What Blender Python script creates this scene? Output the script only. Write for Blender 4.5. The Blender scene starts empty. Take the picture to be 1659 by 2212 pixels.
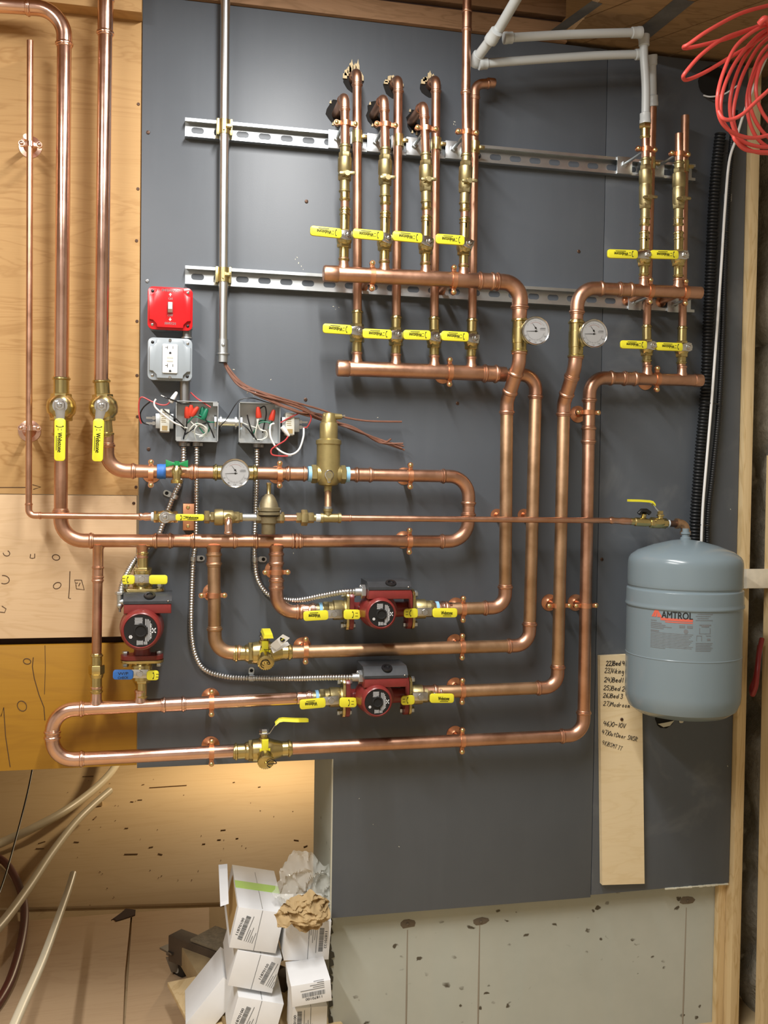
import bpy, bmesh, math, random
from mathutils import Vector, Matrix
random.seed(7)
S = bpy.context.scene
COL = S.collection
# ---------------------------------------------------------------- camera
YAW, PITCH, ROLL = math.radians(12.16), math.radians(-1.528), math.radians(0.812)
FOC, CX, CY = 2100.0, 829.5, 1106.0
CAM = Vector((0.0, -2.28, 1.42))
_f = Vector((math.sin(YAW)*math.cos(PITCH), math.cos(YAW)*math.cos(PITCH), math.sin(PITCH)))
_r0 = Vector((math.cos(YAW), -math.sin(YAW), 0)); _u0 = _r0.cross(_f)
_r = _r0*math.cos(ROLL) + _u0*math.sin(ROLL); _u = -_r0*math.sin(ROLL) + _u0*math.cos(ROLL)
cd = bpy.data.cameras.new('camera'); cam = bpy.data.objects.new('camera', cd); COL.objects.link(cam)
cd.sensor_fit = 'AUTO'; cd.sensor_width = 36.0; cd.lens = FOC/2212*36; cd.clip_start = 0.02
M = Matrix((( _r.x, _u.x, -_f.x, CAM.x), (_r.y, _u.y, -_f.y, CAM.y), (_r.z, _u.z, -_f.z, CAM.z), (0, 0, 0, 1)))
cam.matrix_world = M
S.camera = cam
# ---------------------------------------------------------------- light
S.view_settings.view_transform = 'Standard'; S.view_settings.look = 'None'
S.view_settings.exposure = 0.0; S.view_settings.gamma = 1.0; S.view_settings.use_curve_mapping = False
W = bpy.data.worlds.new('world'); S.world = W; W.use_nodes = True
W.node_tree.nodes['Background'].inputs[0].default_value = (0.9, 0.95, 1.0, 1)
W.node_tree.nodes['Background'].inputs[1].default_value = 0.05
def area(name, loc, sx, sy, energy, color):
    l = bpy.data.lights.new(name, 'AREA'); l.shape = 'RECTANGLE'; l.size = sx; l.size_y = sy
    l.energy = energy; l.color = color
    o = bpy.data.objects.new(name, l); COL.objects.link(o); o.location = loc
    return o
area('strip_lamp', (-0.85, -1.70, 2.62), 0.08, 1.2, 52, (1.0, 0.98, 0.95))
area('strip_lamp', (0.22, -1.10, 2.62), 0.08, 1.2, 45, (1.0, 0.98, 0.95))
_l = bpy.data.lights.new('bulb', 'POINT'); _l.energy = 40; _l.color = (1.0, 0.78, 0.50); _l.shadow_soft_size = 0.05
_b = bpy.data.objects.new('bulb', _l); COL.objects.link(_b); _b.location = (0.50, 2.45, 0.72)
# ---------------------------------------------------------------- picking points of the room
def ray(u, v):
    return _f*FOC + _r*(u-CX) + _u*(CY-v)
def P(u, v, h=0.0):
    "point seen at (u,v) on the plane h metres in front of the wall face"
    d = ray(u, v); return CAM + d*((-h-CAM.y)/d.y)
def G(u, v, z=0.0):
    d = ray(u, v); return CAM + d*((z-CAM.z)/d.z)
def mpp(u, v, h=0.0):
    d = ray(u, v); return (-h-CAM.y)/d.y
def px(p):
    d = Vector(p)-CAM; w = d.dot(_f); return (CX+FOC*d.dot(_r)/w, CY-FOC*d.dot(_u)/w)
X = Vector((1, 0, 0)); Z = Vector((0, 0, 1)); F = Vector((0, -1, 0))
# ---------------------------------------------------------------- mesh building
class MB:
    def __init__(s): s.v = []; s.f = []; s.m = []
    def add(s, vs, fs, mi=0):
        b = len(s.v); s.v += [Vector(p) for p in vs]
        for f in fs: s.f.append([b+i for i in f]); s.m.append(mi)
        return s
    def rings(s, rs, cap=True, closed=False, mi=0):
        n = len(rs[0]); vs = [p for r in rs for p in r]; fs = []
        m = len(rs)
        for i in range(m if closed else m-1):
            a = i*n; b = ((i+1) % m)*n
            for j in range(n):
                k = (j+1) % n; fs.append((a+j, a+k, b+k, b+j))
        if cap and not closed:
            fs.append(tuple(range(n-1, -1, -1))); fs.append(tuple((m-1)*n+j for j in range(n)))
        return s.add(vs, fs, mi)
    def tube(s, pts, r, seg=14, cap=True, closed=False, mi=0):
        pts = [Vector(p) for p in pts]; n = len(pts)
        rr = r if isinstance(r, (list, tuple)) else [r]*n
        T = []
        for i in range(n):
            if closed: t = pts[(i+1) % n]-pts[i-1]
            else: t = pts[min(i+1, n-1)]-pts[max(i-1, 0)]
            T.append(t.normalized() if t.length > 1e-9 else (T[-1] if T else Z.copy()))
        a = Vector((0.123, -0.81, 0.57)); a = (a - T[0]*a.dot(T[0])).normalized()
        rs = []
        for i in range(n):
            a = a - T[i]*a.dot(T[i])
            a.normalize(); b = T[i].cross(a)
            rs.append([pts[i]+(a*math.cos(2*math.pi*j/seg)+b*math.sin(2*math.pi*j/seg))*rr[i] for j in range(seg)])
        return s.rings(rs, cap, closed, mi)
    def lathe(s, o, d, prof, seg=22, ph=0.0, cap=True, mi=0):
        o = Vector(o); d = Vector(d).normalized()
        a = Vector((0, 0, 1)) if abs(d.z) < 0.9 else Vector((1, 0, 0))
        a = (a-d*a.dot(d)).normalized(); b = d.cross(a)
        rs = [[o+d*t+(a*math.cos(ph+2*math.pi*j/seg)+b*math.sin(ph+2*math.pi*j/seg))*max(r, 1e-5) for j in range(seg)] for t, r in prof]
        return s.rings(rs, cap, False, mi)
    def hexa(s, o, d, t0, t1, r, mi=0, ph=0.0):
        c = 0.12*min(abs(t1-t0), r)
        return s.lathe(o, d, [(t0, r*0.93), (t0+c, r), (t1-c, r), (t1, r*0.93)], 6, ph, True, mi)
    def prism(s, poly, o, ax, ay, depth, bev=0.0, mi=0, back=False):
        "poly extruded along ax x ay from o; the far rim is rounded by bev"
        o = Vector(o); ax = Vector(ax).normalized(); ay = Vector(ay).normalized(); n = ax.cross(ay)
        def ins(k):
            if k == 0: return poly
            out = []; m = len(poly)
            for i in range(m):
                p0, p1, p2 = Vector(poly[i-1]), Vector(poly[i]), Vector(poly[(i+1) % m])
                e1 = (p1-p0).normalized(); e2 = (p2-p1).normalized()
                n1 = Vector((-e1.y, e1.x)); n2 = Vector((-e2.y, e2.x)); nn = n1+n2
                q = nn.length_squared
                out.append(p1+nn*(k*2/q) if q > 0.2 else p1+n1*k)
            return out
        lv = []
        if bev and back: lv += [(0, bev), (bev*0.3, bev*0.3), (bev, 0)]
        else: lv += [(0, 0)]
        if bev: lv += [(depth-bev, 0), (depth-bev*0.3, bev*0.3), (depth, bev)]
        else: lv += [(depth, 0)]
        rs = [[o+ax*q[0]+ay*q[1]+n*d for q in ins(k)] for d, k in lv]
        return s.rings(rs, True, False, mi)
    def box(s, c, ax, ay, sx, sy, sz, bev=0.0, mi=0):
        "box centred at c, sz along ax x ay"
        ax = Vector(ax).normalized(); ay = Vector(ay).normalized(); n = ax.cross(ay)
        return s.prism([(-sx/2, -sy/2), (sx/2, -sy/2), (sx/2, sy/2), (-sx/2, sy/2)], Vector(c)-n*(sz/2), ax, ay, sz, bev, mi, True)
    def quad(s, a, b, c, d, mi=0): return s.add([a, b, c, d], [(0, 1, 2, 3)], mi)
    def sphere(s, c, r, nu=14, nv=8, sc=(1, 1, 1), mi=0):
        c = Vector(c); rs = []
        for i in range(nv+1):
            t = math.pi*i/nv; q = max(math.sin(t), 1e-4)
            rs.append([c+Vector((r*sc[0]*q*math.cos(2*math.pi*j/nu), r*sc[1]*q*math.sin(2*math.pi*j/nu), r*sc[2]*math.cos(t))) for j in range(nu)])
        return s.rings(rs, True, False, mi)
def rrect(w, h, r, n=4, cx=0, cy=0):
    out = []
    for qx, qy, a0 in ((1, -1, -90), (1, 1, 0), (-1, 1, 90), (-1, -1, 180)):
        for i in range(n+1):
            a = math.radians(a0+90*i/n); out.append((cx+qx*(w/2-r)+r*math.cos(a), cy+qy*(h/2-r)+r*math.sin(a)))
    return out
def circ(r, n=24, cx=0, cy=0): return [(cx+r*math.cos(2*math.pi*i/n), cy+r*math.sin(2*math.pi*i/n)) for i in range(n)]
def spline(pts, k=8, closed=False):
    pts = [Vector(p) for p in pts]; n = len(pts); out = []
    for i in range(n if closed else n-1):
        g = (lambda j: pts[j % n]) if closed else (lambda j: pts[min(max(j, 0), n-1)])
        p0, p1, p2, p3 = g(i-1), g(i), g(i+1), g(i+2)
        for j in range(k):
            t = j/k
            out.append(0.5*((2*p1)+(p2-p0)*t+(2*p0-5*p1+4*p2-p3)*t*t+(3*p1-p0-3*p2+p3)*t**3))
    if not closed: out.append(pts[-1].copy())
    return out
WL = {}
def put(o, parent, loc):
    WL[o.name] = Vector(loc); COL.objects.link(o)
    if parent is not None:
        o.parent = parent; o.location = Vector(loc)-WL[parent.name]
    else: o.location = loc
def part(mb, name, mats, parent=None, ang=38, label=None, flat=False):
    if not mb.v: return None
    me = bpy.data.meshes.new(name)
    c = Vector((sum(p.x for p in mb.v), sum(p.y for p in mb.v), sum(p.z for p in mb.v)))/len(mb.v)
    me.from_pydata([tuple(p-c) for p in mb.v], [], mb.f)
    if not isinstance(mats, (list, tuple)): mats = [mats]
    for m in mats: me.materials.append(m)
    if len(mats) > 1: me.polygons.foreach_set('material_index', mb.m)
    bm = bmesh.new(); bm.from_mesh(me); bmesh.ops.recalc_face_normals(bm, faces=bm.faces); bm.to_mesh(me); bm.free()
    if not flat:
        me.shade_smooth(); me.set_sharp_from_angle(angle=math.radians(ang))
    o = bpy.data.objects.new(name, me); put(o, parent, c)
    if label: o['label'] = label
    return o
def tag(o, label, cat, group=None, kind=None):
    o['label'] = label; o['category'] = cat
    if group: o['group'] = group
    if kind: o['kind'] = kind
    return o
def thing(name, label, cat, loc, group=None):
    o = bpy.data.objects.new(name, None); o.empty_display_size = 0.02; put(o, None, loc)
    return tag(o, label, cat, group)
def struct(mb, name, mats, parent=None):
    o = part(mb, name, mats, parent)
    if parent is None: o['kind'] = 'structure'
    return o
_txt = {}
def text_verts(s):
    if s not in _txt:
        c = bpy.data.curves.new('t', 'FONT'); c.body = s; c.size = 1.0; c.align_x = 'CENTER'; c.align_y = 'CENTER'; c.resolution_u = 3
        o = bpy.data.objects.new('t', c); COL.objects.link(o); bpy.context.view_layer.update()
        me = bpy.data.meshes.new_from_object(o.evaluated_get(bpy.context.evaluated_depsgraph_get()))
        _txt[s] = ([tuple(v.co) for v in me.vertices], [tuple(p.vertices) for p in me.polygons])
        bpy.data.objects.remove(o); bpy.data.curves.remove(c); bpy.data.meshes.remove(me)
    return _txt[s]
def text(mb, s, c, ax, ay, size=None, width=None, mi=0, bold=0.0, fn=None):
    "flat lettering centred at c, reading along ax"
    vs, fs = text_verts(s)
    x0 = min(v[0] for v in vs); x1 = max(v[0] for v in vs); y0 = min(v[1] for v in vs); y1 = max(v[1] for v in vs)
    kx = width/(x1-x0) if width else size/(y1-y0); ky = size/(y1-y0) if size else kx
    ax = Vector(ax).normalized(); ay = Vector(ay).normalized()
    def place(dx, dy):
        out = []
        for v in vs:
            a = (v[0]-(x0+x1)/2)*kx+dx; b = (v[1]-(y0+y1)/2)*ky+dy
            out.append(fn(a, b) if fn else Vector(c)+ax*a+ay*b)
        mb.add(out, fs, mi)
    place(0, 0)
    if bold: place(bold, 0); place(bold*0.5, bold*0.5)
    return mb
# ---------------------------------------------------------------- materials
def nmat(name):
    m = bpy.data.materials.new(name); m.use_nodes = True
    nt = m.node_tree; return m, nt, nt.nodes['Principled BSDF']
def sock(b, **k):
    for a, v in k.items(): b.inputs[a.replace('_', ' ')].default_value = v
def ramp(nt, src, stops):
    r = nt.nodes.new('ShaderNodeValToRGB'); e = r.color_ramp.elements
    while len(e) < len(stops): e.new(0.5)
    for i, (p, c) in enumerate(stops): e[i].position = p; e[i].color = (*c, 1)
    nt.links.new(src, r.inputs[0]); return r.outputs[0]
def noise(nt, scale, detail=3, rough=0.55, vec=None, dist=0.0):
    n = nt.nodes.new('ShaderNodeTexNoise'); n.inputs['Scale'].default_value = scale; n.inputs['Detail'].default_value = detail
    n.inputs['Roughness'].default_value = rough; n.inputs['Distortion'].default_value = dist
    if vec is not None: nt.links.new(vec, n.inputs['Vector'])
    return n.outputs[0]
def coords(nt, sc=(1, 1, 1), rot=(0, 0, 0), src='Object'):
    t = nt.nodes.new('ShaderNodeTexCoord'); m = nt.nodes.new('ShaderNodeMapping')
    m.inputs['Scale'].default_value = sc; m.inputs['Rotation'].default_value = rot
    nt.links.new(t.outputs[src], m.inputs['Vector']); return m.outputs[0]
def bump(nt, b, src, strength=0.2, dist=0.002):
    n = nt.nodes.new('ShaderNodeBump'); n.inputs['Strength'].default_value = strength; n.inputs['Distance'].default_value = dist
    nt.links.new(src, n.inputs['Height']); nt.links.new(n.outputs[0], b.inputs['Normal'])
def mix(nt, fac, a, b, mode='MIX'):
    m = nt.nodes.new('ShaderNodeMix'); m.data_type = 'RGBA'; m.blend_type = mode
    for s, v in ((m.inputs[0], fac), (m.inputs[6], a), (m.inputs[7], b)):
        if isinstance(v, (int, float)): s.default_value = v
        elif isinstance(v, tuple): s.default_value = (*v, 1)
        else: nt.links.new(v, s)
    return m.outputs[2]
def simple(name, col, rough=0.5, metal=0.0, var=0.0, scale=30, bmp=0.0, **k):
    m, nt, b = nmat(name); sock(b, Base_Color=(*col, 1), Roughness=rough, Metallic=metal, **k)
    if var:
        c = coords(nt); n = noise(nt, scale, 4, 0.6, c)
        nt.links.new(ramp(nt, n, [(0.3, tuple(x*(1-var) for x in col)), (0.7, tuple(min(1, x*(1+var)) for x in col))]), b.inputs['Base Color'])
        if bmp: bump(nt, b, n, bmp)
    elif bmp:
        bump(nt, b, noise(nt, scale, 4, 0.6, coords(nt)), bmp)
    return m
def copper(name, c0, c1, r0, r1):
    m, nt, b = nmat(name); c = coords(nt)
    n = noise(nt, 14, 5, 0.65, c); n2 = noise(nt, 90, 2, 0.5, c)
    nt.links.new(ramp(nt, n, [(0.35, c0), (0.65, c1)]), b.inputs['Base Color'])
    mr = nt.nodes.new('ShaderNodeMapRange'); nt.links.new(n, mr.inputs[0]); mr.inputs[1].default_value = 0.3; mr.inputs[2].default_value = 0.7
    mr.inputs[3].default_value = r0; mr.inputs[4].default_value = r1; nt.links.new(mr.outputs[0], b.inputs['Roughness'])
    sock(b, Metallic=1.0); bump(nt, b, n2, 0.04)
    return m
def ply(name, c0, c1, c2, sc=6.0, seedrot=0.0, rough=0.7, grain='x'):
    m, nt, b = nmat(name)
    st = (0.35, 1, 2.2) if grain == 'x' else ((2.2, 1, 0.35) if grain == 'z' else (0.4, 2.2, 1))
    c = coords(nt, st, (0, seedrot, 0))
    n = noise(nt, sc, 4, 0.55, c, 1.2)
    w = nt.nodes.new('ShaderNodeMath'); w.operation = 'MULTIPLY'; w.inputs[1].default_value = 9.0; nt.links.new(n, w.inputs[0])
    fr = nt.nodes.new('ShaderNodeMath'); fr.operation = 'PINGPONG'; fr.inputs[1].default_value = 0.5; nt.links.new(w.outputs[0], fr.inputs[0])
    st2 = tuple(x*(0.5 if x < 1 else 9) for x in st)
    fine = noise(nt, sc*5, 3, 0.7, coords(nt, st2))
    base = ramp(nt, fr.outputs[0], [(0.0, c1), (0.22, c0), (0.5, c0)])
    blot = noise(nt, 2.2, 2, 0.5, coords(nt))
    base2 = mix(nt, ramp(nt, blot, [(0.35, (0, 0, 0)), (0.75, (0.7, 0.7, 0.7))]), base, c2)
    out = mix(nt, ramp(nt, fine, [(0.35, (0.55, 0.55, 0.55)), (0.6, (0, 0, 0))]), base2, mix(nt, 0.5, base2, c1))
    nt.links.new(out, b.inputs['Base Color']); sock(b, Roughness=rough); bump(nt, b, fine, 0.06)
    return m
COP = copper('copper', (0.52, 0.285, 0.185), (0.66, 0.385, 0.265), 0.30, 0.44)
COPB = copper('bright_copper', (0.76, 0.47, 0.36), (0.84, 0.55, 0.43), 0.18, 0.28)
COPD = copper('dull_copper', (0.45, 0.28, 0.16), (0.58, 0.38, 0.235), 0.40, 0.54)
CLAMP = copper('copper_plated_steel', (0.66, 0.30, 0.16), (0.76, 0.37, 0.21), 0.32, 0.44)
BRASS = simple('brass', (0.60, 0.49, 0.22), 0.27, 1.0, 0.12, 25, 0.05)
CAST = simple('cast_brass', (0.44, 0.37, 0.19), 0.45, 1.0, 0.15, 40, 0.15)
BRONZE = simple('cast_bronze', (0.30, 0.255, 0.155), 0.5, 0.75, 0.15, 60, 0.2)
CHROME = simple('chrome_steel', (0.66, 0.66, 0.65), 0.18, 1.0)
GALV = simple('galvanised_steel', (0.56, 0.59, 0.60), 0.40, 1.0, 0.10, 18, 0.03)
EMT = simple('conduit_steel', (0.74, 0.78, 0.78), 0.30, 1.0, 0.06, 20)
ZINC = simple('yellow_zinc', (0.66, 0.56, 0.27), 0.32, 1.0, 0.15, 60)
FLEX = simple('flexible_steel', (0.62, 0.64, 0.64), 0.28, 1.0)
YEL = simple('yellow_vinyl', (0.74, 0.68, 0.035), 0.36)
BLK = simple('black_print', (0.01, 0.01, 0.01), 0.5)
GRYP = simple('grey_print', (0.16, 0.17, 0.18), 0.5)
PALEP = simple('pale_print', (0.55, 0.55, 0.55), 0.5)
WHP = simple('white_print', (0.8, 0.8, 0.8), 0.5)
RED = simple('red_enamel', (0.60, 0.012, 0.016), 0.24)
PUMP = simple('pump_red', (0.20, 0.026, 0.023), 0.30, 0.0, 0.10, 60, 0.08)
PGREY = simple('pump_grey_plastic', (0.035, 0.038, 0.042), 0.42, 0.0, 0.2, 40, 0.1)
BLACK = simple('black_plastic', (0.008, 0.008, 0.009), 0.35)
GREYE = simple('grey_enamel', (0.32, 0.36, 0.39), 0.30)
WHITE = simple('white_plastic', (0.80, 0.80, 0.78), 0.35)
CREAM = simple('cream_plastic', (0.62, 0.62, 0.55), 0.4)
WNUTR = simple('red_wire_nut', (0.62, 0.05, 0.025), 0.4)
GRN = simple('green_plastic', (0.015, 0.24, 0.07), 0.35)
DGRN = simple('green_wire', (0.01, 0.17, 0.09), 0.4)
BLUE = simple('blue_tape', (0.035, 0.16, 0.52), 0.55, 0, 0.12, 80, 0.3)
LBLUE = simple('pale_blue_tape', (0.28, 0.55, 0.80), 0.5)
PTFE = simple('thread_tape', (0.62, 0.68, 0.72), 0.6)
WIRR = simple('red_wire', (0.48, 0.05, 0.05), 0.4)
BRN = simple('brown_cable', (0.19, 0.085, 0.055), 0.45, 0, 0.15, 60)
TANK = simple('tank_grey_blue', (0.19, 0.245, 0.275), 0.22)
PEX = simple('white_tubing', (0.50, 0.53, 0.53), 0.35, 0.0)
PEXF = simple('ivory_tubing', (0.58, 0.52, 0.38), 0.4)
REDH = simple('red_tubing', (0.80, 0.10, 0.085), 0.35)
MAROON = simple('dark_red_tubing', (0.10, 0.018, 0.012), 0.4)
STEELD = simple('dark_steel', (0.30, 0.30, 0.30), 0.4, 1.0)
IRON = simple('brown_pipe_nipple', (0.10, 0.055, 0.035), 0.45, 0.6)
DARK = simple('dark_hole', (0.006, 0.005, 0.004), 0.9)
DIAL = simple('dial_white', (0.80, 0.81, 0.82), 0.5)
PBLACK = simple('black_corrugated', (0.008, 0.009, 0.010), 0.45)
CARD = simple('white_cardboard', (0.78, 0.79, 0.80), 0.65, 0, 0.03, 12)
LIME = simple('lime_print', (0.40, 0.66, 0.12), 0.6)
BROWNC = simple('brown_card_inside', (0.42, 0.27, 0.10), 0.8)
FOAM = simple('board_core', (0.62, 0.60, 0.48), 0.8)
PENCIL = simple('pencil_line', (0.07, 0.035, 0.015), 0.8)
INK = simple('marker_ink', (0.015, 0.012, 0.01), 0.6)
PINE = ply('pine_stud', (0.66, 0.50, 0.27), (0.52, 0.36, 0.16), (0.70, 0.54, 0.31), 5, 0, 0.7, 'z')
SPLINT = simple('splintered_wood', (0.58, 0.47, 0.28), 0.8, 0, 0.2, 50)
PLYTAN = ply('plywood_tan', (0.52, 0.315, 0.125), (0.40, 0.22, 0.075), (0.46, 0.27, 0.10), 4.5)
PLYPALE = ply('plywood_pale', (0.62, 0.43, 0.245), (0.54, 0.355, 0.185), (0.66, 0.47, 0.28), 4.5, 0.3)
PLYORG = ply('plywood_orange', (0.33, 0.16, 0.010), (0.28, 0.13, 0.008), (0.36, 0.18, 0.013), 2.0, 0.1, 0.5)  # strong orange base colour over the whole sheet
PLYNOTE = ply('plywood_note', (0.74, 0.60, 0.37), (0.68, 0.53, 0.30), (0.77, 0.63, 0.40), 4, 0, 0.7)
PLYFL = ply('plywood_floor', (0.54, 0.40, 0.225), (0.50, 0.36, 0.195), (0.57, 0.43, 0.25), 1.5, 0, 0.75, 'y')
PLYFL2 = ply('plywood_floor_rosy', (0.52, 0.36, 0.21), (0.47, 0.315, 0.18), (0.55, 0.39, 0.235), 3, 0.5, 0.75, 'y')
BEAMW = ply('old_brown_beam', (0.27, 0.15, 0.075), (0.18, 0.095, 0.04), (0.32, 0.19, 0.10), 5, 0, 0.75)
PLANK = ply('old_plank', (0.34, 0.21, 0.10), (0.24, 0.14, 0.06), (0.40, 0.26, 0.13), 6, 0, 0.8)
DKGAP = simple('dark_gap_brown', (0.045, 0.02, 0.012), 0.8, 0, 0.2, 30)  # shadow tone of the gaps, put into the colour
def mk_board(name='charcoal_paint', dust=0.0):
    m, nt, b = nmat(name); c = coords(nt)
    n = noise(nt, 3.0, 4, 0.6, c); f = noise(nt, 420, 2, 0.6, c); st = noise(nt, 7, 3, 0.7, coords(nt, (3, 1, 0.25)))
    col = ramp(nt, n, [(0.25, (0.078, 0.089, 0.104)), (0.75, (0.094, 0.107, 0.123))])
    out = mix(nt, ramp(nt, st, [(0.5, (0, 0, 0)), (0.85, (0.35, 0.35, 0.35))]), col, (0.108, 0.121, 0.138))
    if dust: out = mix(nt, ramp(nt, noise(nt, 6, 4, 0.6, c, 0.6), [(0.55, (0, 0, 0)), (0.78, (dust, dust, dust))]), out, (0.26, 0.27, 0.27))
    nt.links.new(out, b.inputs['Base Color'])
    sock(b, Roughness=0.46); bump(nt, b, f, 0.10, 0.0006); return m
BOARD = mk_board(); BOARDD = mk_board('dusty_charcoal_paint', 0.32)
def mk_conc():
    m, nt, b = nmat('poured_concrete'); c = coords(nt)
    n = noise(nt, 2.5, 5, 0.65, c); st = noise(nt, 6, 3, 0.6, coords(nt, (2.4, 1, 0.18)))
    v = nt.nodes.new('ShaderNodeTexVoronoi'); v.inputs['Scale'].default_value = 24; v.inputs['Randomness'].default_value = 1.0
    dv = nt.nodes.new('ShaderNodeVectorMath'); dv.operation = 'ADD'; nz = nt.nodes.new('ShaderNodeTexNoise'); nz.inputs['Scale'].default_value = 40; nz.inputs['Detail'].default_value = 2
    sc_ = nt.nodes.new('ShaderNodeVectorMath'); sc_.operation = 'SCALE'; sc_.inputs['Scale'].default_value = 0.035; nt.links.new(nz.outputs['Color'], sc_.inputs[0])
    nt.links.new(c, nz.inputs['Vector']); nt.links.new(coords(nt, (1, 1, 1.5)), dv.inputs[0]); nt.links.new(sc_.outputs[0], dv.inputs[1]); nt.links.new(dv.outputs[0], v.inputs['Vector'])
    msk = noise(nt, 9, 2, 0.5, c)
    pit = ramp(nt, v.outputs['Distance'], [(0.14, (1, 1, 1)), (0.20, (0, 0, 0))])
    pm = mix(nt, 1.0, pit, ramp(nt, msk, [(0.555, (0, 0, 0)), (0.60, (1, 1, 1))]), 'MULTIPLY')
    col = ramp(nt, n, [(0.25, (0.39, 0.405, 0.35)), (0.75, (0.49, 0.50, 0.435))])
    col = mix(nt, ramp(nt, st, [(0.45, (0, 0, 0)), (0.8, (0.5, 0.5, 0.5))]), col, (0.42, 0.455, 0.41))
    nt.links.new(mix(nt, pm, col, (0.09, 0.075, 0.05)), b.inputs['Base Color']); sock(b, Roughness=0.85)
    bump(nt, b, n, 0.2, 0.004); return m
CONC = mk_conc()
def mk_stone():
    m, nt, b = nmat('fieldstone'); c = coords(nt)
    n = noise(nt, 9, 6, 0.7, c); n2 = noise(nt, 50, 3, 0.7, c)
    nt.links.new(mix(nt, 0.4, ramp(nt, n, [(0.3, (0.23, 0.20, 0.145)), (0.7, (0.42, 0.38, 0.30))]), ramp(nt, n2, [(0.3, (0.18, 0.155, 0.11)), (0.7, (0.45, 0.41, 0.33))])), b.inputs['Base Color'])
    sock(b, Roughness=0.95); bump(nt, b, n2, 0.6, 0.01); return m
STONE = mk_stone()
def mk_floor():
    m, nt, b = nmat('dusty_floor'); c = coords(nt)
    n = noise(nt, 1.8, 5, 0.65, c); n2 = noise(nt, 26, 4, 0.7, c)
    col = ramp(nt, n, [(0.3, (0.44, 0.33, 0.18)), (0.7, (0.54, 0.41, 0.235))])
    nt.links.new(mix(nt, ramp(nt, n2, [(0.30, (0.5, 0.5, 0.5)), (0.42, (0, 0, 0))]), col, (0.25, 0.17, 0.08)), b.inputs['Base Color'])
    sock(b, Roughness=0.85); bump(nt, b, n2, 0.1); return m
FLOOR = mk_floor()
def mk_glass():
    m, nt, b = nmat('clear_glass'); nt.nodes.remove(b)
    t = nt.nodes.new('ShaderNodeBsdfTransparent'); g = nt.nodes.new('ShaderNodeBsdfGlossy'); g.inputs['Roughness'].default_value = 0.03
    fr = nt.nodes.new('ShaderNodeFresnel'); fr.inputs['IOR'].default_value = 1.35
    x = nt.nodes.new('ShaderNodeMixShader'); nt.links.new(fr.outputs[0], x.inputs[0]); nt.links.new(t.outputs[0], x.inputs[1]); nt.links.new(g.outputs[0], x.inputs[2])
    nt.links.new(x.outputs[0], nt.nodes['Material Output'].inputs[0]); return m
GLASS = mk_glass()
def mk_film():
    m, nt, b = nmat('plastic_film'); sock(b, Base_Color=(0.82, 0.83, 0.76, 1), Roughness=0.18, Alpha=0.36)
    return m
FILM = mk_film()
PLASTER = simple('pale_plaster', (0.62, 0.60, 0.56), 0.9)
PAPER = simple('brown_tissue_paper', (0.44, 0.31, 0.15), 0.8, 0, 0.1, 15)
RAG = simple('wood_scrap_pale', (0.62, 0.55, 0.42), 0.85, 0, 0.15, 20)
TAPEG = simple('grey_foil_tape', (0.13, 0.13, 0.13), 0.5, 0, 0.2, 20)
# ================================================================ setting
def bx(x0, x1, y0, y1, z0, z1, bev=0.0):
    return MB().box(((x0+x1)/2, (y0+y1)/2, (z0+z1)/2), X, Z, x1-x0, z1-z0, y1-y0, bev)
xl = P(301.5, 900).x; xs = P(1309, 330).x; xr = P(1599, 900).x; xo = P(718, 1810).x
zt = P(760, 42).z; zb1 = P(500, 1650).z; zb2 = P(1000, 1961).z; zb3 = P(1500, 1916).z
ZC = 2.78
struct(MB().box((-0.4, 0.5, -0.02), X, Vector((0, 1, 0)), 5.2, 8.0, 0.04), 'floor', FLOOR)
struct(bx(-2.9, 2.2, -3.5, 4.5, ZC, ZC+0.04), 'ceiling', PLANK)
struct(bx(-3.0, -2.9, -3.5, 4.5, 0, ZC), 'wall_left', PLASTER)
struct(bx(-2.9, 2.2, -3.6, -3.5, 0, ZC), 'wall_front', PLASTER)
struct(bx(-2.9, 2.2, 4.5, 4.6, 0, ZC), 'wall_rear', PLASTER)
w = struct(bx(xo+0.004, xr+0.030, 0.036, 0.34, 0.0, zt+0.02), 'wall_back', CONC)
# form ridges, tie holes and the ragged edge of the poured wall
for (u0, v0, u1, v1) in ((880, 2008, 877, 2212), (1036, 1995, 1032, 2212), (1482, 1960, 1473, 2212)):
    a = P(u0, v0, -0.0375); b_ = P(u1, v1, -0.0375); b_.z -= 0.12
    part(MB().tube([a, (a+b_)/2, b_], [0.0022, 0.0030, 0.0026], 6), 'form_ridge', simple('ridge_stain', (0.27, 0.235, 0.18), 0.9), w)
for (u, v) in ((880, 1995), (1038, 1990), (1484, 1945)):
    p = P(u, v, -0.036); m = MB()
    pts = [(0.018*(1+0.5*random.random())*math.cos(t*0.7), 0.009*(1+0.6*random.random())*math.sin(t*0.7)) for t in range(9)]
    m.prism(pts, p+Vector((0, 0.002, 0)), X, Z, 0.003, 0.001)
    m.lathe(p, F, [(0, 0.004), (0.004, 0.003)], 8)
    part(m, 'tie_hole', simple('tie_hole_stain', (0.16, 0.13, 0.095), 0.95), w)
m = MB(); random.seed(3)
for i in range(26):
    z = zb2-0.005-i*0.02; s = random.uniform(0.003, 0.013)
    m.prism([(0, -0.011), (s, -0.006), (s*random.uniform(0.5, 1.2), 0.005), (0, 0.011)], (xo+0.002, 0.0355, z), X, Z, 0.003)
part(m, 'ragged_edge', simple('ragged_shade', (0.05, 0.045, 0.03), 0.95), w)
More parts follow.
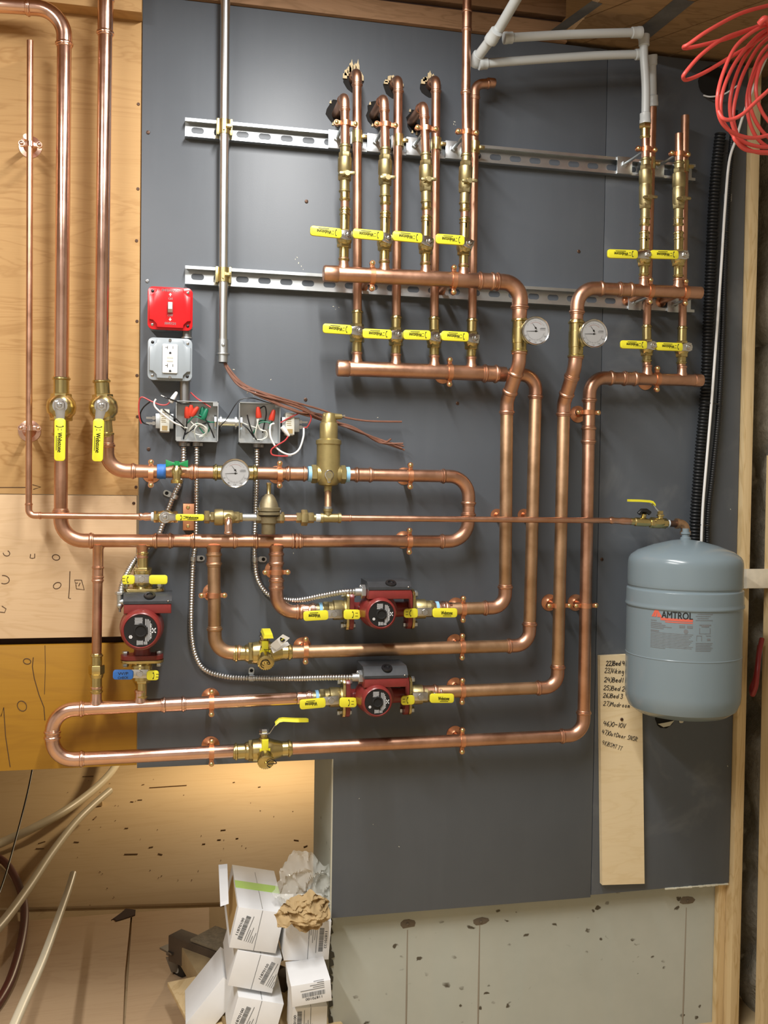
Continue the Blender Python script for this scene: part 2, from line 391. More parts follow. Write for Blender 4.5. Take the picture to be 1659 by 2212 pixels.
# fieldstone wall on the right, rough face
m = MB(); ny, nz = 60, 110; vs = []
from mathutils import noise as mnoise
for i in range(ny+1):
    for j in range(nz+1):
        y = 0.62-2.2*i/ny; z = 2.7*j/nz
        q = Vector((3.1, y*5.0, z*4.0))
        d = mnoise.voronoi(q)[0]
        n = 0.06*min(1.0, (d[1]-d[0])*2.4)+0.025*mnoise.noise(Vector((1, y*14, z*14)))+0.012*mnoise.noise(Vector((1, y*45, z*45)))
        vs.append((xr+0.128-n*0.6, y, z))
fs = [(i*(nz+1)+j, i*(nz+1)+j+1, (i+1)*(nz+1)+j+1, (i+1)*(nz+1)+j) for i in range(ny) for j in range(nz)]
m.add(vs, fs)
struct(m, 'wall_right', STONE)
struct(bx(xr+0.30, xr+0.36, -3.5, 0.6, 0, ZC), 'wall_right', STONE)
# ---- boards on the wall
mb_ = MB().prism([(xl, zb1), (xo, zb1), (xo, zb2), (xs-0.0008, zb2), (xs-0.0008, zt), (xl, zt)], (0, 0.015, 0), X, Z, 0.015, 0.0012)
bd = part(mb_, 'painted_board', BOARD)
tag(bd, 'large charcoal painted backing board carrying the copper piping', 'board')
m = MB()
m.box((xo-0.0006, 0.008, (zb1+zb2)/2), X, Z, 0.003, zb1-zb2, 0.013)
part(m, 'bare_edge', FOAM, bd, label='cream unpainted cut edge')
bd2 = part(MB().prism([(xs+0.0008, zb3), (xr, zb3+0.004), (xr, zt), (xs+0.0008, zt)], (0, 0.0155, 0), X, Z, 0.015, 0.0012), 'painted_board', BOARDD)
tag(bd2, 'narrow charcoal painted board panel behind the grey expansion tank', 'board')
m = MB(); random.seed(5)
for i in range(24):
    u = 1440+i*5.6; p = P(u, 1921-(u-1440)*0.094, 0.0); m.box((p.x, 0.004+0.003*random.random(), zb3+0.0015), X, Z, 0.009, 0.0035*random.uniform(0.5, 1.2), 0.016)
part(m, 'bare_edge', FOAM, bd2, label='cream chipped bottom edge')
# chipped paint specks (marks on the board's own face)
m = MB(); random.seed(11)
for (u, v) in ((638, 560), (645, 568), (651, 575), (655, 582), (642, 556), (725, 668), (732, 664), (720, 662), (982, 263), (980, 268), (984, 270), (816, 902), (776, 1725), (806, 1781), (862, 1829), (634, 1195), (1578, 1100), (585, 820), (505, 798), (1572, 1655)):
    p = P(u, v, 0.0004); s = random.uniform(0.0012, 0.003); a = random.uniform(0, 3)
    m.prism([(s*math.cos(a), s*math.sin(a)), (0.4*s*math.cos(a+1.7), 0.4*s*math.sin(a+1.7)), (-s*math.cos(a), -s*math.sin(a)), (-0.4*s*math.cos(a+1.5), -0.4*s*math.sin(a+1.5))][::-1], p+Vector((0, 0.0004, 0)), X, Z, 0.0004)
part(m, 'paint_chips', FOAM, bd, label='pale paint chips')
# smudges of dust on the narrow board
# round openings cut in the boards
def hole(u, v, r, parent, sc=1.0, name='cut_hole'):
    p = P(u, v, 0.0005); random.seed(int(u+v))
    poly = [(r*(1+0.07*random.uniform(-1, 1))*math.cos(t*0.35), sc*r*(1+0.07*random.uniform(-1, 1))*math.sin(t*0.35)) for t in range(18)]
    part(MB().prism(poly, p+Vector((0, 0.0005, 0)), X, Z, 0.0006), name, DARK, parent, label='dark cut opening')
    return p
hole(1541, 178, 0.043, bd2)
p = hole(1436, 1552, 0.026, bd2)
m = MB().prism([(-0.020, -0.013), (-0.004, -0.022), (0.014, -0.019), (0.026, -0.006), (0.010, -0.009), (-0.004, -0.011)], p+F*0.001, X, Z, 0.001)
m.prism(rrect(0.012, 0.018, 0.004, 3, 0.046, -0.004), p+F*0.001, X, Z, 0.001)
part(m, 'torn_edge', FOAM, bd2, label='torn pale rim')
# plywood sheets left of the board
zA, zB, zC_, zD = P(150, 1069).z, P(150, 1377).z, P(150, 1392).z, P(150, 1659).z
def sheet(x0, x1, z0, z1, mat, label):
    o = part(MB().prism([(x0, z0), (x1, z0), (x1, z1), (x0, z1)], (0, 0.016, 0), X, Z, 0.0165, 0.0008), 'plywood_sheet', mat)
    return tag(o, label, 'plywood', 'plywood sheets beside the board')
s1 = sheet(-1.6, xl-0.002, zA+0.0008, ZC-0.06, PLYTAN, 'tall golden plywood sheet behind the two long copper risers')
s2 = sheet(-1.6, xl-0.005, zB, zA-0.0008, PLYPALE, 'pale plywood sheet with pencilled circles and squares')
s3 = sheet(-1.6, xl-0.001, zD, zC_, PLYORG, 'orange plywood sheet above the floor opening')
o = part(bx(-1.6, xl+0.02, 0.03, 0.07, zC_-0.05, zB+0.05), 'gap_backing', DKGAP); tag(o, 'dark backing added to keep light out of the gap between pale and orange plywood', 'board')  # added backing: blocks light from behind and keeps the gap shadow-dark
part(bx(-1.59, -1.55, 0.018, 0.029, zC_-0.04, zB+0.04), 'spacer', DKGAP, o)
def pencil(parent, strokes, r=0.0009):
    m = MB()
    for st in strokes: m.tube([P(u, v, 0.0008) for u, v in st], r, 5)
    part(m, 'pencil_mark', PENCIL, parent)
def ell(cx, cy, rx, ry, a0=0, a1=370, n=14, sk=0.15):
    return [(cx+rx*math.cos(math.radians(a0+(a1-a0)*i/n))+sk*ry*math.sin(math.radians(a0+(a1-a0)*i/n)), cy+ry*math.sin(math.radians(a0+(a1-a0)*i/n))) for i in range(n+1)]
pencil(s2, [ell(121, 1204, 8, 6), ell(14, 1195, 7, 6, -60, 190), [(66, 1197), (65, 1205), (70, 1206), (75, 1205), (75, 1196)], ell(123.5, 1265, 8, 7, -90, 280, 14, -0.3),
            [(151, 1234), (150, 1270), (148, 1292), (153, 1293)], [(168, 1259), (163, 1260), (161, 1253), (176, 1253), (182, 1274), (165, 1272), (164, 1262)], [(170, 1266), (173, 1259)],
            ell(8, 1252, 12, 9, -100, 120), [(4, 1309), (13, 1315), (10, 1323), (0, 1322)]])
pencil(s3, [ell(58.5, 1428.5, 8, 6), ell(47.5, 1525, 10, 11, -80, 290), [(72, 1420), (70, 1440), (74, 1465), (84, 1500), (95, 1528), (97, 1556)], [(2, 1547), (8, 1528), (12, 1590), (22, 1657)]])
pencil(s1, [[(-5, 1053), (56, 1053)], [(70, 1047), (88, 1052), (72, 1057)]])
m = MB()
pencil(s3, [[(97, 1394), (98, 1440), (96, 1500)]], 0.0006)
# knots
m = MB()
for (u, v, a, b_) in ((17, 1275, 12, 9), (8, 1359, 13, 9), (180, 657, 7, 6)):
    c = P(u, v, 0.0006); k = mpp(u, v)
    m.prism([(a*k*math.cos(t*0.4), b_*k*math.sin(t*0.4)) for t in range(16)], c+Vector((0, 0.0008, 0)), X, Z, 0.0006)
part(m, 'knot', simple('knot_wood', (0.36, 0.20, 0.09), 0.7), s2)
# screws
def screw(u, v, where, n, r=0.0042, h=0.0005):
    p = P(u, v, h)
    o = part(MB().lathe(p, F, [(-0.003, r*0.9), (0.001, r), (0.0016, r*0.8), (0.0016, r*0.35), (0.0006, r*0.3)], 12), 'board_screw', STEELD if n else IRON)
    tag(o, where, 'screw', 'screws holding the boards'); return o
for (u, v, w_) in ((320, 286, 'dark screw head in the charcoal board between plywood edge and upper channel'), (318, 607, 'steel screw head just above the red emergency switch'),
        (662, 435, 'dark screw head low between conduit and first yellow handle'), (660, 863, 'dark screw head above the brown cable bundle'),
        (988, 871, 'dark screw head below the lower manifold clamp'), (321, 970, 'dark screw head below the left transformer'),
        (1250, 543, 'dark screw head between the round gauges and the upper strut'), (1300, 1208, 'dark screw head between the outermost riser and the tank'),
        (1343, 1554, 'dark screw head in the handwritten plywood strip')):
    screw(u, v, w_, w_.startswith('steel'), h=0.0165 if u == 1343 else 0.0005)
for i, (u, v) in enumerate(((299, 225), (298, 408), (295, 520), (296, 694), (296, 811), (297, 900), (294, 1052), (289, 1087))):
    o = screw(u, v, 'dark screw near plywood edge, %s down the charcoal board seam' % ('first second third fourth fifth sixth seventh eighth'.split()[i]), 0, 0.0035)
# ---- overhead timber
xe = P(1222, 50).x
for nm, z0, z1, y0, lab, mt in (('top_plate', zt+0.001, zt+0.047, -0.012, 'brown timber plate along the top of the charcoal board', BEAMW), ('rim_joist', zt+0.066, ZC-0.002, -0.002, 'brown rim joist above the timber plate', BEAMW)):
    o = part(bx(xl+0.01, xe, y0, 0.09, z0, z1, 0.002), nm, mt); tag(o, lab, 'timber')
    if nm == 'rim_joist': part(bx(xl+0.01, xe-0.01, 0.02, 0.09, zt+0.047, zt+0.066), 'gap_strip', DKGAP, o)  # dark strip set in the gap, its shade is in the colour
o = part(bx(-1.6, xl+0.0, -0.045, 0.0, P(150, 9, 0.045).z, P(150, -60, 0.045).z, 0.002), 'ledger_board', PLYTAN); tag(o, 'golden timber ledger crossing the top of the plywood', 'timber')
zs = zt+0.012
m = MB()
sof = thing('plank_soffit', 'old diagonal brown planks overhead beside the white tubing', 'planks', (xe+0.3, -0.5, zs))
nrm = Vector((1, 0.62, 0)).normalized(); along = Vector((-nrm.y, nrm.x, 0))
for k in range(-4, 14):
    # each plank is clipped to the soffit's rectangle
    poly = []
    bm = bmesh.new(); c0 = Vector((xe, -0.9, 0))+nrm*(k*0.105); 
    q = [c0-along*3, c0+nrm*0.101-along*3, c0+nrm*0.101+along*3, c0+along*3]
    vsb = [bm.verts.new(p_) for p_ in q]; bm.faces.new(vsb)
    for co, no in (((xe, 0, 0), (-1, 0, 0)), ((xr+0.10, 0, 0), (1, 0, 0)), ((0, 0.08, 0), (0, 1, 0)), ((0, -1.0, 0), (0, -1, 0))):
        geom = bm.verts[:]+bm.edges[:]+bm.faces[:]
        bmesh.ops.bisect_plane(bm, geom=geom, plane_co=co, plane_no=no, clear_outer=True)
    if bm.faces:
        f0 = bm.faces[:][0]; ps = [Vector((v_.co.x, v_.co.y)) for v_ in f0.verts]
        ar = sum(ps[i-1].x*ps[i].y-ps[i].x*ps[i-1].y for i in range(len(ps)))
        if ar < 0: ps.reverse()
        if abs(ar) > 0.002: part(MB().prism([(a.x, a.y) for a in ps], (0, 0, zs), X, Vector((0, 1, 0)), 0.02), 'plank', PLANK, sof)
    bm.free()
for (pts, wd) in ((((1150, 105), (1290, 5)), 0.03), (((1385, 78), (1480, 0)), 0.05)):
    a = G(*pts[0], zs-0.001); b_ = G(*pts[1], zs-0.001); d = (b_-a).normalized(); s_ = Vector((-d.y, d.x, 0))
    m = MB(); m.add([a-s_*wd/2, a+s_*wd/2, b_+s_*wd/2, b_-s_*wd/2], [(0, 1, 2, 3)]); part(m, 'foil_tape', TAPEG, sof, flat=True)
# ---- studs at the right
o = part(bx(xr+0.0015, xr+0.027, -0.018, 0.0155, 0, zt-0.01, 0.002), 'wall_stud', PINE); part(bx(xr-0.020, xr+0.027, 0.0165, 0.0345, 0, zt-0.02, 0.001), 'backing_strip', PINE, o); tag(o, 'pale pine stud along the edge of the charcoal board', 'stud', 'pine studs against the stone')
for (u, v) in ((1617, 625), (1598, 935)):
    pass
a = P(1674, 1000, 0.06); b_ = P(1650, 2150, 0.06); dd = (b_-a).normalized()
t0 = a+dd*((a.z-1.53)/-dd.z if False else 0); bot = a+dd*((a.z-0.0)/-dd.z)
top = a-dd*0.02
ax_ = dd.cross(Vector((0, 1, 0))).normalized()
if ax_.x < 0: ax_ = -ax_
m = MB()
m.rings([[q+ax_*sx+Vector((0, sy, 0)) for sx, sy in ((0, 0), (0.07, 0), (0.07, 0.036), (0, 0.036))] for q in (top, a, (a+bot)/2, bot)])
o = part(m, 'wall_stud', PINE); tag(o, 'second pine stud at the picture edge, leaning before the stone', 'stud', 'pine studs against the stone')
c = P(1632, 1250, 0.035)
o = part(MB().box(c, X, Vector((0, 0.1, 1)), 0.075, 0.05, 0.04, 0.003), 'wood_block', RAG); tag(o, 'pale splintered wood block wedged between the studs', 'wood block')
pts = spline([P(u, v, h) for u, v, h in ((1646, 1380, 0.05), (1640, 1410, 0.07), (1636, 1450, 0.09), (1633, 1480, 0.09), (1626, 1500, 0.08), (1624, 1485, 0.06), (1632, 1465, 0.05), (1637, 1430, 0.05), (1641, 1395, 0.04))], 6)
o = part(MB().tube(pts, 0.0065, 10), 'red_hose', simple('crimson_tubing', (0.24, 0.02, 0.018), 0.4)); tag(o, 'small loop of dark red hose hanging beside the tank', 'hose')
# ---- plywood laid on the floor
def fsheet(pix, mat, label, z=0.012, jag=()):
    q = [G(u, v, z) for u, v in pix]
    ar = sum(q[i-1].x*q[i].y-q[i].x*q[i-1].y for i in range(len(q)))
    if ar < 0: q.reverse()
    o = part(MB().prism([(p_.x, p_.y) for p_ in q], (0, 0, 0.0005), X, Vector((0, 1, 0)), z, 0.0008), 'floor_plywood', mat)
    return tag(o, label, 'plywood', 'plywood laid on the floor')
fsheet(((-60, 1998), (283, 1971), (270, 2100), (262, 2300), (-60, 2300)), PLYFL2, 'floor plywood sheet under the loose ivory tubing')
fsheet(((286, 1971), (452, 1960), (452, 2300), (265, 2300)), PLYFL2, 'floor plywood sheet with a cut corner beside the dolly wheel')
random.seed(21); e = []
for i in range(16):
    v = 1640+i*16; e.append((688+random.uniform(-3, 3), v))
fsheet([(-500, 1975), (-500, 1500)]+[(700, 1500)]+e+[(690, 1890), (640, 1945)], PLYFL, 'big lamp-lit floor plywood sheet with a ragged edge by the concrete', 0.008)
o = part(MB().prism([(p_.x, p_.y) for p_ in [G(u, v, 0.0135) for u, v in ((240, 1988), (246, 1985), (251, 1990), (268, 1985), (292, 1977), (293, 1966), (272, 1963), (262, 1972))]], (0, 0, 0.0128), X, Vector((0, 1, 0)), 0.002), 'hole_patch', simple('hole_brown', (0.045, 0.016, 0.007), 0.9))  # dark patch laid on the sheets in place of a cut hole
tag(o, 'dark brown jagged patch standing for a hole at the floor sheet joint', 'hole')
m = MB(); random.seed(31)
for (u, v, L, a) in [(363, 1699, 0.17, 3), (283, 1845, 0.05, -8), (326, 1830, 0.016, 20), (346, 1845, 0.02, -40), (309, 1695, 0.012, 30), (302, 1728, 0.02, 0), (285, 1732, 0.014, -20), (190, 1677, 0.05, 0), (482, 1793, 0.02, 5), (473, 1814, 0.014, 0), (512, 1811, 0.01, 10), (90, 1820, 0.03, 40), (86, 1833, 0.03, -10), (165, 1819, 0.02, -20), (440, 1823, 0.012, 0), (273, 1789, 0.014, 0), (205, 1767, 0.035, 75), (505, 1690, 0.01, 20), (560, 1700, 0.012, 20), (640, 1815, 0.02, -30), (660, 1828, 0.02, 40)]:
    c = G(u, v, 0.011); aa = math.radians(a); d = Vector((math.cos(aa), math.sin(aa), 0))
    m.box(c, d, Vector((-d.y, d.x, 0)), L, 0.004, 0.003)
for i in range(45):
    c = G(random.uniform(140, 690), random.uniform(1680, 1960), 0.011); a = random.uniform(0, 3.1); d = Vector((math.cos(a), math.sin(a), 0))
    m.box(c, d, Vector((-d.y, d.x, 0)), random.uniform(0.002, 0.006), 0.002, 0.002)
o = part(m, 'floor_splinters', simple('splinter', (0.20, 0.12, 0.055), 0.9)); tag(o, 'dark wood splinters scattered over the plywood floor', 'debris', kind='stuff')
# ================================================================ piping helpers
def perp(d):
    d = Vector(d).normalized(); a = F if abs(d.dot(F)) < 0.9 else Z
    return (a-d*a.dot(d)).normalized()
BE = [(0.0, 1.03), (0.0012, 1.10), (0.0035, 1.10), (0.0045, 1.22), (0.0072, 1.25), (0.0092, 1.20), (0.0105, 1.09), (0.0135, 1.09)]
def elbow_mesh(c, d1, d2, r, R=None, sl=0.022, k=1.08):
    "press elbow at corner c, entering along d1 and leaving along d2"
    d1 = d1.normalized(); d2 = d2.normalized(); ang = d1.angle(d2)
    R = R or 2.3*r; t = R*math.tan(ang/2)
    a = c-d1*t; n = (d2-d1*d1.dot(d2)).normalized(); ctr = a+n*R
    pts, rr = [], []
    s = min(1.0, r/0.0143)
    for q, f in BE: pts.append(a-d1*(sl-q*s)); rr.append(r*f)
    pts.append(a-d1*0.0005); rr.append(r*k)
    m = max(5, int(ang/0.16))
    for i in range(1, m):
        th = ang*i/m; pts.append(ctr-n*R*math.cos(th)+d1*R*math.sin(th)); rr.append(r*k)
    b = c+d2*t
    pts.append(b+d2*0.0005); rr.append(r*k)
    for q, f in reversed(BE): pts.append(b+d2*(sl-q*s)); rr.append(r*f)
    return MB().tube(pts, rr, 20), t
def coupling_mesh(p, d, L, r, k=1.07):
    d = Vector(d).normalized(); s = min(1.0, r/0.0143)
    pr = [(-L/2+q*s, r*f) for q, f in BE]+[(L/2-q*s, r*f) for q, f in reversed(BE)]
    return MB().lathe(p, d, pr, 22)
def bead_ring(mb, p, d, r): mb.lathe(p, d, [(-0.004, r*1.03), (-0.0025, r*1.16), (0, r*1.22), (0.0025, r*1.16), (0.004, r*1.03)], 22)
def pipe_run(name, label, pts, r, mat=None, group='copper pipe runs', coup=(), tees=(), fit=None, cat='pipe', sl=0.022, R=None, caps=()):
    mat = mat or COP; fit = fit or mat
    pts = [Vector(p) for p in pts]
    o = thing(name, label, cat, pts[0], group); n = len(pts)
    cut = [0.0]*n
    for i in range(1, n-1):
        d1 = pts[i]-pts[i-1]; d2 = pts[i+1]-pts[i]
        e, t = elbow_mesh(pts[i], d1, d2, r, R, sl); part(e, 'elbow', fit, o); cut[i] = t+sl*0.5
    for i in range(n-1):
        d = (pts[i+1]-pts[i]).normalized(); a = pts[i]+d*cut[i]; b = pts[i+1]-d*cut[i+1]
        if (b-a).dot(d) > 0.004: part(MB().lathe(a, d, [(0, r*0.98), (0.001, r), ((b-a).length-0.001, r), ((b-a).length, r*0.98)], 24), 'pipe', mat, o)
    def near(p):
        best = None
        for i in range(n-1):
            d = pts[i+1]-pts[i]; t = max(0, min(1, (p-pts[i]).dot(d)/d.length_squared)); q = pts[i]+d*t
            if best is None or (q-p).length < best[0]: best = ((q-p).length, q, d.normalized())
        return best[1], best[2]
    for p, L in coup:
        q, d = near(p); part(coupling_mesh(q, d, L, r), 'coupling', fit, o)
    for p, bd_, rb, L, hw in tees:       # run tee: sleeve along the pipe and a branch stub
        q, d = near(p); bd_ = Vector(bd_).normalized()
        if hw: part(coupling_mesh(q, d, hw, r, 1.08), 'tee', fit, o); 
        m = MB().lathe(q+bd_*r*0.6, bd_, [(0, rb*1.35), (r*0.45, rb*1.28), (r*0.7, rb*1.1), (L-0.006, rb*1.1), (L-0.005, rb*1.22), (L-0.0015, rb*1.22), (L, rb*1.05)], 20)
        part(m, 'branch', fit, o)
    for p, d, L in caps:
        part(MB().lathe(p, d, [(-L, r*1.02), (-L+0.002, r*1.08), (-0.004, r*1.08), (-0.001, r*0.98), (0, r*0.8)], 22), 'end_cap', fit, o)
    return o
def rad(w, u, v, h): return 0.5*w*mpp(u, v, h)
SC = [0]
def clamp(u, v, h, d, r, label, flange=True, mat=None):
    "split-ring hanger round a pipe: strap, two ears, two screws, round wall flange"
    mat = mat or CLAMP; c = P(u, v, h); d = Vector(d).normalized(); s = d.cross(F).normalized()
    o = thing('pipe_clamp', label, 'pipe clamp', c, 'copper pipe clamps')
    w = 0.011
    part(MB().lathe(c, d, [(-w/2, r*1.03), (-w/2, r*1.14), (w/2, r*1.14), (w/2, r*1.03)], 24), 'strap', mat, o)
    e = r+0.011
    for sg in (-1, 1):
        q = c+s*sg*(r*1.05+0.005)
        m = MB().box(q, d, s, 0.010, 0.014, 0.0075, 0.001)
        m.lathe(c+s*sg*e-F*0.004, F, [(0, 0.0062), (0.008, 0.0062)], 14)
        part(m, 'ear', mat, o)
        part(MB().lathe(c+s*sg*e+F*0.003, F, [(0, 0.0046), (0.003, 0.0044), (0.0045, 0.003), (0.005, 0.0012)], 12), 'screw', ZINC if mat is CLAMP else mat, o)
    if flange:
        m = MB().lathe((c.x, -0.0002, c.z), F, [(0, 0.021), (0.0015, 0.021), (0.003, 0.012), (0.006, 0.008), (max(0.012, h-r*1.05), 0.0055)], 20)
        part(m, 'wall_flange', mat, o)
    return o
def sleeve(mb, p, d, r, a, b):
    "brass press socket from a to b along d (a outer end)"
    L = b-a; sg = 1 if L > 0 else -1; s = min(1, r/0.0143)
    mb.lathe(p, d, [(a, r*1.02), (a+sg*0.002*s, r*1.12), (a+sg*0.004*s, r*1.12), (a+sg*0.005*s, r*1.30), (a+sg*0.0085*s, r*1.32), (a+sg*0.0105*s, r*1.12), (b, r*1.12)], 22)
def handle(o, nut, hd, L0, L1, w, side='long', mat=None, txt='Webstone', parent_lever=None, sym=True, th=0.007, rise=0.0):
    "yellow sleeve along hd from the nut"
    ay = F.cross(hd).normalized()
    poly = rrect(L1-L0, w, w*0.28, 3, (L0+L1)/2, 0)
    base = nut+F*rise
    g = part(MB().prism(poly, base-F*th/2, hd, ay, th, 0.0016, 0, True), 'grip', mat or YEL, o, label='yellow grip' if mat is None else 'grip wrapped in blue tape')
    if mat is None:
        m = MB(); c = base+F*(th/2+0.0003); L = L1-L0
        if txt and L > 0.045:
            text(m, txt, c+hd*(L0+L*0.56), hd, ay, w*0.40, L*0.46, bold=0.0006)
            m.box(c+hd*(L0+L*0.58)-ay*w*0.31, hd, ay, L*0.34, 0.0012, 0.0003)
        if sym:
            sx = L0+L*(0.17 if L > 0.045 else 0.5)
            m.tube([c+hd*(sx+0.003*math.cos(t))+ay*(w*0.30*math.sin(t)) for t in [(-1.2+0.4*i) for i in range(7)]], 0.0006, 5)
            for sg in (-1, 1): m.prism([(-0.0016, -0.0016), (0.0016, -0.0006), (-0.0004, 0.0018)], c+hd*(sx+0.001)+ay*(w*0.29*sg), hd, ay, 0.0004)
            if L > 0.045: m.box(c+hd*(sx+0.008)+ay*w*0.15, hd, ay, 0.004, 0.001, 0.0003); m.box(c+hd*(sx+0.008)-ay*w*0.15, hd, ay, 0.004, 0.001, 0.0003)
            else: m.box(c+hd*(sx+0.010)+ay*w*0.15, hd, ay, 0.006, 0.001, 0.0003); m.box(c+hd*(sx+0.010)-ay*w*0.15, hd, ay, 0.006, 0.001, 0.0003)
        part(m, 'printing', BLK, g, flat=True)
    return g
def nut_and_stem(o, c, nut, r, rn=0.0095):
    L = (nut-c).dot(F)
    part(MB().lathe(c, F, [(r*0.8, r*0.75), (L*0.55, r*0.72), (L*0.6, r*0.55), (L-0.004, r*0.5), (L, r*0.45)], 16), 'stem', BRASS, o)
    m = MB().hexa(nut, F, 0.001, 0.007, rn*0.80); m.lathe(nut, F, [(0.007, rn*0.42), (0.011, rn*0.40), (0.0115, rn*0.3)], 12); m.lathe(nut, F, [(-0.001, rn*1.15), (0.0012, rn*1.15)], 16)
    part(m, 'nut', CHROME, o)
def lever(o, nut, hd, L, w, back=0.0):
    ay = F.cross(hd).normalized()
    poly = [(-w*0.5-back, -w*0.5), (w*0.3, -w*0.55), (L, -w*0.36), (L, w*0.36), (w*0.3, w*0.55), (-w*0.5-back, w*0.5)]
    m = MB().prism(poly, nut-F*0.0005, hd, ay, 0.0022, 0.0004)
    return part(m, 'lever', CHROME, o)
def ball_valve(label, nutpx, hp, off, spx, epx, r, g0, g1, gw, group='ball valves with yellow handles', rn=0.0095, bodyk=1.0):
    "inline press ball valve; axis points along the flow, La/Lb its reach before/after the ball"
    nut = P(*nutpx, hp+off); a_, b_ = P(*spx, hp), P(*epx, hp); axis = (b_-a_).normalized()
    c = a_+axis*((nut-F*off)-a_).dot(axis); La = (c-a_).length; Lb = (b_-c).length; nut = c+F*off+(nut-F*off-c)*0.6
    o = thing('ball_valve', label, 'valve', c, group)
    m = MB()
    m.lathe(c, axis, [(-r*1.6*bodyk, r*1.15), (-r*1.35*bodyk, r*1.45), (-r*0.7*bodyk, r*1.72*bodyk), (0, r*1.82*bodyk), (r*0.7*bodyk, r*1.72*bodyk), (r*1.35*bodyk, r*1.45), (r*1.6*bodyk, r*1.15)], 24)
    m.hexa(c, axis, r*1.1, r*2.0, r*1.62); m.hexa(c, axis, -r*2.0, -r*1.2, r*1.5)
    sleeve(m, c, axis, r, -La, -r*1.6); sleeve(m, c, axis, r, Lb, r*1.6)
    part(m, 'body', BRASS, o)
    nut_and_stem(o, c, nut, r, rn)
    a = P(*g0, hp+off+0.004); b = P(*g1, hp+off+0.004); hd = (b-a).normalized()
    base = nut+F*0.004
    L0 = (a-base).dot(hd); L1 = (b-base).dot(hd); w = gw*mpp(*g0, hp+off)
    lv = (a-base)-hd*L0          # small sideways step of the grip
    lever(o, nut, ((a-nut)-F*(a-nut).dot(F)).normalized(), (a-base).length+0.008, w*0.9)
    handle(o, base+lv, hd, L0, L1, w)
    return o
def gauge(u, v, hf, rpx, axis_pt, label, depth=0.020):
    "temperature and pressure gauge, dial facing the viewer"
    c = P(u, v, hf); R = rpx*mpp(u, v, hf)
    o = thing('gauge', label, 'gauge', c, 'round dial gauges')
    cb = c-F*depth
    part(MB().lathe(cb, F, [(0, R*0.80), (0.002, R*0.93), (depth-0.004, R*0.96), (depth-0.002, R), (depth+0.002, R), (depth+0.003, R*0.97), (depth+0.002, R*0.91), (depth-0.002, R*0.89), (depth-0.003, R*0.5)], 48), 'case', CHROME, o)
    fc = c+F*(-0.0022)
    d = part(MB().prism(circ(R*0.90, 48), fc, X, Z, 0.0008), 'dial', DIAL, o)
    m = MB(); q = fc+F*0.0011
    for i in range(31):
        a = math.radians(-150+i*10-90+60); 
    for i in range(27):
        a = math.radians(180+12+i*6); L = R*(0.10 if i % 3 == 0 else 0.05); e = Vector((math.cos(a), 0, math.sin(a)))
        m.box(q+e*R*0.64, e, F.cross(e), L, R*0.012, 0.0003)
    for i in range(17):
        a = math.radians(35+i*7); L = R*(0.09 if i % 4 == 0 else 0.05); e = Vector((math.cos(a), 0, math.sin(a)))
        m.box(q+e*R*0.72, e, F.cross(e), L, R*0.012, 0.0003)
    for i, s_ in enumerate(('60', '80', '120', '160', '200')):
        a = math.radians(205+i*32); e = Vector((math.cos(a), 0, math.sin(a))); text(m, s_, q+e*R*0.80, X, Z, R*0.10)
    m.box(q+X*R*0.52+Z*R*0.16, X, Z, R*0.42, R*0.03, 0.0003); m.box(q+X*R*0.52+Z*R*0.08, X, Z, R*0.40, R*0.015, 0.0003); m.box(q+X*R*0.55+Z*R*0.22, X, Z, R*0.34, R*0.02, 0.0003)
    part(m, 'scale', GRYP, d, flat=True)
    m = MB(); 
    for i in range(12):
        a = math.radians(50+i*7); e = Vector((math.cos(a), 0, math.sin(a))); m.box(q+e*R*0.60, e, F.cross(e), R*0.03, R*0.05, 0.0003)
    part(m, 'red_scale', simple('scale_red', (0.55, 0.30, 0.28), 0.6), d, flat=True)
    for (ox, oz, tx, tz, L) in ((0, 0.20, -0.62, 0.78, 0.38), (0.02, -0.02, -1, -0.04, 0.70)):
        e = Vector((tx, 0, tz)).normalized(); n_ = F.cross(e); b = q+Vector((R*ox, 0, R*oz))
        m = MB().prism([(-R*0.14, -R*0.022), (R*L, -R*0.008), (R*L, R*0.008), (-R*0.14, R*0.022)], b, e, n_, 0.0005); m.lathe(b, F, [(0, R*0.07), (0.0009, R*0.06)], 12)
        part(m, 'needle', BLK, d, flat=True)
    part(MB().lathe(c+F*0.0002, F, [(0, R*0.92), (0.0008, R*0.92)], 48), 'glass', GLASS, o)
    if axis_pt is not None:
        a = Vector(axis_pt); b = cb; e = (b-a)
        part(MB().hexa(a, e, e.length*0.25, e.length*0.7, 0.0085).lathe(a, e, [(0, 0.0065), (e.length, 0.0065)], 14), 'stem', BRASS, o)
    return o
def flex(name, label, pts, r, mat=None, group='flexible metal cable sheaths', pitch=0.0062, seg=10, k=12, amp=0.14, cat='cable'):
    cp = spline(pts, k); out = [cp[0]]; acc = 0
    # resample evenly
    L = [0]
    for i in range(1, len(cp)): L.append(L[-1]+(cp[i]-cp[i-1]).length)
    n = int(L[-1]/(pitch/4)); q = []; j = 0
    for i in range(n+1):
        s = L[-1]*i/n
        while j < len(L)-2 and L[j+1] < s: j += 1
        t = (s-L[j])/max(1e-9, L[j+1]-L[j]); q.append(cp[j].lerp(cp[j+1], t))
    rr = [r*(1+amp*(1, 0.4, -1, 0.4)[i % 4]) for i in range(len(q))]
    o = part(MB().tube(q, rr, seg), name, mat or FLEX, None, 70)
    tag(o, label, cat, group); return o

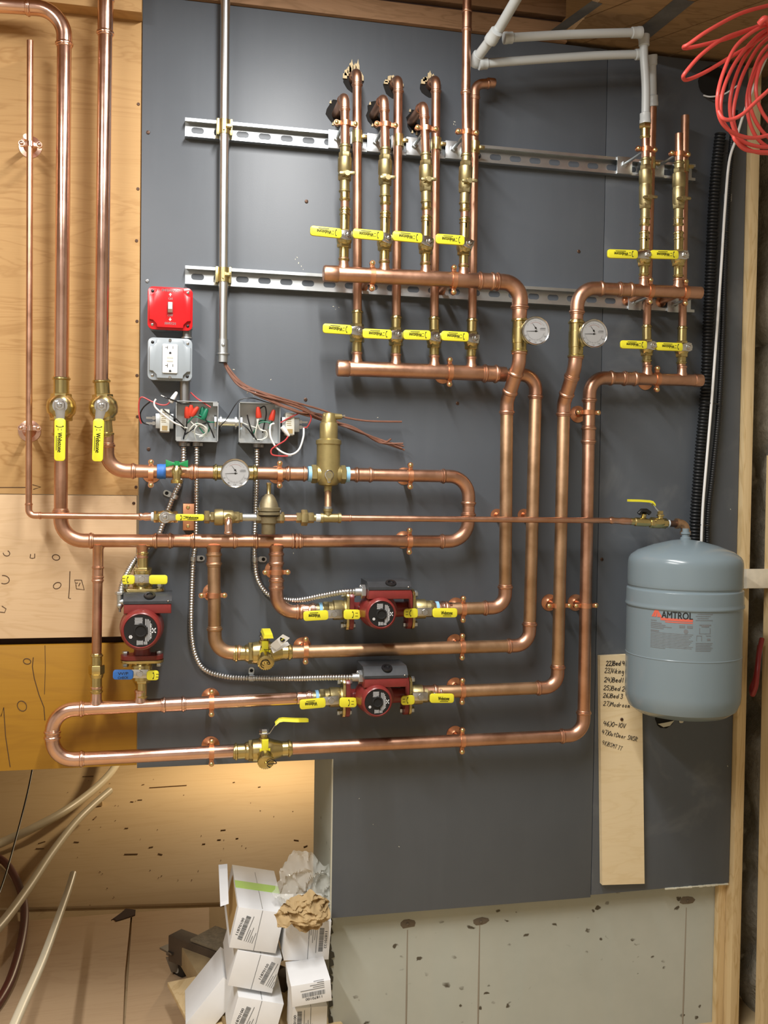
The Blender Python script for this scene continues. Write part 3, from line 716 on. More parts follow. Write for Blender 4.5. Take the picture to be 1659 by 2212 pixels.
# ================================================================ slotted channel
def channel(z, x0, x1, label):
    o = thing('slotted_channel', label, 'channel', (x0, 0, z), 'slotted steel channels')
    pr = [(0.0, -0.0205), (0.021, -0.0205), (0.021, -0.0135), (0.0170, -0.0135), (0.0170, -0.0152), (0.0186, -0.0152), (0.0186, -0.0181), (0.0024, -0.0181),
          (0.0024, 0.0181), (0.0186, 0.0181), (0.0186, 0.0152), (0.0170, 0.0152), (0.0170, 0.0135), (0.021, 0.0135), (0.021, 0.0205), (0.0, 0.0205)]
    part(MB().rings([[Vector((x, -a-0.0004, z+b)) for a, b in pr] for x in (x0, x1)]), 'rail', GALV, o)
    x = x0+0.028
    while x < x1-0.02:
        part(MB().prism(rrect(0.029, 0.014, 0.0068, 4), (x, -0.0026, z), X, Z, 0.0003), 'slot', BOARD, o, flat=True); x += 0.0508
    return o
zS1 = P(760, 287, 0.021).z-0.0205; zS2 = P(800, 597.5, 0.021).z-0.0205
channel(zS1, P(400, 270, 0.02).x, P(1502, 365, 0.02).x, 'upper slotted steel channel crossing the charcoal board')
channel(zS2, P(400, 590, 0.02).x, P(1500, 650, 0.02).x, 'lower slotted steel channel behind the pipe manifolds')

# ================================================================ the two tall copper risers and the thin one
hB = 0.075
rB = rad(30.5, 128, 450, hB)
B1, B2 = P(139.5, 75, hB), P(132.5, 815, hB)
pipe_run('copper_pipe', 'wide copper riser nearer the picture edge, with an elbow at the timber ledger', [P(-60, 8, hB), P(139.5, 20, hB), B2], rB, COPB, R=0.055, coup=())
pipe_run('copper_pipe', 'wide copper riser beside the charcoal board, with a sleeve near the ceiling', [P(229, -60, hB), P(218.5, 822, hB)], rB, COPB, coup=((P(228, 35, hB), 0.085),))
hE = 0.062
rE = rad(27.5, 600, 1168, hE)
ball_valve('big brass ball valve with hanging yellow handle on the outer copper riser', (131.5, 876), hB-0.005, 0.05, (132.5, 811), (132, 945), rB*0.97, (130, 904), (129, 996), 23, rn=0.0135, bodyk=1.18)
ball_valve('big brass ball valve with hanging yellow handle on the riser beside the charcoal board', (220, 877), hB-0.005, 0.05, (219, 817), (228, 945), rB*0.97, (213.5, 905), (210.5, 997), 23, rn=0.0135, bodyk=1.18)
# outer riser continues down and turns into the long return header
zE = P(700, 1169, hE).z; zD_ = P(800, 1026, hE).z
def HP(u, z, h):            # a point on the level z at height h above the wall, found at column u
    v = 1106
    for _ in range(6):
        p = P(u, v, h); v -= (z-p.z)/mpp(u, v, h)
    return P(u, v, h)
xR = P(1012, 1100, hE).x
E0 = HP(131, zE, hE)
pipe_run('copper_pipe', 'long copper header from the outer riser, looping back to the air separator',
    [P(132, 935, hB-0.005), E0, Vector((xR, -hE, zE)), Vector((xR, -hE, zD_)), HP(751, zD_, hE)], rE, COP, fit=COP, R=0.048,
    coup=((HP(352, zE, hE), 0.045), (HP(640, zE, hE), 0.03), (HP(785, zD_, hE), 0.045)),
    tees=((HP(212, zE, hE), -Z, 0.0105, 0.075, 0), (HP(308, zE, hE), -Z, 0.0105, 0.03, 0), (HP(462, zE, hE), -Z, rE*0.98, 0.045, 0.105), (HP(597, zE, hE), -Z, rE*0.98, 0.045, 0.105)))
pipe_run('copper_pipe', 'copper supply pipe turning from the second riser toward the air separator', [P(231, 935, hB-0.005), HP(231, zD_, hE), HP(650, zD_, hE)], rE, COP, R=0.040,
    coup=((HP(418, zD_, hE), 0.02), (HP(640, zD_, hE), 0.05)))
# thin riser and the fill line
hA = 0.075; rA = rad(13.5, 60, 600, hA)
hL = 0.10; zL = HP(800, P(800, 1119.5, hL).z, hL).z
pipe_run('copper_pipe', 'thin open-ended copper riser at the picture edge, turning along the fill line', [P(65, 88, hA), HP(62, zL, hA), HP(316, zL, hL)], rA, COP, R=0.013, sl=0.014)
for (v, w_) in ((312, 'upper'), (925, 'lower')):
    clamp(66 if v == 312 else 64, v, hA, Z, rA*1.02, '%s copper split-ring hanger on the thin riser' % w_, mat=COPB, flange=False)
    c = P(66 if v == 312 else 64, v+6, 0.0003)
    part(MB().lathe(c, F, [(0, 0.024), (0.002, 0.024), (0.0035, 0.015), (0.02, 0.006), (hA-rA, 0.006)], 28), 'rosette', COPB, bpy.data.objects[[n for n in WL if n.startswith('pipe_clamp')][-1]])
# vertical branch left of the first pump
hF = 0.062; rF = rad(21, 210, 1330, hF)
zG = P(208, 1528, hF).z
pF0 = HP(212, zE, hF)
pipe_run('copper_pipe', 'upright copper bypass pipe between the header and the brass union', [P(211.5, 1225, hF), P(208.5, 1425, hF)], rF, COP, coup=((P(211.5, 1240, hF), 0.038),))
c = P(208.5, 1452, hF)
o = thing('brass_union', 'brass press union on the upright bypass pipe beside the first pump', 'union', c)
m = MB(); sleeve(m, c, Z, rF, 0.042, 0.012); m.hexa(c, Z, -0.004, 0.016, rF*1.62); m.lathe(c, Z, [(-0.012, rF*1.3), (-0.004, rF*1.45)], 20); sleeve(m, c, Z, rF, -0.048, -0.01)
part(m, 'body', BRASS, o)
# ================================================================ lower loops
hG = 0.062; rG = rad(27.5, 700, 1620, hG)
G1, G2 = P(186, 1532, hG), P(645, 1508, hG); H1, H2 = P(182, 1640, hG), P(505, 1622, hG)
zGl = (G1.z+G2.z)/2; 
def lvl(u, v, h): return P(u, v, h)
xU = P(111, 1590, hG).x
pipe_run('copper_pipe', 'long copper loop that bends back at the orange plywood, under both lower pumps', [P(640, 1508.5, hG), P(114, 1534.5, hG), P(112, 1642.5, hG), P(510, 1622, hG)], rG, COPB, R=0.046,
    coup=((P(375, 1522, hG), 0.055),), tees=((P(208, 1531, hG), Z, rF, 0.040, 0), (P(303, 1526, hG), Z, 0.011, 0.028, 0)))
pipe_run('copper_pipe', 'upright copper pipe ending on the loop under the brass union', [P(208.3, 1478, hG), P(208, 1515, hG)], rF, COPB)
hK = 0.062; rK = rad(27, 1150, 1100, hK)
# downcomer to the lower bypass valve
pipe_run('copper_pipe', 'copper downcomer bending to the tagged brass purge valve', [HP(462, zE-0.022, hE), P(464, 1410, hE), P(512, 1410, hE)], rE, COPD, R=0.040, coup=((P(462, 1208, hE), 0.034),))
pipe_run('copper_pipe', 'copper riser that rises from the tagged purge valve to the lower central manifold', [P(622, 1409, hK), P(1143, 1394, hK), P(1158, 810, hK), P(1100, 808.5, hK)], rK, COPD, fit=COP, R=0.036, coup=())
pipe_run('copper_pipe', 'copper downcomer bending to the upper of the two lower pumps', [HP(597, zE-0.022, hE), P(597, 1322, hE), P(660, 1322, hE)], rE, COP, R=0.042, coup=((P(597, 1207, hE), 0.034), (P(597, 1262, hE), 0.03), (P(655, 1322, hE), 0.04)))
hT = 0.122
pipe_run('copper_pipe', 'copper riser from the upper lower pump, jogging in front of the lower manifold', [P(935, 1316, hK), P(1091, 1312.5, hK), P(1095, 868, hK+0.01), P(1121, 786, hT), P(1122, 762, hT)], rK, COPD, fit=COP, R=0.034, coup=((P(950, 1316, hK), 0.045), (P(1108, 828, 0.10), 0.06)))
pipe_run('copper_pipe', 'copper riser from the lowest pump, jogging below its dial gauge', [P(910, 1496, hK), P(1204, 1484.5, hK), P(1218, 872, hK+0.01), P(1241, 795, hT), P(1243.5, 772, hT)], rK, COPD, fit=COP, R=0.034, coup=((P(925, 1496, hK), 0.045), (P(1230, 835, 0.105), 0.06)))
pipe_run('copper_pipe', 'outermost copper riser from the lowest purge valve to the lower manifold by the wall edge', [P(622, 1616.5, hK), P(1260, 1588, hK), P(1274, 815.5, hK), P(1516, 822, hK)], rK, COP, fit=COP, R=0.040,
    coup=((P(1270.5, 940, hK), 0.045), (P(1360, 816.5, hK), 0.04)), caps=((P(1516, 822, hK), X, 0.022),),
    tees=((P(1398, 818, hK), Z, 0.0098, 0.026, 0), (P(1473, 820, hK), Z, 0.0098, 0.026, 0)))
# ================================================================ central manifolds
rM = rad(33, 870, 590, hT); rM2 = rad(33, 880, 801, hK)
pipe_run('copper_manifold', 'upper central copper manifold under four brass valve stacks', [P(699, 590.5, hT), P(1124.5, 611, hT), P(1122, 690, hT)], rM, COP, cat='manifold', group='copper manifolds', R=0.040,
    coup=((P(1050, 607, hT), 0.042),), caps=((P(698, 590.5, hT), -X, 0.034),), tees=[(P(u, 598, hT), Z, 0.0098, 0.027, 0) for u in (742, 830, 919, 1001)])
pipe_run('copper_manifold', 'lower central copper manifold under four lower yellow-handled valves', [P(728, 795, hK), P(1092, 808.5, hK)], rM2, COP, cat='manifold', group='copper manifolds',
    coup=((P(1059, 807.5, hK), 0.040),), caps=((P(727, 795, hK), -X, 0.030),), tees=[(P(u, 800, hK), Z, 0.0100, 0.028, 0) for u in (771, 855, 938, 1018)])
pipe_run('copper_manifold', 'upper copper manifold by the wall edge under two brass valve stacks', [P(1514, 633, hT), P(1249, 621.5, hT), P(1245, 700, hT)], rK, COP, cat='manifold', group='copper manifolds', R=0.044,
    coup=((P(1350, 627, hT), 0.040),), tees=[(P(u, 630, hT), Z, 0.0098, 0.024, 0) for u in (1390, 1464)])
for (u0, v0, v1, gu, gv, lab, lab2) in ((1122.5, 686, 765, 1157.5, 714.5, 'brass gauge tee below the upper central manifold elbow', 'round dial gauge on the riser below the upper central manifold'),
        (1244.5, 691, 776, 1283, 720.5, 'brass gauge tee below the upper wall-edge manifold elbow', 'round dial gauge beside the wall-edge manifold elbow')):
    c = P(u0, (v0+v1)/2, hT); L = (v1-v0)*mpp(u0, v0, hT)
    o = thing('gauge_tee', lab, 'fitting', c, 'brass gauge tees'); m = MB()
    sleeve(m, c, Z, rK, L/2, L*0.2); sleeve(m, c, Z, rK, -L/2, -L*0.2); m.lathe(c, Z, [(-L*0.21, rK*1.1), (-L*0.2, rK*1.2), (L*0.2, rK*1.2), (L*0.21, rK*1.1)], 24)
    m.lathe(c, (X*0.75+F*0.65), [(0, rK*0.8), (rK*1.5, rK*0.8), (rK*1.7, rK*0.7)], 16)
    part(m, 'body', BRASS, o)
    gauge(gu, gv, hT+0.055, 31, c+(X*0.75+F*0.65).normalized()*rK*1.5, lab2)
# ---- verticals over the manifolds
rV = 0.0098
NTH = 'first second third fourth'.split()
tops = ((747, 229), (832, 232), (918, 247), None); bot = ((742.5, 575), (830, 580), (919, 584), (1001.5, 589))
nuts = ((751, 508), (838, 515), (926, 522), (1014, 526)); mid = ((746, 330), (833, 336), (920.5, 348), (1008, 350))
bfl = (380, 389, 393, 396)
grips = (((738, 505), (670, 498)), ((828, 510), (762, 504)), ((912, 515), (848, 509)), ((1003, 520), (941, 515.5)))
def flow_valve(lab, top, botp, bf, h, label_group='brass balancing valves'):
    a = P(*top, h); b = P(*botp, h); d = (b-a).normalized(); L = (b-a).length
    o = thing('balancing_valve', lab, 'valve', (a+b)/2, label_group)
    r = rV; m = MB(); sleeve(m, a, d, r, 0.0, 0.024); m.hexa(a, d, 0.018, 0.030, r*1.42)
    m.lathe(a, d, [(0.03, r*1.55), (0.032, r*1.6), (0.060, r*1.6), (0.062, r*1.45), (0.066, r*1.45), (0.068, r*1.55), (L-0.040, r*1.5), (L-0.036, r*1.35)], 24)
    m.hexa(a, d, L-0.042, L-0.028, r*1.5); sleeve(m, a, d, r, L, L-0.028)
    part(m, 'body', CAST, o)
    c = P(*bf, h); ax = c+d*0  # small wing handle on the front
    m = MB().lathe(c, F, [(0, r*0.9), (r*1.9, r*0.7), (r*2.0, r*0.5)], 12)
    q = c+F*(r*2.1)
    for sg in (-1, 1): m.prism(rrect(0.014, 0.007, 0.003, 3, sg*0.011, 0.001*sg), q-F*0.0025, X, Z, 0.005, 0.001)
    m.lathe(q-F*0.003, F, [(0, 0.0065), (0.006, 0.006)], 10)
    part(m, 'wing_handle', CAST, o)
    return o
for i in range(4):
    w_ = NTH[i]
    if tops[i]:
        # elbow turning into the ragged hole in the board
        c = P(tops[i][0]-2.5, tops[i][1]-22, hT)
        pipe_run('copper_pipe', '%s front stub above the upper central manifold, elbowing into the board' % w_, [(c.x, 0.02, c.z+0.004), c, P(*mid[i], hT)], rV, COP, R=0.019, sl=0.016)
        ph = P(tops[i][0]-19, tops[i][1]+14, 0.001); random.seed(i+40)
        m = MB().prism([((0.024+0.004*random.uniform(-1, 1))*math.cos(t*0.42), (0.030+0.005*random.uniform(-1, 1))*math.sin(t*0.42)) for t in range(15)], ph+Vector((0, 0.0007, 0)), X, Z, 0.0006)
        part(m, 'cut_hole', DARK, bd, label='dark cut opening')
        m = MB()
        for k in range(3):
            a_ = (2.3, 4.3, 4.75)[k]; e = Vector((math.cos(a_), 0, math.sin(a_)*1.25)); q = ph+e*0.024
            m.prism([(-0.0025, -0.003), (0.0025, -0.003), (0.002, 0.002), (0, 0.0045)], q, X, Z, 0.002)
        part(m, 'splinter', SPLINT, bd, label='pale torn splinters')
    else:
        pipe_run('copper_pipe', 'front copper pipe rising past the white tubing to the ceiling', [P(1010, -80, hT), P(1006.5, 200, hT), P(*mid[3], hT)], rad(19, 1005, 200, hT), COP, coup=((P(1009, 45, hT), 0.05),), R=0.3, sl=0.0)
    flow_valve('brass balancing valve with wing handle, %s of four above the upper manifold' % w_, (mid[i][0]-0.5, mid[i][1]-18), (bot[i][0]+1.5, (418, 428, 441, 444)[i]), (mid[i][0]+1, bfl[i]), hT)
    a = P(bot[i][0]+2.5, nuts[i][1]-43, hT); b = P(bot[i][0]+2.3, (418, 428, 441, 444)[i]-1, hT)
    o = pipe_run('brass_nipple', 'short brass and copper joint over %s upper yellow handle' % w_, [b, a], rV*0.97, COP, cat='fitting', group='brass joints over the yellow handles')
    m = MB(); d = (b-a).normalized(); Lx = (b-a).length
    sleeve(m, a, d, rV, Lx*0.62, Lx+0.004); sleeve(m, a, d, rV, Lx*0.34, -0.012)
    part(m, 'sleeve', BRASS, o)
    ball_valve('brass ball valve with yellow handle, %s of four on the upper central manifold' % w_, nuts[i], hT, 0.036, (bot[i][0]+2.5, nuts[i][1]-49), (bot[i][0], bot[i][1]-9), rV, grips[i][0], grips[i][1], 21)
    clamp(mid[i][0]+1, (267, 270, 278, 286)[i], hT, Z, rV*1.05, '%s copper clamp on a threaded rod above the upper central manifold' % w_, flange=False)
    o = bpy.data.objects[[n for n in WL if n.startswith('pipe_clamp')][-1]]
    c = P(mid[i][0]+1, (267, 270, 278, 286)[i], hT)
    zr = zS1+0.004
    part(MB().tube([(c.x-0.004, -0.018, zr), (c.x-0.004, -hT+0.006, zr), (c.x-0.002, -hT+0.004, c.z)], 0.004, 10), 'rod', GALV, o)
    part(MB().box((c.x-0.004, -0.0235, zr-0.003), X, Z, 0.040, 0.042, 0.004, 0.001).hexa((c.x-0.004, -0.0255, zr), F, 0, 0.007, 0.0085), 'channel_plate', GALV, o)
# back pipes
bt = ((770.5, 178), (859.5, 193), (941, 193), (1024.5, 222)); bb = ((772, 672), (856, 684), (938, 686), (1020, 690))
bn = ((775, 714.5), (858.5, 722.5), (941.5, 727.5), (1024, 731)); bz = ((771, 781), (855, 785), (938, 788), (1018, 790))
bg = (((760, 713), (697, 709)), ((846, 723), (783, 720)), ((930, 724.5), (871, 723)), ((1012, 728), (953, 725)))
hb = hK-0.008; rb = 0.0105
for i in range(4):
    w_ = NTH[i]
    if i < 3:
        c = P(bt[i][0]+1, bt[i][1]-24, hb)
        pipe_run('copper_pipe', '%s rear copper pipe from a splintered hole down behind the upper manifold' % w_, [(c.x, 0.02, c.z+0.004), c, P(*bb[i], hb)], rb, COP, R=0.021, sl=0.016)
        ph = P(c and px((c.x, 0, c.z))[0], px((c.x, 0, c.z))[1], 0.001); random.seed(i+70)
        m = MB().prism([((0.024+0.003*random.uniform(-1, 1))*math.cos(t*0.42), (0.026+0.003*random.uniform(-1, 1))*math.sin(t*0.42)) for t in range(15)], ph+Vector((0, 0.0007, 0)), X, Z, 0.0006)
        part(m, 'cut_hole', DARK, bd, label='dark cut opening')
        m = MB()
        for k in range(8):
            a_ = 0.35+k*0.34+random.uniform(-0.1, 0.1); hh = (0.036, 0.010, 0.028)[i]*random.uniform(0.35, 1.0)*(1.0 if 1.0 < a_ < 2.1 else 0.35); q = ph+Vector((math.cos(a_)*0.021, -0.001, math.sin(a_)*0.022))
            m.prism([(-0.0050, -0.005), (0.0050, -0.005), (0.0045, hh*0.5), (0.0022, hh*0.75), (0.0012, hh), (-0.001, hh*0.7), (-0.0045, hh*0.6)], q, X, Z, 0.003, 0)
        part(m, 'splinter', SPLINT, bd, label='pale torn splinters')
    else:
        pipe_run('copper_pipe', 'rear copper pipe turning aside with a capped end below the white tubing', [P(1066, 180, hb), P(1026, 182, hb), P(*bb[3], hb)], rb, COP, R=0.021, sl=0.018, caps=((P(1070, 180, hb), X, 0.02),))
    ball_valve('brass ball valve with yellow handle, %s of four on the lower central manifold' % w_, bn[i], hb, 0.036, (bb[i][0], bb[i][1]-2), (bz[i][0], bz[i][1]-14), rb, bg[i][0], bg[i][1], 20.5)
    a = P(bz[i][0], bz[i][1]-16, hb); b = P(bz[i][0], bz[i][1]+3, hb)
    pipe_run('copper_nipple', 'short copper nipple under %s lower central yellow handle' % w_, [a, b], rb, COP, cat='fitting', group='copper nipples on the lower manifolds')
    zz = zS1; pc = P(bt[i][0]+1.5, 300, hb)
    o = thing('channel_clamp', 'zinc channel clamp holding %s rear copper pipe' % w_, 'pipe clamp', (pc.x, -hb, zz), 'zinc channel clamps')
    m = MB().lathe((pc.x, -hb, zz), Z, [(-0.014, rb*1.03), (-0.014, rb*1.16), (0.014, rb*1.16), (0.014, rb*1.03)], 20)
    part(m, 'strap', ZINC, o)
    for sg in (-1, 1): part(MB().box((pc.x+sg*0.0125, -0.030, zz), X, Z, 0.004, 0.028, 0.034, 0.0005), 'foot', GALV, o)
    part(MB().hexa((pc.x+rb*0.9, -hb-0.006, zz), X, 0, 0.012, 0.005), 'bolt', ZINC, o)
# ---- the pair of stacks by the wall edge
fr = [dict(mid=(1395, 355), nut=(1394, 549.5), bot=(1391, 604), bf=431, ve=477, g=((1377, 550), (1312, 548)), cl=323, n='nearer the gauges'),
      dict(mid=(1467, 362), nut=(1477, 550.5), bot=(1465, 607), bf=434, ve=477, g=((1465, 551), (1405, 549.5)), cl=333, n='nearest the stone wall')]
for i, q in enumerate(fr):
    if i == 0:
        pipe_run('copper_pipe', 'short copper stub between white tubing and brass valve at the wall edge', [P(1394, 285, hT), P(*q['mid'], hT)], rV, COP)
        m = MB(); a = P(1393.5, 262, hT); b = P(1393.5, 300, hT); d = (b-a).normalized(); L = (b-a).length
        o = thing('tubing_adapter', 'brass adapter joining white tubing to copper', 'fitting', a); sleeve(m, a, d, rV, L, 0.010); m.hexa(a, d, 0.006, 0.018, rV*1.5); m.lathe(a, d, [(-0.004, rV*0.85), (0.01, rV*0.85)], 16); part(m, 'body', BRASS, o)
    else: pipe_run('copper_pipe', 'open-ended copper stub above the brass valve nearest the stone wall', [P(1467, 289, hT), P(*q['mid'], hT)], rV, COP)
    flow_valve('brass balancing valve with wing handle %s, above the wall-edge manifold' % q['n'], (q['mid'][0], q['mid'][1]-14), (q['mid'][0]-1.5, q['ve']), (q['mid'][0]+1, q['bf']), hT)
    a = P(q['bot'][0]+1, q['nut'][1]-38, hT); b = P(q['mid'][0]-2, q['ve']-1, hT)
    o = pipe_run('brass_nipple', 'short brass joint over the yellow handle %s' % q['n'], [b, a], rV*0.97, COP, cat='fitting', group='brass joints over the yellow handles')
    m = MB(); d = (b-a).normalized(); Lx = (b-a).length; sleeve(m, a, d, rV, Lx*0.62, Lx+0.004); sleeve(m, a, d, rV, Lx*0.34, -0.012); part(m, 'sleeve', BRASS, o)
    ball_valve('brass ball valve on the upper wall-edge manifold, yellow handle %s' % q['n'], q['nut'], hT, 0.036, (q['bot'][0]+1, q['nut'][1]-38), (q['bot'][0], q['bot'][1]-7), rV, q['g'][0], q['g'][1], 18.5)
    clamp(q['mid'][0]+1, q['cl'], hT, Z, rV*1.05, 'copper clamp on a threaded rod at the wall edge, %s' % q['n'], flange=False)
    o = bpy.data.objects[[n for n in WL if n.startswith('pipe_clamp')][-1]]; c = P(q['mid'][0]+1, q['cl'], hT); zr = zS1+0.004
    part(MB().tube([(c.x-0.008, -0.018, zr), (c.x-0.006, -hT+0.006, zr), (c.x-0.004, -hT+0.004, c.z)], 0.004, 10), 'rod', GALV, o)
    part(MB().box((c.x-0.008, -0.0235, zr-0.003), X, Z, 0.040, 0.042, 0.004, 0.001).hexa((c.x-0.008, -0.0255, zr), F, 0, 0.007, 0.0085), 'channel_plate', GALV, o)
rear = [dict(top=(1410, 232), bb=(1397, 704), nut=(1409, 746.5), bz=(1397, 797), g=((1397, 745.5), (1340, 744)), n='nearer the gauges'),
        dict(top=(1480, 250), bb=(1474, 707), nut=(1484.5, 749.5), bz=(1472, 801), g=((1474, 750), (1417, 748)), n='nearest the stone wall')]
for i, q in enumerate(rear):
    pipe_run('copper_pipe', 'rear copper pipe behind the wall-edge brass valves, %s' % q['n'], [P(*q['top'], hb), P(*q['bb'], hb)], rb*0.95, COP)
    ball_valve('brass ball valve on the lower wall-edge manifold, yellow handle %s' % q['n'], q['nut'], hb, 0.040, (q['bb'][0], q['bb'][1]-2), (q['bz'][0], q['bz'][1]-13), rb*0.95, q['g'][0], q['g'][1], 17.5)
    pipe_run('copper_nipple', 'short copper nipple under the lower wall-edge yellow handle %s' % q['n'], [P(q['bz'][0], q['bz'][1]-16, hb), P(q['bz'][0], q['bz'][1]+6, hb)], rb, COP, cat='fitting', group='copper nipples on the lower manifolds')
    pc = P((1405, 1478)[i], 350, hb)
    o = thing('channel_clamp', 'zinc channel clamp holding the wall-edge rear pipe %s' % q['n'], 'pipe clamp', (pc.x, -hb, zS1), 'zinc channel clamps')
    part(MB().lathe((pc.x, -hb, zS1), Z, [(-0.014, rb*1.03), (-0.014, rb*1.16), (0.014, rb*1.16), (0.014, rb*1.03)], 20), 'strap', ZINC, o)
    for sg in (-1, 1): part(MB().box((pc.x+sg*0.0125, -0.030, zS1), X, Z, 0.004, 0.028, 0.034, 0.0005), 'foot', GALV, o)
    part(MB().hexa((pc.x+rb*0.9, -hb-0.006, zS1), X, 0, 0.012, 0.005), 'bolt', ZINC, o)
    pz = P((1382, 1466)[i], 655, 0.02)
    o = thing('channel_plate', 'square zinc plate on the lower channel under the wall-edge manifold, %s' % q['n'], 'plate', pz, 'square plates on the lower channel')
    part(MB().box((pz.x-0.016, -0.0235, zS2-0.004), X, Z, 0.034, 0.040, 0.004, 0.001), 'plate', GALV, o); part(MB().hexa((pz.x-0.016, -0.0255, zS2-0.004), F, 0, 0.007, 0.008).lathe((pz.x-0.016, -0.0255, zS2-0.004), F, [(0, 0.0042), (0.10, 0.0042)], 10), 'bolt', GALV, o)
# clamps: centre manifold straps
for (u, v, h, d, r, lab) in ((804, 596, hT, X, rM, 'wide copper strap between first two stacks on the upper central manifold'), (980, 605, hT, X, rM, 'wide copper strap between last two stacks on the upper central manifold'),
        (971, 804, hK, X, rM2, 'copper strap on the lower central manifold'), (1404, 629, hT, X, rK, 'copper strap on the upper wall-edge manifold, nearer the gauges'), (1480, 632, hT, X, rK, 'copper strap on the upper wall-edge manifold, at its end'),
        (1419, 819, hK, X, rK, 'copper strap on the lower wall-edge manifold'), (1270, 891, hK, Z, rK, 'copper strap high on the outermost riser'),
        (1207, 1308, hK, Z, rK, 'copper strap low on the riser from the lowest pump'), (1265, 1308, hK, Z, rK, 'copper strap low on the outermost riser'),
        (326, 1023, hE, X, rE, 'copper strap on the supply pipe beside the blue tape'), (604, 1025, hE, X, rE, 'copper strap on the supply pipe between gauge and air separator'), (886, 1028, hE, X, rE, 'copper strap on the header loop beyond the air separator'),
        (884, 1169, hE, X, rE, 'copper strap on the header below the thin fill line'), (460, 1286, hE, Z, rE, 'copper strap on the downcomer to the tagged purge valve'), (597, 1236, hE, Z, rE, 'copper strap on the downcomer to the upper lower pump'),
        (660, 1405, hK, X, rK, 'copper strap beside the tagged purge valve'), (998, 1397, hK, X, rK, 'copper strap between the two lower pumps'), (1000, 1316, hK, X, rK, 'copper strap beyond the upper lower pump'),
        (457, 1518, hG, X, rG, 'copper strap on the upper pipe of the bent loop'), (457, 1625, hG, X, rG, 'copper strap on the lowest pipe before the purge valve'), (998, 1493, hK, X, rK, 'copper strap beyond the lowest pump'), (998, 1600, hK, X, rK, 'copper strap on the lowest pipe below the lowest pump')):
    clamp(u, v, h, d, r, lab)
# ================================================================ white tubing under the ceiling
rP = rad(18.5, 1250, 110, 0.12)
def tubing(label, pts, r, ends):
    o = thing('white_tubing', label, 'tubing', pts[0], 'white plastic tubing')
    part(MB().tube(spline(pts, 6), r, 14), 'tube', PEX, o)
    for a, d, L in ends: part(MB().lathe(a, d, [(0, r*1.02), (0.002, r*1.28), (L*0.6, r*1.28), (L*0.65, r*1.36), (L, r*1.34)], 18), 'ring', PEX, o)
    return o
a, b = P(1022, 136, 0.10), P(1140, -45, 0.30)
tubing('thick white tubing slanting up to the ceiling past the copper pipe', [a, P(1073, 68, 0.18), P(1085, 50, 0.20), b], rP*1.15, [(P(1036, 117, 0.12), (a-b).normalized(), 0.028), (P(1074, 66, 0.19), (a-b).normalized(), 0.03)])
a, b = P(1036, 138, 0.11), P(1388, 117, 0.11); d = (b-a).normalized()
tubing('lower white tubing running level below the planks', [a, a.lerp(b, 0.3)+Vector((0, 0, 0.002)), a.lerp(b, 0.7)+Vector((0, 0, 0.003)), b], rP, [(a+d*0.02, -d, 0.022), (b-d*0.02, d, 0.026)])
a, b = P(1094, 82, 0.15), P(1382, 70, 0.15); d = (b-a).normalized()
tubing('upper white tubing running level below the planks', [a, a.lerp(b, 0.5)+Vector((0, 0, 0.002)), b], rP, [(a+d*0.016, -d, 0.022), (b-d*0.022, d, 0.026)])
a, b = P(1391, 80, hT), P(1394, 264, hT); d = (b-a).normalized()
tubing('white tubing dropping in front to the brass adapter', [a, P(1391, 120, hT), P(1395, 190, hT), b], rP, [(a+d*0.022, -d, 0.026), (b-d*0.022, d, 0.026)])
a, b = P(1409, 123, hb+0.02), P(1411, 226, hb); d = (b-a).normalized()
tubing('white tubing dropping behind the front one at the wall edge', [a, a.lerp(b, 0.5), b], rP*0.92, [(a+d*0.02, -d, 0.024), (b-d*0.022, d, 0.026)])
# ================================================================ fill line
c0 = HP(334, zL, hL)
def HL(u): return HP(u, zL, hL)
def seg_lathe(o, name, mat, u0, u1, prof, hexs=()):
    a = HL(u0); L = HL(u1).x-a.x; m = MB()
    if prof: m.lathe(a, X, [(t*L, r) for t, r in prof], 20)
    for t0, t1, r in hexs: m.hexa(a, X, t0*L, t1*L, r)
    return part(m, name, mat, o)
o = thing('male_adapter', 'copper male adapter with white thread tape on the fill line', 'fitting', HL(305))
seg_lathe(o, 'body', COPB, 300, 328, [(0, rA*1.05), (0.1, rA*1.3), (0.3, rA*1.1), (0.5, rA*1.35), (1, rA*1.2)]); seg_lathe(o, 'tape', PTFE, 326, 335, [(0, rA*1.2), (0.2, rA*1.5), (1, rA*1.45)])
o = thing('ball_valve', 'small brass ball valve with yellow handle on the fill line', 'valve', HL(356), 'ball valves with yellow handles')
seg_lathe(o, 'body', BRASS, 332, 384, [(0.15, rA*1.5), (0.3, rA*2.0), (0.5, rA*2.1), (0.7, rA*2.0), (0.85, rA*1.5)], ((0, 0.22, rA*1.9), (0.80, 1.0, rA*1.9)))
nut = HL(357)+F*0.026; nut_and_stem(o, HL(357), nut, 0.0075, 0.011); lever(o, nut, X, 0.030, 0.016); handle(o, nut+F*0.001, X, 0.022, 0.083, 0.0145)
o = thing('backflow_valve', 'brass backflow preventer on the fill line with a copper drain elbow', 'valve', HL(485))
seg_lathe(o, 'body', CAST, 441, 524, [(0.05, rA*1.3), (0.25, rA*1.3), (0.26, rA*2.5), (0.30, rA*2.75), (0.48, rA*2.75), (0.50, rA*2.4), (0.72, rA*2.4), (0.78, rA*1.9), (0.9, rA*1.5)], ((0, 0.14, rA*2.1), (0.16, 0.27, rA*1.7), (0.78, 0.92, rA*1.9), (0.90, 1.0, rA*1.5)))
c = HL(492); e, t = elbow_mesh(c+F*0.034-Z*0.004, F, Vector((0, 0, -1)), 0.0080, 0.016, 0.016)
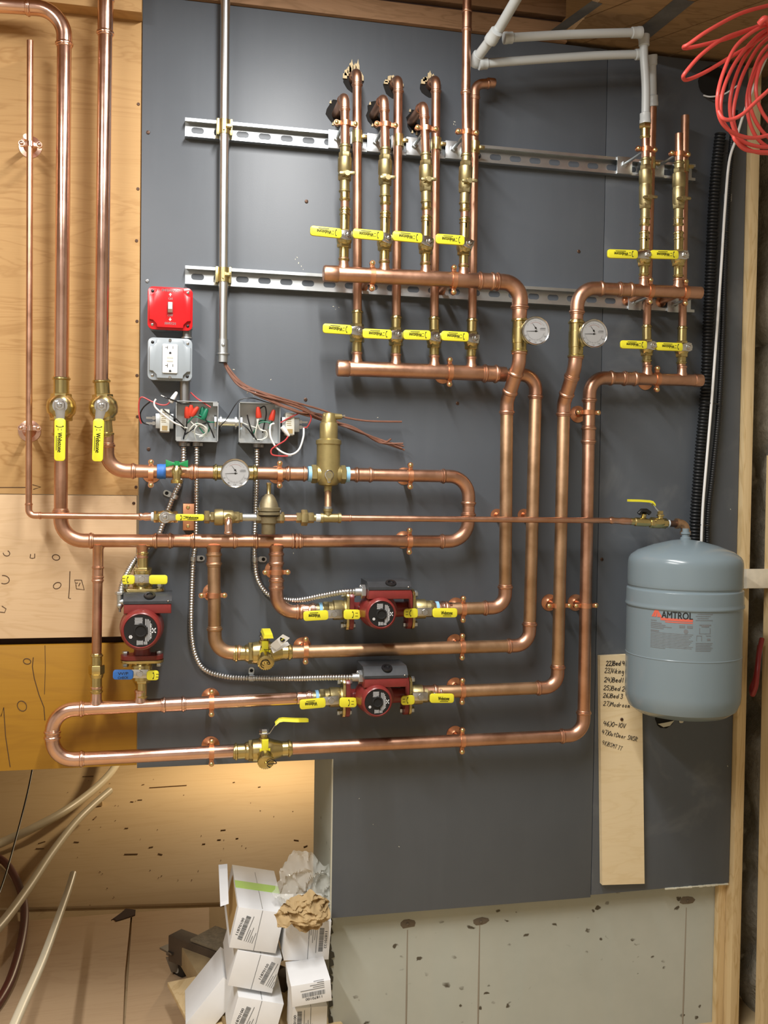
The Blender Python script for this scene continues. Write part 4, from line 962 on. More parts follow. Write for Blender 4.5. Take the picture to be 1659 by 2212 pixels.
part(e, 'drain_elbow', COPB, o); part(MB().lathe(c, F, [(0, 0.009), (0.03, 0.0085)], 16), 'drain_port', BRASS, o)
o = thing('steel_nipple', 'grey steel nipple between backflow preventer and pressure regulator', 'fitting', HL(538))
seg_lathe(o, 'body', GALV, 522, 560, [(0, rA*1.25), (1, rA*1.25)]); 
# pressure regulator
hR = hL; cR = HL(580)
o = thing('pressure_regulator', 'bell-shaped bronze pressure regulator standing on the fill line', 'regulator', cR)
k = mpp(580, 1110, hR)
part(MB().lathe(cR, Z, [(12*k, 20*k), (14*k, 26*k), (21*k, 26*k), (22*k, 22*k), (32*k, 19*k), (43*k, 14*k), (49*k, 9*k), (51*k, 6*k)], 28), 'bonnet', BRONZE, o)
part(MB().lathe(cR, Z, [(5*k, 24*k), (6*k, 26.5*k), (11*k, 26.5*k), (12*k, 25*k)], 28), 'flange', BRONZE, o)
part(MB().lathe(cR, Z, [(2*k, 22*k), (5*k, 25*k)], 28), 'gasket', BLACK, o)
part(MB().lathe(cR, Z, [(-36*k, 14*k), (-34*k, 15*k), (-14*k, 15*k), (-12*k, 19*k), (2*k, 20*k)], 24).hexa(cR, X, -26*k, 26*k, 12*k), 'body', BRONZE, o)
part(MB().lathe(cR, Z, [(48*k, 6*k), (50*k, 4.5*k), (70*k, 4.5*k), (70.5*k, 5.6*k), (74*k, 5.6*k), (75*k, 4*k)], 14), 'adjusting_screw', BRASS, o)
for sg in (-1, 1): part(MB().hexa(cR+X*sg*24*k+F*0.006, Z, 3*k, 15*k, 3.6*k), 'bolt', STEELD, o)
pts = [cR+X*(-6*k)+Z*(49*k), cR+X*(-18*k)+Z*(44*k)+F*0.008, cR+X*(-22*k)+Z*(30*k)+F*0.02, cR+X*(-20*k)+Z*(16*k)+F*0.026]
part(MB().tube(spline(pts, 6), 0.0008, 6), 'tag_wire', BLACK, o)
o = thing('pipe_union', 'hexagonal bronze union between regulator and tee on the fill line', 'union', HL(650))
seg_lathe(o, 'body', CAST, 603, 690, [(0, rA*1.1), (1, rA*1.1)], ((0, 0.12, rA*1.9), (0.42, 0.56, rA*1.7), (0.54, 0.70, rA*2.75), (0.70, 0.86, rA*1.8)))
seg_lathe(o, 'tape', PTFE, 682, 694, [(0, rA*1.1), (0.1, rA*1.35), (1, rA*1.3)]); seg_lathe(o, 'nipple', COPB, 615, 640, [(0, rA*1.15), (1, rA*1.15)])
o = thing('bronze_tee', 'cast bronze tee under the air separator', 'tee', HL(712))
m = MB().lathe(HL(692), X, [(0, rA*1.75), (0.006, rA*1.75), (0.007, rA*1.5), ((HL(736).x-HL(692).x)-0.007, rA*1.5), ((HL(736).x-HL(692).x)-0.006, rA*1.75), ((HL(736).x-HL(692).x), rA*1.75)], 20).lathe(HL(708), Z, [(0, rA*1.4), (0.014, rA*1.4), (0.015, rA*1.7), (0.021, rA*1.7)], 20)
part(m, 'body', CAST, o)
pipe_run('copper_pipe', 'thin copper fill line crossing in front of four risers to the tank valve', [HL(736), HP(1318, P(1318, 1124.5, hL).z, hL)], rA*1.02, COP, coup=((HL(745), 0.03),))
# tank valve train
hV = hL
def TV(u, v=None): return P(u, v if v else 1124+(u-1318)*0.055, hV)
o = thing('pipe_fittings', 'copper adapter at the end of the fill line near the tank', 'fitting', TV(1330))
a = TV(1316); L = (TV(1362)-a).length; d = (TV(1362)-a).normalized()
part(MB().lathe(a, d, [(0, rA*1.05), (L*0.1, rA*1.4), (L*0.25, rA*1.1), (L*0.5, rA*1.1), (L*0.6, rA*1.35), (L, rA*1.25)], 18), 'adapter', COP, o)
o = thing('ball_valve', 'brass ball valve before the tank with its yellow lever lying level above', 'valve', TV(1428), 'ball valves with yellow handles')
a = TV(1362); L = (TV(1442)-a).length; d = (TV(1442)-a).normalized(); m = MB()
m.lathe(a, d, [(0, rA*1.3), (L*0.1, rA*1.3), (L*0.12, rA*1.6), (L*0.4, rA*1.6), (L*0.5, rA*1.3), (L*0.6, rA*1.9), (L*0.8, rA*2.0), (L*0.95, rA*1.4), (L, rA*1.4)], 20); m.hexa(a, d, L*0.52, L*0.66, rA*2.0); m.hexa(a, d, L*0.84, L*0.97, rA*1.9)
part(m, 'body', BRASS, o)
c = TV(1426); part(MB().lathe(c, Z, [(0, rA*1.0), (0.016, rA*1.0), (0.017, rA*1.4), (0.021, rA*1.4)], 14).hexa(c, Z, 0.022, 0.030, rA*1.15), 'stem', BRASS, o)
lv = [c+Z*0.025, P(1417, 1098, hV), P(1410, 1087, hV), P(1400, 1083, hV)]
part(MB().tube(lv, 0.0026, 8), 'lever', CHROME, o)
gp = [P(1413, 1091, hV), P(1408, 1085, hV), P(1401, 1083, hV), P(1380, 1081.5, hV), P(1358, 1081, hV)]
part(MB().rings([[q+F*sx*0.008+Z*sz*0.0028 for sx, sz in ((1, -1), (1, 1), (-1, 1), (-1, -1))] for q in gp]), 'grip', YEL, o, label='yellow grip')
o = thing('hose_plug', 'black hose cap on the drain behind the tank valve', 'cap', P(1390, 1108, hV-0.01))
part(MB().lathe(P(1391, 1112, hV), (F*0.5+Z*1.0), [(-0.012, 0.006), (0.004, 0.006)], 12), 'neck', BRASS, o); part(MB().tube([P(1380, 1110, hV), P(1386, 1103, hV), P(1396, 1103, hV), P(1404, 1109, hV)], 0.0055, 10), 'cap', BLACK, o)
o = thing('pipe_nipple', 'dark brown pipe nipple with thread tape before the tank elbow', 'fitting', TV(1450))
a = TV(1442); d = (TV(1470)-a).normalized(); part(MB().lathe(a, d, [(0, rA*1.2), (0.036, rA*1.2)], 18), 'body', IRON, o); part(MB().lathe(a-d*0.005, d, [(0, rA*1.35), (0.009, rA*1.35)], 16), 'tape', PTFE, o)
cE = P(1481, 1131, hV)
o = thing('bronze_elbow', 'cast bronze elbow turning down into the expansion tank', 'elbow', cE)
e = MB(); R_ = 0.020; pts = []; rr = []
q0 = cE-X*0.026; 
for t, r in ((0, rA*1.9), (0.007, rA*1.9), (0.008, rA*1.55)): pts.append(q0+X*t); rr.append(r)
for i in range(9):
    th = math.pi/2*i/8; pts.append(cE+Vector((-0.016+0.016*math.sin(th), 0, -0.016+0.016*math.cos(th)))); rr.append(rA*1.6)
for t, r in ((0.018, rA*1.6), (0.019, rA*1.95), (0.027, rA*1.95)): pts.append(cE-Z*t); rr.append(r)
part(e.tube(pts, rr, 20), 'body', COPD, o)
# ================================================================ expansion tank
hTk = 0.150; kt = mpp(1481, 1350, hTk)
topz = P(1481, 1165, hTk).z; cT = P(1481, 1165, hTk); Rt = 0.1255; TK = 1.075
zb_ = P(1481, 1557, hTk+0.04).z; H = topz-zb_
o = thing('expansion_tank', 'large grey-blue steel expansion tank hanging from the bronze elbow', 'tank', (cT.x, cT.y, zb_))
pr = [(0, 0.010), (-0.003, 0.030), (-0.014, 0.070), (-0.028, 0.104), (-0.039, 0.118), (-0.046, 0.1222), (-0.054, 0.1240), (-0.064, 0.1245), (-0.10, 0.1245), (-0.109, 0.1245), (-0.110, 0.1243), (-0.1125, 0.1225), (-0.1155, 0.1225), (-0.118, 0.1258), (-0.119, 0.1262), (-0.121, 0.1264), (-0.146, 0.1268), (-0.150, 0.1270), (-0.1535, 0.1282), (-0.156, 0.1285), (-0.158, 0.1278), (-0.1595, Rt+0.0004), (-0.161, Rt), (-0.163, Rt), (-0.270, Rt), (-0.272, Rt), (-0.273, Rt+0.0007), (-0.2745, Rt+0.0007), (-0.2755, Rt), (-0.2775, Rt), (-H+0.066, Rt), (-H+0.060, Rt*0.9985), (-H+0.045, Rt*0.985), (-H+0.027, Rt*0.93), (-H+0.014, Rt*0.80), (-H+0.005, Rt*0.5), (-H, 0.02)]
pr = [(t, r*TK if r > 0.011 else r) for t, r in pr]; Rt *= TK
part(MB().lathe((cT.x, cT.y, topz), Z, pr[::-1], 72), 'shell', TANK, o, 30)
part(MB().lathe((cT.x, cT.y, topz), Z, [(-0.004, 0.0125), (0.004, 0.0125), (0.006, 0.009), (0.012, 0.009), (0.013, 0.0115), (0.017, 0.0115), (0.018, 0.008), (0.026, 0.008)], 18), 'neck', TANK, o)
lbl = MB(); redp = MB(); 
# printed label wrapped on the shell: a = metres round the shell to the right, b = height
fa = math.atan2(CAM.x-cT.x, -(CAM.y-cT.y))
def wrap(u0, v0):
    # angle/height on the shell of the pixel (u0,v0)
    best = None
    for i in range(-120, 121):
        th = i*0.01
        p = Vector((cT.x+Rt*math.sin(th), cT.y-Rt*math.cos(th), cT.z))
        uu = px(p)[0]
        if (p-Vector((cT.x, cT.y, p.z))).dot(Vector((CAM.x-cT.x, CAM.y-cT.y, 0))) > 0.3*Rt*Rt and (best is None or abs(uu-u0) < best[0]): best = (abs(uu-u0), th, p)
    th = best[1]; p = best[2]
    for _ in range(5):
        q = px(p); p.z -= (v0-q[1])*mpp(u0, v0, -p.y)
    return th, p.z
th0, z0 = wrap(1453, 1375)
def on(a, b, e=0.0005):
    th = th0+a/Rt; return Vector((cT.x+(Rt+e)*math.sin(th), cT.y-(Rt+e)*math.cos(th), z0+b))
ku = 0.00122; kv = kt*1.02
def bar(mb, u0, v0, u1, v1, n=6):
    a0, a1 = (u0-1453)*ku, (u1-1453)*ku; b0, b1 = (1375-v0)*kv, (1375-v1)*kv
    for i in range(n):
        s, t = a0+(a1-a0)*i/n, a0+(a1-a0)*(i+1)/n; mb.quad(on(s, b1), on(t, b1), on(t, b0), on(s, b0))
amt = MB(); text(amt, 'AMTROL', None, X, Z, size=14*kv, width=57*ku, bold=0.0008, fn=lambda a, b: on(a+(1463-1453)*ku, b+(1375-1332)*kv))
for i, (u0, u1) in enumerate(((1414, 1418), (1419, 1424), (1426, 1430))):
    s = [((u0+(i == 0)*0-1453)*ku, (1375-1338)*kv), ((u1-1453)*ku, (1375-1338)*kv), ((1424.5+i*2-1453)*ku, (1375-1322)*kv), ((1422+i*2-1453)*ku, (1375-1322)*kv)]
    redp.add([on(*q) for q in s], [(0, 1, 2, 3)])
s = [((1426-1453)*ku, (1375-1322)*kv), ((1437-1453)*ku, (1375-1338)*kv), ((1431-1453)*ku, (1375-1338)*kv), ((1424-1453)*ku, (1375-1325)*kv)]; redp.add([on(*q) for q in s], [(0, 1, 2, 3)])
bar(redp, 1433, 1338, 1492, 1343.5); bar(redp, 1442, 1345, 1492, 1347)
for i, (v, w) in enumerate(((1344.5, 12), (1349, 22), (1352.5, 30), (1356, 41), (1359.5, 26))): bar(lbl, 1413, v, 1413+w, v+1.7)
bar(lbl, 1413, 1364.5, 1430, 1367)
for i in range(11): bar(lbl, 1413, 1368.5+i*3.1+(0), 1493-(i % 4)*2.5-(45 if i == 10 else 0), 1369.7+i*3.1)
for i in range(4): bar(lbl, 1500-i % 2*3, 1327+i*4, 1529-(i % 3)*4, 1328.2+i*4)
for i in range(6): bar(lbl, 1498, 1385+i*3.1, 1530-(i % 3)*2, 1386.1+i*3.1)
bar(lbl, 1468, 1351, 1478, 1356); bar(lbl, 1482, 1351, 1492, 1356); bar(lbl, 1504, 1348, 1526, 1350); bar(lbl, 1508, 1350, 1522, 1353)
lbl.add([on((1480-1453)*ku+0.005*math.cos(t*0.524), (1375-1363)*kv+0.005*math.sin(t*0.524)) for t in range(12)], [tuple(range(12))])
for (u0, v0, u1, v1) in ((1504, 1355, 1505, 1366), (1524, 1355, 1525, 1366), (1504, 1366, 1525, 1366.8), (1499, 1370, 1509, 1371), (1499, 1371, 1499.8, 1381), (1508, 1371, 1509, 1381), (1517, 1370, 1526, 1371), (1519, 1376, 1525, 1380)): bar(lbl, u0, v0, u1, v1, 2)
sh = [c_ for c_ in o.children if c_.name.startswith('shell')][0]
part(lbl, 'printing', GRYP, sh, flat=True); part(amt, 'lettering', BLK, sh, flat=True); part(redp, 'red_printing', simple('faded_red_print', (0.62, 0.12, 0.075), 0.5), sh, flat=True)
part(MB().lathe((cT.x, cT.y, zb_), Z, [(-0.010, 0.006), (0.002, 0.006)], 10), 'air_valve', STEELD, o)
# ================================================================ supply pipe trim: tape, hose bibb, gauge, air separator
o = part(MB().lathe(HP(339, zD_, hE), X, [(0, rE*1.02), (0.001, rE*1.10), (0.008, rE*1.16), (0.015, rE*1.12), (0.019, rE*1.18), (0.0195, rE*1.02)], 22), 'tape_wrap', BLUE); tag(o, 'blue painter tape wrapped round the supply pipe', 'tape')
c = HP(382, zD_, hE)
o = thing('drain_valve', 'small brass drain valve with green butterfly handle on the supply pipe', 'valve', c)
q = c+F*0.034
m = MB().lathe(c, F, [(rE*0.8, 0.010), (0.02, 0.009), (0.026, 0.0115), (0.040, 0.0115), (0.043, 0.008)], 16).lathe(q, Z, [(-0.026, 0.0125), (-0.018, 0.0125), (-0.017, 0.009), (-0.006, 0.0105), (0.006, 0.0105), (0.012, 0.006), (0.020, 0.005)], 18)
for t in (-0.024, -0.021): m.lathe(q+Z*t, Z, [(-0.001, 0.0122), (0, 0.0136), (0.001, 0.0122)], 18)
part(m, 'body', BRASS, o)
m = MB(); hz = q+Z*0.017
for sg in (-1, 1): m.prism([(0.0, -0.004*1), (sg*0.008, -0.003), (sg*0.024, -0.008), (sg*0.024, 0.009), (sg*0.008, 0.003), (0, 0.004)][::sg], hz-F*0.004, X, Z, 0.008, 0.001)
m.lathe(hz, Z, [(-0.008, 0.006), (0.006, 0.006)], 12); part(m, 'handle', GRN, o, label='green butterfly handle')
c = HP(508, zD_, hE); o = thing('gauge_tee', 'brass gauge tee on the supply pipe behind the dial', 'fitting', c, 'brass gauge tees'); m = MB()
sleeve(m, c, X, rE, 0.050, 0.02); sleeve(m, c, X, rE, -0.050, -0.02); m.lathe(c, X, [(-0.021, rE*1.1), (-0.02, rE*1.2), (0.02, rE*1.2), (0.021, rE*1.1)], 22).lathe(c, F, [(0, rE*0.8), (rE*1.6, rE*0.75)], 16)
part(m, 'body', BRASS, o)
gauge(508, 1022, hE+0.055, 31.5, c+F*rE*1.5, 'round dial gauge on the supply pipe below the junction boxes')
# air separator
cA = HP(709, zD_, hE); k = mpp(709, 1020, hE); o = thing('air_separator', 'tall bronze air separator with side spout on the supply pipe', 'air separator', cA)
AG = simple('gold_bronze', (0.40, 0.32, 0.135), 0.38, 0.7, 0.08, 60, 0.12)
part(MB().lathe(cA, Z, [(-25*k, 13*k), (-23*k, 20*k), (-16*k, 25*k), (0, 26.5*k), (14*k, 25.5*k), (63*k, 25.5*k), (65*k, 27.5*k), (73*k, 27.5*k), (75*k, 23*k), (77*k, 19.5*k), (108*k, 19.5*k), (111*k, 17.5*k)], 32)
     .lathe(cA, X, [(-37*k, 17*k), (-26*k, 17*k), (-25*k, 19*k), (0, 22*k), (25*k, 19*k), (26*k, 17*k), (28*k, 17*k)], 24).lathe(cA, Z, [(-38*k, 8.5*k), (-26*k, 9*k), (-22*k, 14*k)], 16), 'body', AG, o)
part(MB().hexa(cA, X, -37*k, -25*k, 20*k), 'union_nut', AG, o); part(MB().hexa(cA, X, 27*k, 38*k, 20*k), 'union_nut', AG, o)
top = cA+Z*110*k
part(MB().lathe(top, Z, [(0, 17*k), (2*k, 17*k), (10*k, 15*k), (19*k, 13.5*k), (21*k, 12*k)], 24).lathe(top+Z*14*k, X+Z*0.04, [(-12*k, 9*k), (4*k, 9*k), (14*k, 7*k), (28*k, 5.5*k), (29*k, 4*k)], 16), 'vent_cap', AG, o)
part(MB().lathe(top+Z*15.2*k, X+Z*0.04, [(28*k, 2.5*k), (31*k, 2.5*k), (31.5*k, 3.8*k), (35*k, 3.8*k)], 12), 'vent_valve', CHROME, o)
bp = P(711, 1029, hE+27*k); m = MB().prism([(x*k, y*k) for x, y in ((-3.5, -14), (3.5, -14), (4, -8), (9, 0), (10, 6), (6, 12), (0, 14), (-6, 12), (-10, 6), (-9, 0), (-4, -8))], bp, X, Z, 0.0012, 0.0004)
bdg = part(m, 'badge', CHROME, o); part(MB().prism([(x*k*0.78, y*k*0.82) for x, y in ((-3.5, -14), (3.5, -14), (4, -8), (9, 0), (10, 6), (6, 12), (0, 14), (-6, 12), (-10, 6), (-9, 0), (-4, -8))], bp+F*0.0011, X, Z, 0.0005), 'badge_face', AG, bdg)
m = MB()
for i in range(4): m.box(bp+F*0.0018+Z*(7-i*3.2)*k, X, Z, (9, 12, 11, 7)[i]*k, 0.9*k, 0.0003)
part(m, 'badge_print', GRYP, bdg, flat=True)
for (u0, u1, lab) in ((665, 674, 'pale blue tape ring left of the air separator'), (746.5, 755, 'pale blue tape ring between air separator and long loop')):
    a = HP(u0, zD_, hE); L = HP(u1, zD_, hE).x-a.x
    lab = lab.replace('left of the air separator', 'between gauge side and air separator')
    o2 = part(MB().lathe(a, X, [(0, rE*1.05), (0.0005, rE*1.2), (L-0.0005, rE*1.24), (L, rE*1.05)], 22), 'tape_ring', LBLUE); tag(o2, lab, 'tape', 'pale blue tape rings')
o = thing('drain_nipple', 'brown copper nipple between air separator and the tee below', 'fitting', P(707, 1070, hE+0.02))
a = cA-Z*36*k; b = HL(708)+Z*0.016
part(MB().tube([a, b], 7.5*k, 16), 'body', COPD, o); part(MB().tube([b+Z*0.002, b+Z*0.010], 9*k, 16), 'ring', GALV, o)
# ================================================================ purge valves
def purge(u, v, lab, top_kind):
    c = P(u, v, hK); a = P(503, v+(4 if v > 1500 else 0), hK); b = P(631, v-4, hK); d = (b-a).normalized()
    o = thing('purge_valve', lab, 'valve', c, 'brass purge valves'); L0 = (a-c).dot(d); L1 = (b-c).dot(d); r = rK; m = MB()
    sleeve(m, c, d, r, L0, -0.03); sleeve(m, c, d, r, L1, 0.03)
    m.lathe(c, d, [(-0.044, r*1.15), (-0.040, r*1.35), (-0.030, r*1.35), (-0.026, r*1.65), (-0.012, r*1.75), (0.012, r*1.75), (0.022, r*1.5), (0.036, r*1.25), (0.042, r*1.12)], 24); m.hexa(c, d, -0.036, -0.024, r*1.62)
    m.lathe(c, Z, [(0, r*0.85), (r*1.9, r*0.8), (r*2.0, r*0.62), (r*2.6, r*0.6)], 18)
    dr = c+F*(r*1.0); m.lathe(dr, (F-Z*0.35), [(0, r*0.95), (0.018, r*0.95), (0.020, r*1.12), (0.034, r*1.12)], 20)
    part(m, 'body', BRASS, o)
    dd = (F-Z*0.35).normalized(); e = dr+dd*0.036
    m = MB().lathe(e, dd, [(-0.006, r*1.18), (0.005, r*1.18), (0.007, r*1.0)], 24)
    for i in range(24):
        t = i*math.pi/12; x_ = X*math.cos(t)+dd.cross(X).normalized()*math.sin(t); m.box(e+x_*r*1.18, x_, dd.cross(x_), 0.002, 0.0014, 0.010)
    part(m, 'drain_cap', BRASS, o)
    part(MB().lathe(e, dd, [(0.007, 0.004), (0.012, 0.0035), (0.013, 0.002)], 10), 'cap_button', BRASS, o)
    s = e+dd*0.011
    pts = [s+dd*0.001+X*0.003*math.cos(t) if False else s+(X*math.cos(t)*0.010+dd.cross(X).normalized()*math.sin(t)*0.010)+(X*(0.012 if top_kind == 'lever' else -0.002)) for t in [0.5*i for i in range(10)]]
    part(MB().tube(spline([s]+pts, 3), 0.0011, 6), 'cap_tether', BLACK, o)
    y0 = c+F*(r*1.5)+Z*0.018
    part(MB().box(y0+F*0.004, X, Z, 0.015, 0.026, 0.012, 0.002).box(y0+F*0.002-Z*0.012, X, Z, 0.024, 0.008, 0.010, 0.002), 'drain_handle', YEL, o, label='yellow drain lever')
    tp = c+Z*(r*2.6)
    if top_kind == 'lever':
        part(MB().hexa(tp, Z, 0.001, 0.010, 0.011).lathe(tp, Z, [(-0.002, 0.013), (0.001, 0.013)], 16), 'nut', CHROME, o)
        lp = [tp+Z*0.0005-X*0.012, tp+Z*0.0005+X*0.012, P(593, 1565, hK+0.004), P(599, 1559, hK+0.004)]
        part(MB().rings([[q+F*sy*0.008+Z*sz*0.0012 for sy, sz in ((1, -1), (1, 1), (-1, 1), (-1, -1))] for q in lp]), 'lever', CHROME, o)
        gp = [P(594, 1564, hK+0.004), P(603, 1556, hK+0.004), P(611, 1554.5, hK+0.004), P(640, 1556, hK+0.004), P(662, 1556, hK+0.004), P(666, 1556.5, hK+0.004)]
        ww = (0.009, 0.010, 0.010, 0.010, 0.009, 0.005)
        part(MB().rings([[q+F*sy*w_+Z*sz*0.004 for sy, sz in ((1, -0.6), (0.7, 1), (-0.7, 1), (-1, -0.6))] for q, w_ in zip(gp, ww)]), 'grip', YEL, o, label='yellow lever grip')
    else:
        part(MB().hexa(tp, Z, 0.001, 0.009, 0.010).lathe(tp, Z, [(-0.002, 0.012), (0.001, 0.012)], 16), 'nut', CHROME, o)
        # lever points at the viewer, its end is seen face-on
        l0 = tp+Z*0.0005; lp = [l0, l0+F*0.016, l0+F*0.034+Z*0.016, l0+F*0.05+Z*0.018]
        part(MB().rings([[q+X*sx*0.008+Z*sz*0.0012 for sx, sz in ((1, -1), (1, 1), (-1, 1), (-1, -1))] for q in lp]), 'lever', CHROME, o)
        gp = [l0+F*0.034+Z*0.016, l0+F*0.05+Z*0.018, l0+F*0.100+Z*0.014, l0+F*0.106+Z*0.013]
        g = part(MB().rings([[q+X*sx*0.011+Z*sz*0.005 for sx, sz in ((1, -0.7), (0.8, 1), (-0.8, 1), (-1, -0.7))] for q in gp]), 'grip', YEL, o, label='yellow lever grip')
    return o, c
purge(570, 1410, 'brass purge valve with a white card tag hanging from it', 'end')
purge(570, 1620, 'brass purge valve on the lowest pipe with a long yellow lever', 'lever')
o = thing('card_tag', 'folded white card tag tied to the brass purge valve', 'tag', P(600, 1395, hK+0.045))
h0 = hK+0.045
part(MB().rings([[P(*q, h0+dh)+F*e for q, dh in (((582, 1394), 0), ((597.5, 1404), 0), ((626, 1378), 0.012), ((611, 1370), 0.012))] for e in (0, 0.0008)]), 'front_leaf', WHITE, o)
part(MB().rings([[P(*q, h0+dh)+F*e for q, dh in (((584, 1398), -0.004), ((590, 1411), -0.004), ((626, 1393), -0.006), ((621, 1386), -0.006))] for e in (0, 0.0008)]), 'back_leaf', CARD, o)
q = P(610.5, 1380.5, h0+0.0095); ax_ = (P(620, 1374, h0+0.012)-P(604, 1389, h0+0.004)).normalized()
part(MB().prism(circ(0.0062, 20), q, X, Z, 0.0006), 'emblem', BLK, o)
part(MB().box(q+F*0.0008, (X*0.8+Z*0.4), (Z*0.8-X*0.4), 0.008, 0.0012, 0.0004).box(q+F*0.0008, (X*0.8-Z*0.6), (Z*0.8+X*0.6), 0.0015, 0.006, 0.0004), 'emblem_mark', YEL, o, flat=True)
part(MB().tube([P(586, 1402, h0), P(572, 1404, h0-0.01), P(563, 1396, hK+0.02)], 0.0008, 5), 'tie', BLACK, o)
# ================================================================ circulator pumps
def pump(lab, C, ax, up, face, Rm, Lf, boxpx=None, vert=False):
    """C centre of the volute, ax port axis, face motor front centre, Rm motor radius, Lf flange-to-flange length"""
    o = thing('circulator_pump', lab, 'pump', C, 'dark red circulator pumps'); s = ax.cross(F).normalized()
    if s.dot(Z if not vert else X) < 0: s = -s
    r = 0.016; D = (face-C).dot(F)
    m = MB().lathe(C, ax, [(-Lf/2+0.010, r*1.25), (-Lf/2+0.02, r*1.1), (-Lf*0.25, r*1.15), (0, r*1.7), (Lf*0.25, r*1.15), (Lf/2-0.02, r*1.1), (Lf/2-0.010, r*1.25)], 24)
    m.lathe(C, F, [(-0.028, Rm*0.75), (-0.022, Rm*0.98), (0.012, Rm*1.05), (0.02, Rm*1.0)], 32)
    part(m, 'volute', PUMP, o)
    for sg, nm in ((-1, 'flange'), (1, 'flange')):
        part(MB().prism(rrect(0.092, 0.050, 0.022, 5), C+ax*sg*(Lf/2)-ax*sg*0.011, s, F.cross(ax)*0+ (ax*sg).cross(s) if (s.cross((ax*sg).cross(s))-ax*sg).length < 0.1 else s.cross(ax*sg), 0.010, 0.001), nm, PUMP, o)
        for sb in (-1, 1):
            q = C+ax*sg*(Lf/2-0.011)+s*sb*0.036; m = MB()
            m.hexa(q, -ax*sg, 0, 0.007, 0.0075); m.lathe(q, ax*sg, [(0, 0.0042), (0.026, 0.0042)], 10); m.hexa(q, ax*sg, 0.020, 0.027, 0.0075)
            part(m, 'bolt', GALV, o)
    # motor housing
    f0 = face-F*(D-0.012); L = D-0.012; dv = (face-f0); 
    mc = lambda t: f0.lerp(face, t)
    rs = []; n = 40
    e1, e2 = X, Z
    for t, q in ((0, 0.98), (0.08, 1.03), (0.35, 1.03), (0.40, 0.98), (0.78, 0.96), (0.92, 0.93), (0.985, 0.86), (1.0, 0.80), (0.985, 0.775), (0.97, 0.76)):
        cc = mc(t); rs.append([cc+(e1*math.cos(2*math.pi*j/n)+e2*math.sin(2*math.pi*j/n))*Rm*q for j in range(n)])
    mt = part(MB().rings(rs), 'motor', PUMP, o)
    fp = face-F*0.003
    pl = part(MB().prism(circ(Rm*0.775, 40), fp, X, Z, 0.0012), 'nameplate', BLACK, o)
    m = MB(); q = fp+F*0.0014
    part(MB().lathe(fp+F*0.0008, F, [(0, Rm*0.34), (0.003, Rm*0.33), (0.004, Rm*0.26), (0.002, Rm*0.22)], 24), 'centre_plug', DARK, o)
    text(m, 'GRUNDFOS', q+X*Rm*0.46-Z*Rm*0.02, -Z, X, Rm*0.08, Rm*0.70)
    for dx, dz in ((-0.06, 0.09), (0.06, 0.09), (-0.06, -0.07), (0.06, -0.07)): m.box(q+X*Rm*(0.60+dx*0.8)+Z*Rm*dz*0.8, (X*dx+Z*dz), F.cross(X*dx+Z*dz), Rm*0.12, Rm*0.045, 0.0003)
    m.box(q+X*Rm*0.60, X, Z, Rm*0.1, Rm*0.1, 0.0003)
    for i in range(6): m.box(q+Vector((-Rm*0.46+Rm*0.05*math.cos(i*1.05), 0, -Rm*0.28+Rm*0.05*math.sin(i*1.05))), X, Z, Rm*0.06, Rm*0.06, 0.0003)
    part(m, 'white_print', WHP, pl, flat=True)
    m = MB(); random.seed(4)
    for i in range(6): m.box(q+X*Rm*(-0.10)+Z*Rm*(0.60-i*0.055), X, Z, Rm*random.uniform(0.34, 0.42), Rm*0.025, 0.0003)
    for i in range(4): m.box(q+X*Rm*(0.22+i*0.065)+Z*Rm*(0.02), X, Z, Rm*0.028, Rm*random.uniform(0.85, 1.1), 0.0003)
    for i in range(5): m.box(q+X*Rm*(-0.16+i*0.06)+Z*Rm*(-0.56), X, Z, Rm*0.03, Rm*random.uniform(0.18, 0.26), 0.0003)
    for i in range(3): m.box(q+X*Rm*(0.16+i*0.06)+Z*Rm*(-0.58), X, Z, Rm*0.03, Rm*0.14, 0.0003)
    part(m, 'grey_print', PALEP, pl, flat=True)
    return o
def terminal(o, pix, h0, h1, cover=0.45):
    "terminal box over the motor: red base with a grey cover on top, pixel corners on its front face"
    (ul, vt), (ur, vb), vm = pix
    a = P(ul, vt, h1); b = P(ur, vb, h1); zm = P((ul+ur)/2, vm, h1).z; x0, x1 = a.x, b.x; z1, z0 = a.z, b.z; d = h1-h0
    part(MB().prism([(0, 0), (d, 0), (d, zm-z0), (0, zm-z0)], (x0, -h0, z0), F, Z, x1-x0, 0.002) if False else MB().box(((x0+x1)/2, -(h0+h1)/2, (z0+zm)/2), X, Z, x1-x0, zm-z0, d, 0.003), 'terminal_box', PUMP, o)
    t = z1-zm
    m = MB(); prof = [(h1+0.001, zm), (h1+0.001, zm+0.006), (h1-0.008, z1-0.006), (h1-0.018, z1), (h0, z1+0.001), (h0, zm)]
    n = 8; rs = []
    for i in range(n+1):
        x = x0-0.001+(x1-x0+0.002)*i/n; s_ = 1.0-0.10*math.sin(math.pi*i/n) if False else 1.0; rs.append([Vector((x, -hh, zm+(zz-zm)*s_)) for hh, zz in prof])
    cv = part(m.rings(rs), 'cover', PGREY, o, 30)
    xm = (x0+x1)/2
    part(MB().lathe((xm+0.004, -(h1-0.012), z1-0.004), (F*0.5+Z), [(0, 0.013), (0.003, 0.012), (0.0035, 0.007), (0.001, 0.006)], 20), 'cover_screw_well', BLACK, cv)
    part(MB().sphere((x1-0.007, -(h1+0.001), zm+0.006), 0.0024, 8, 6), 'cover_rivet', CHROME, cv)
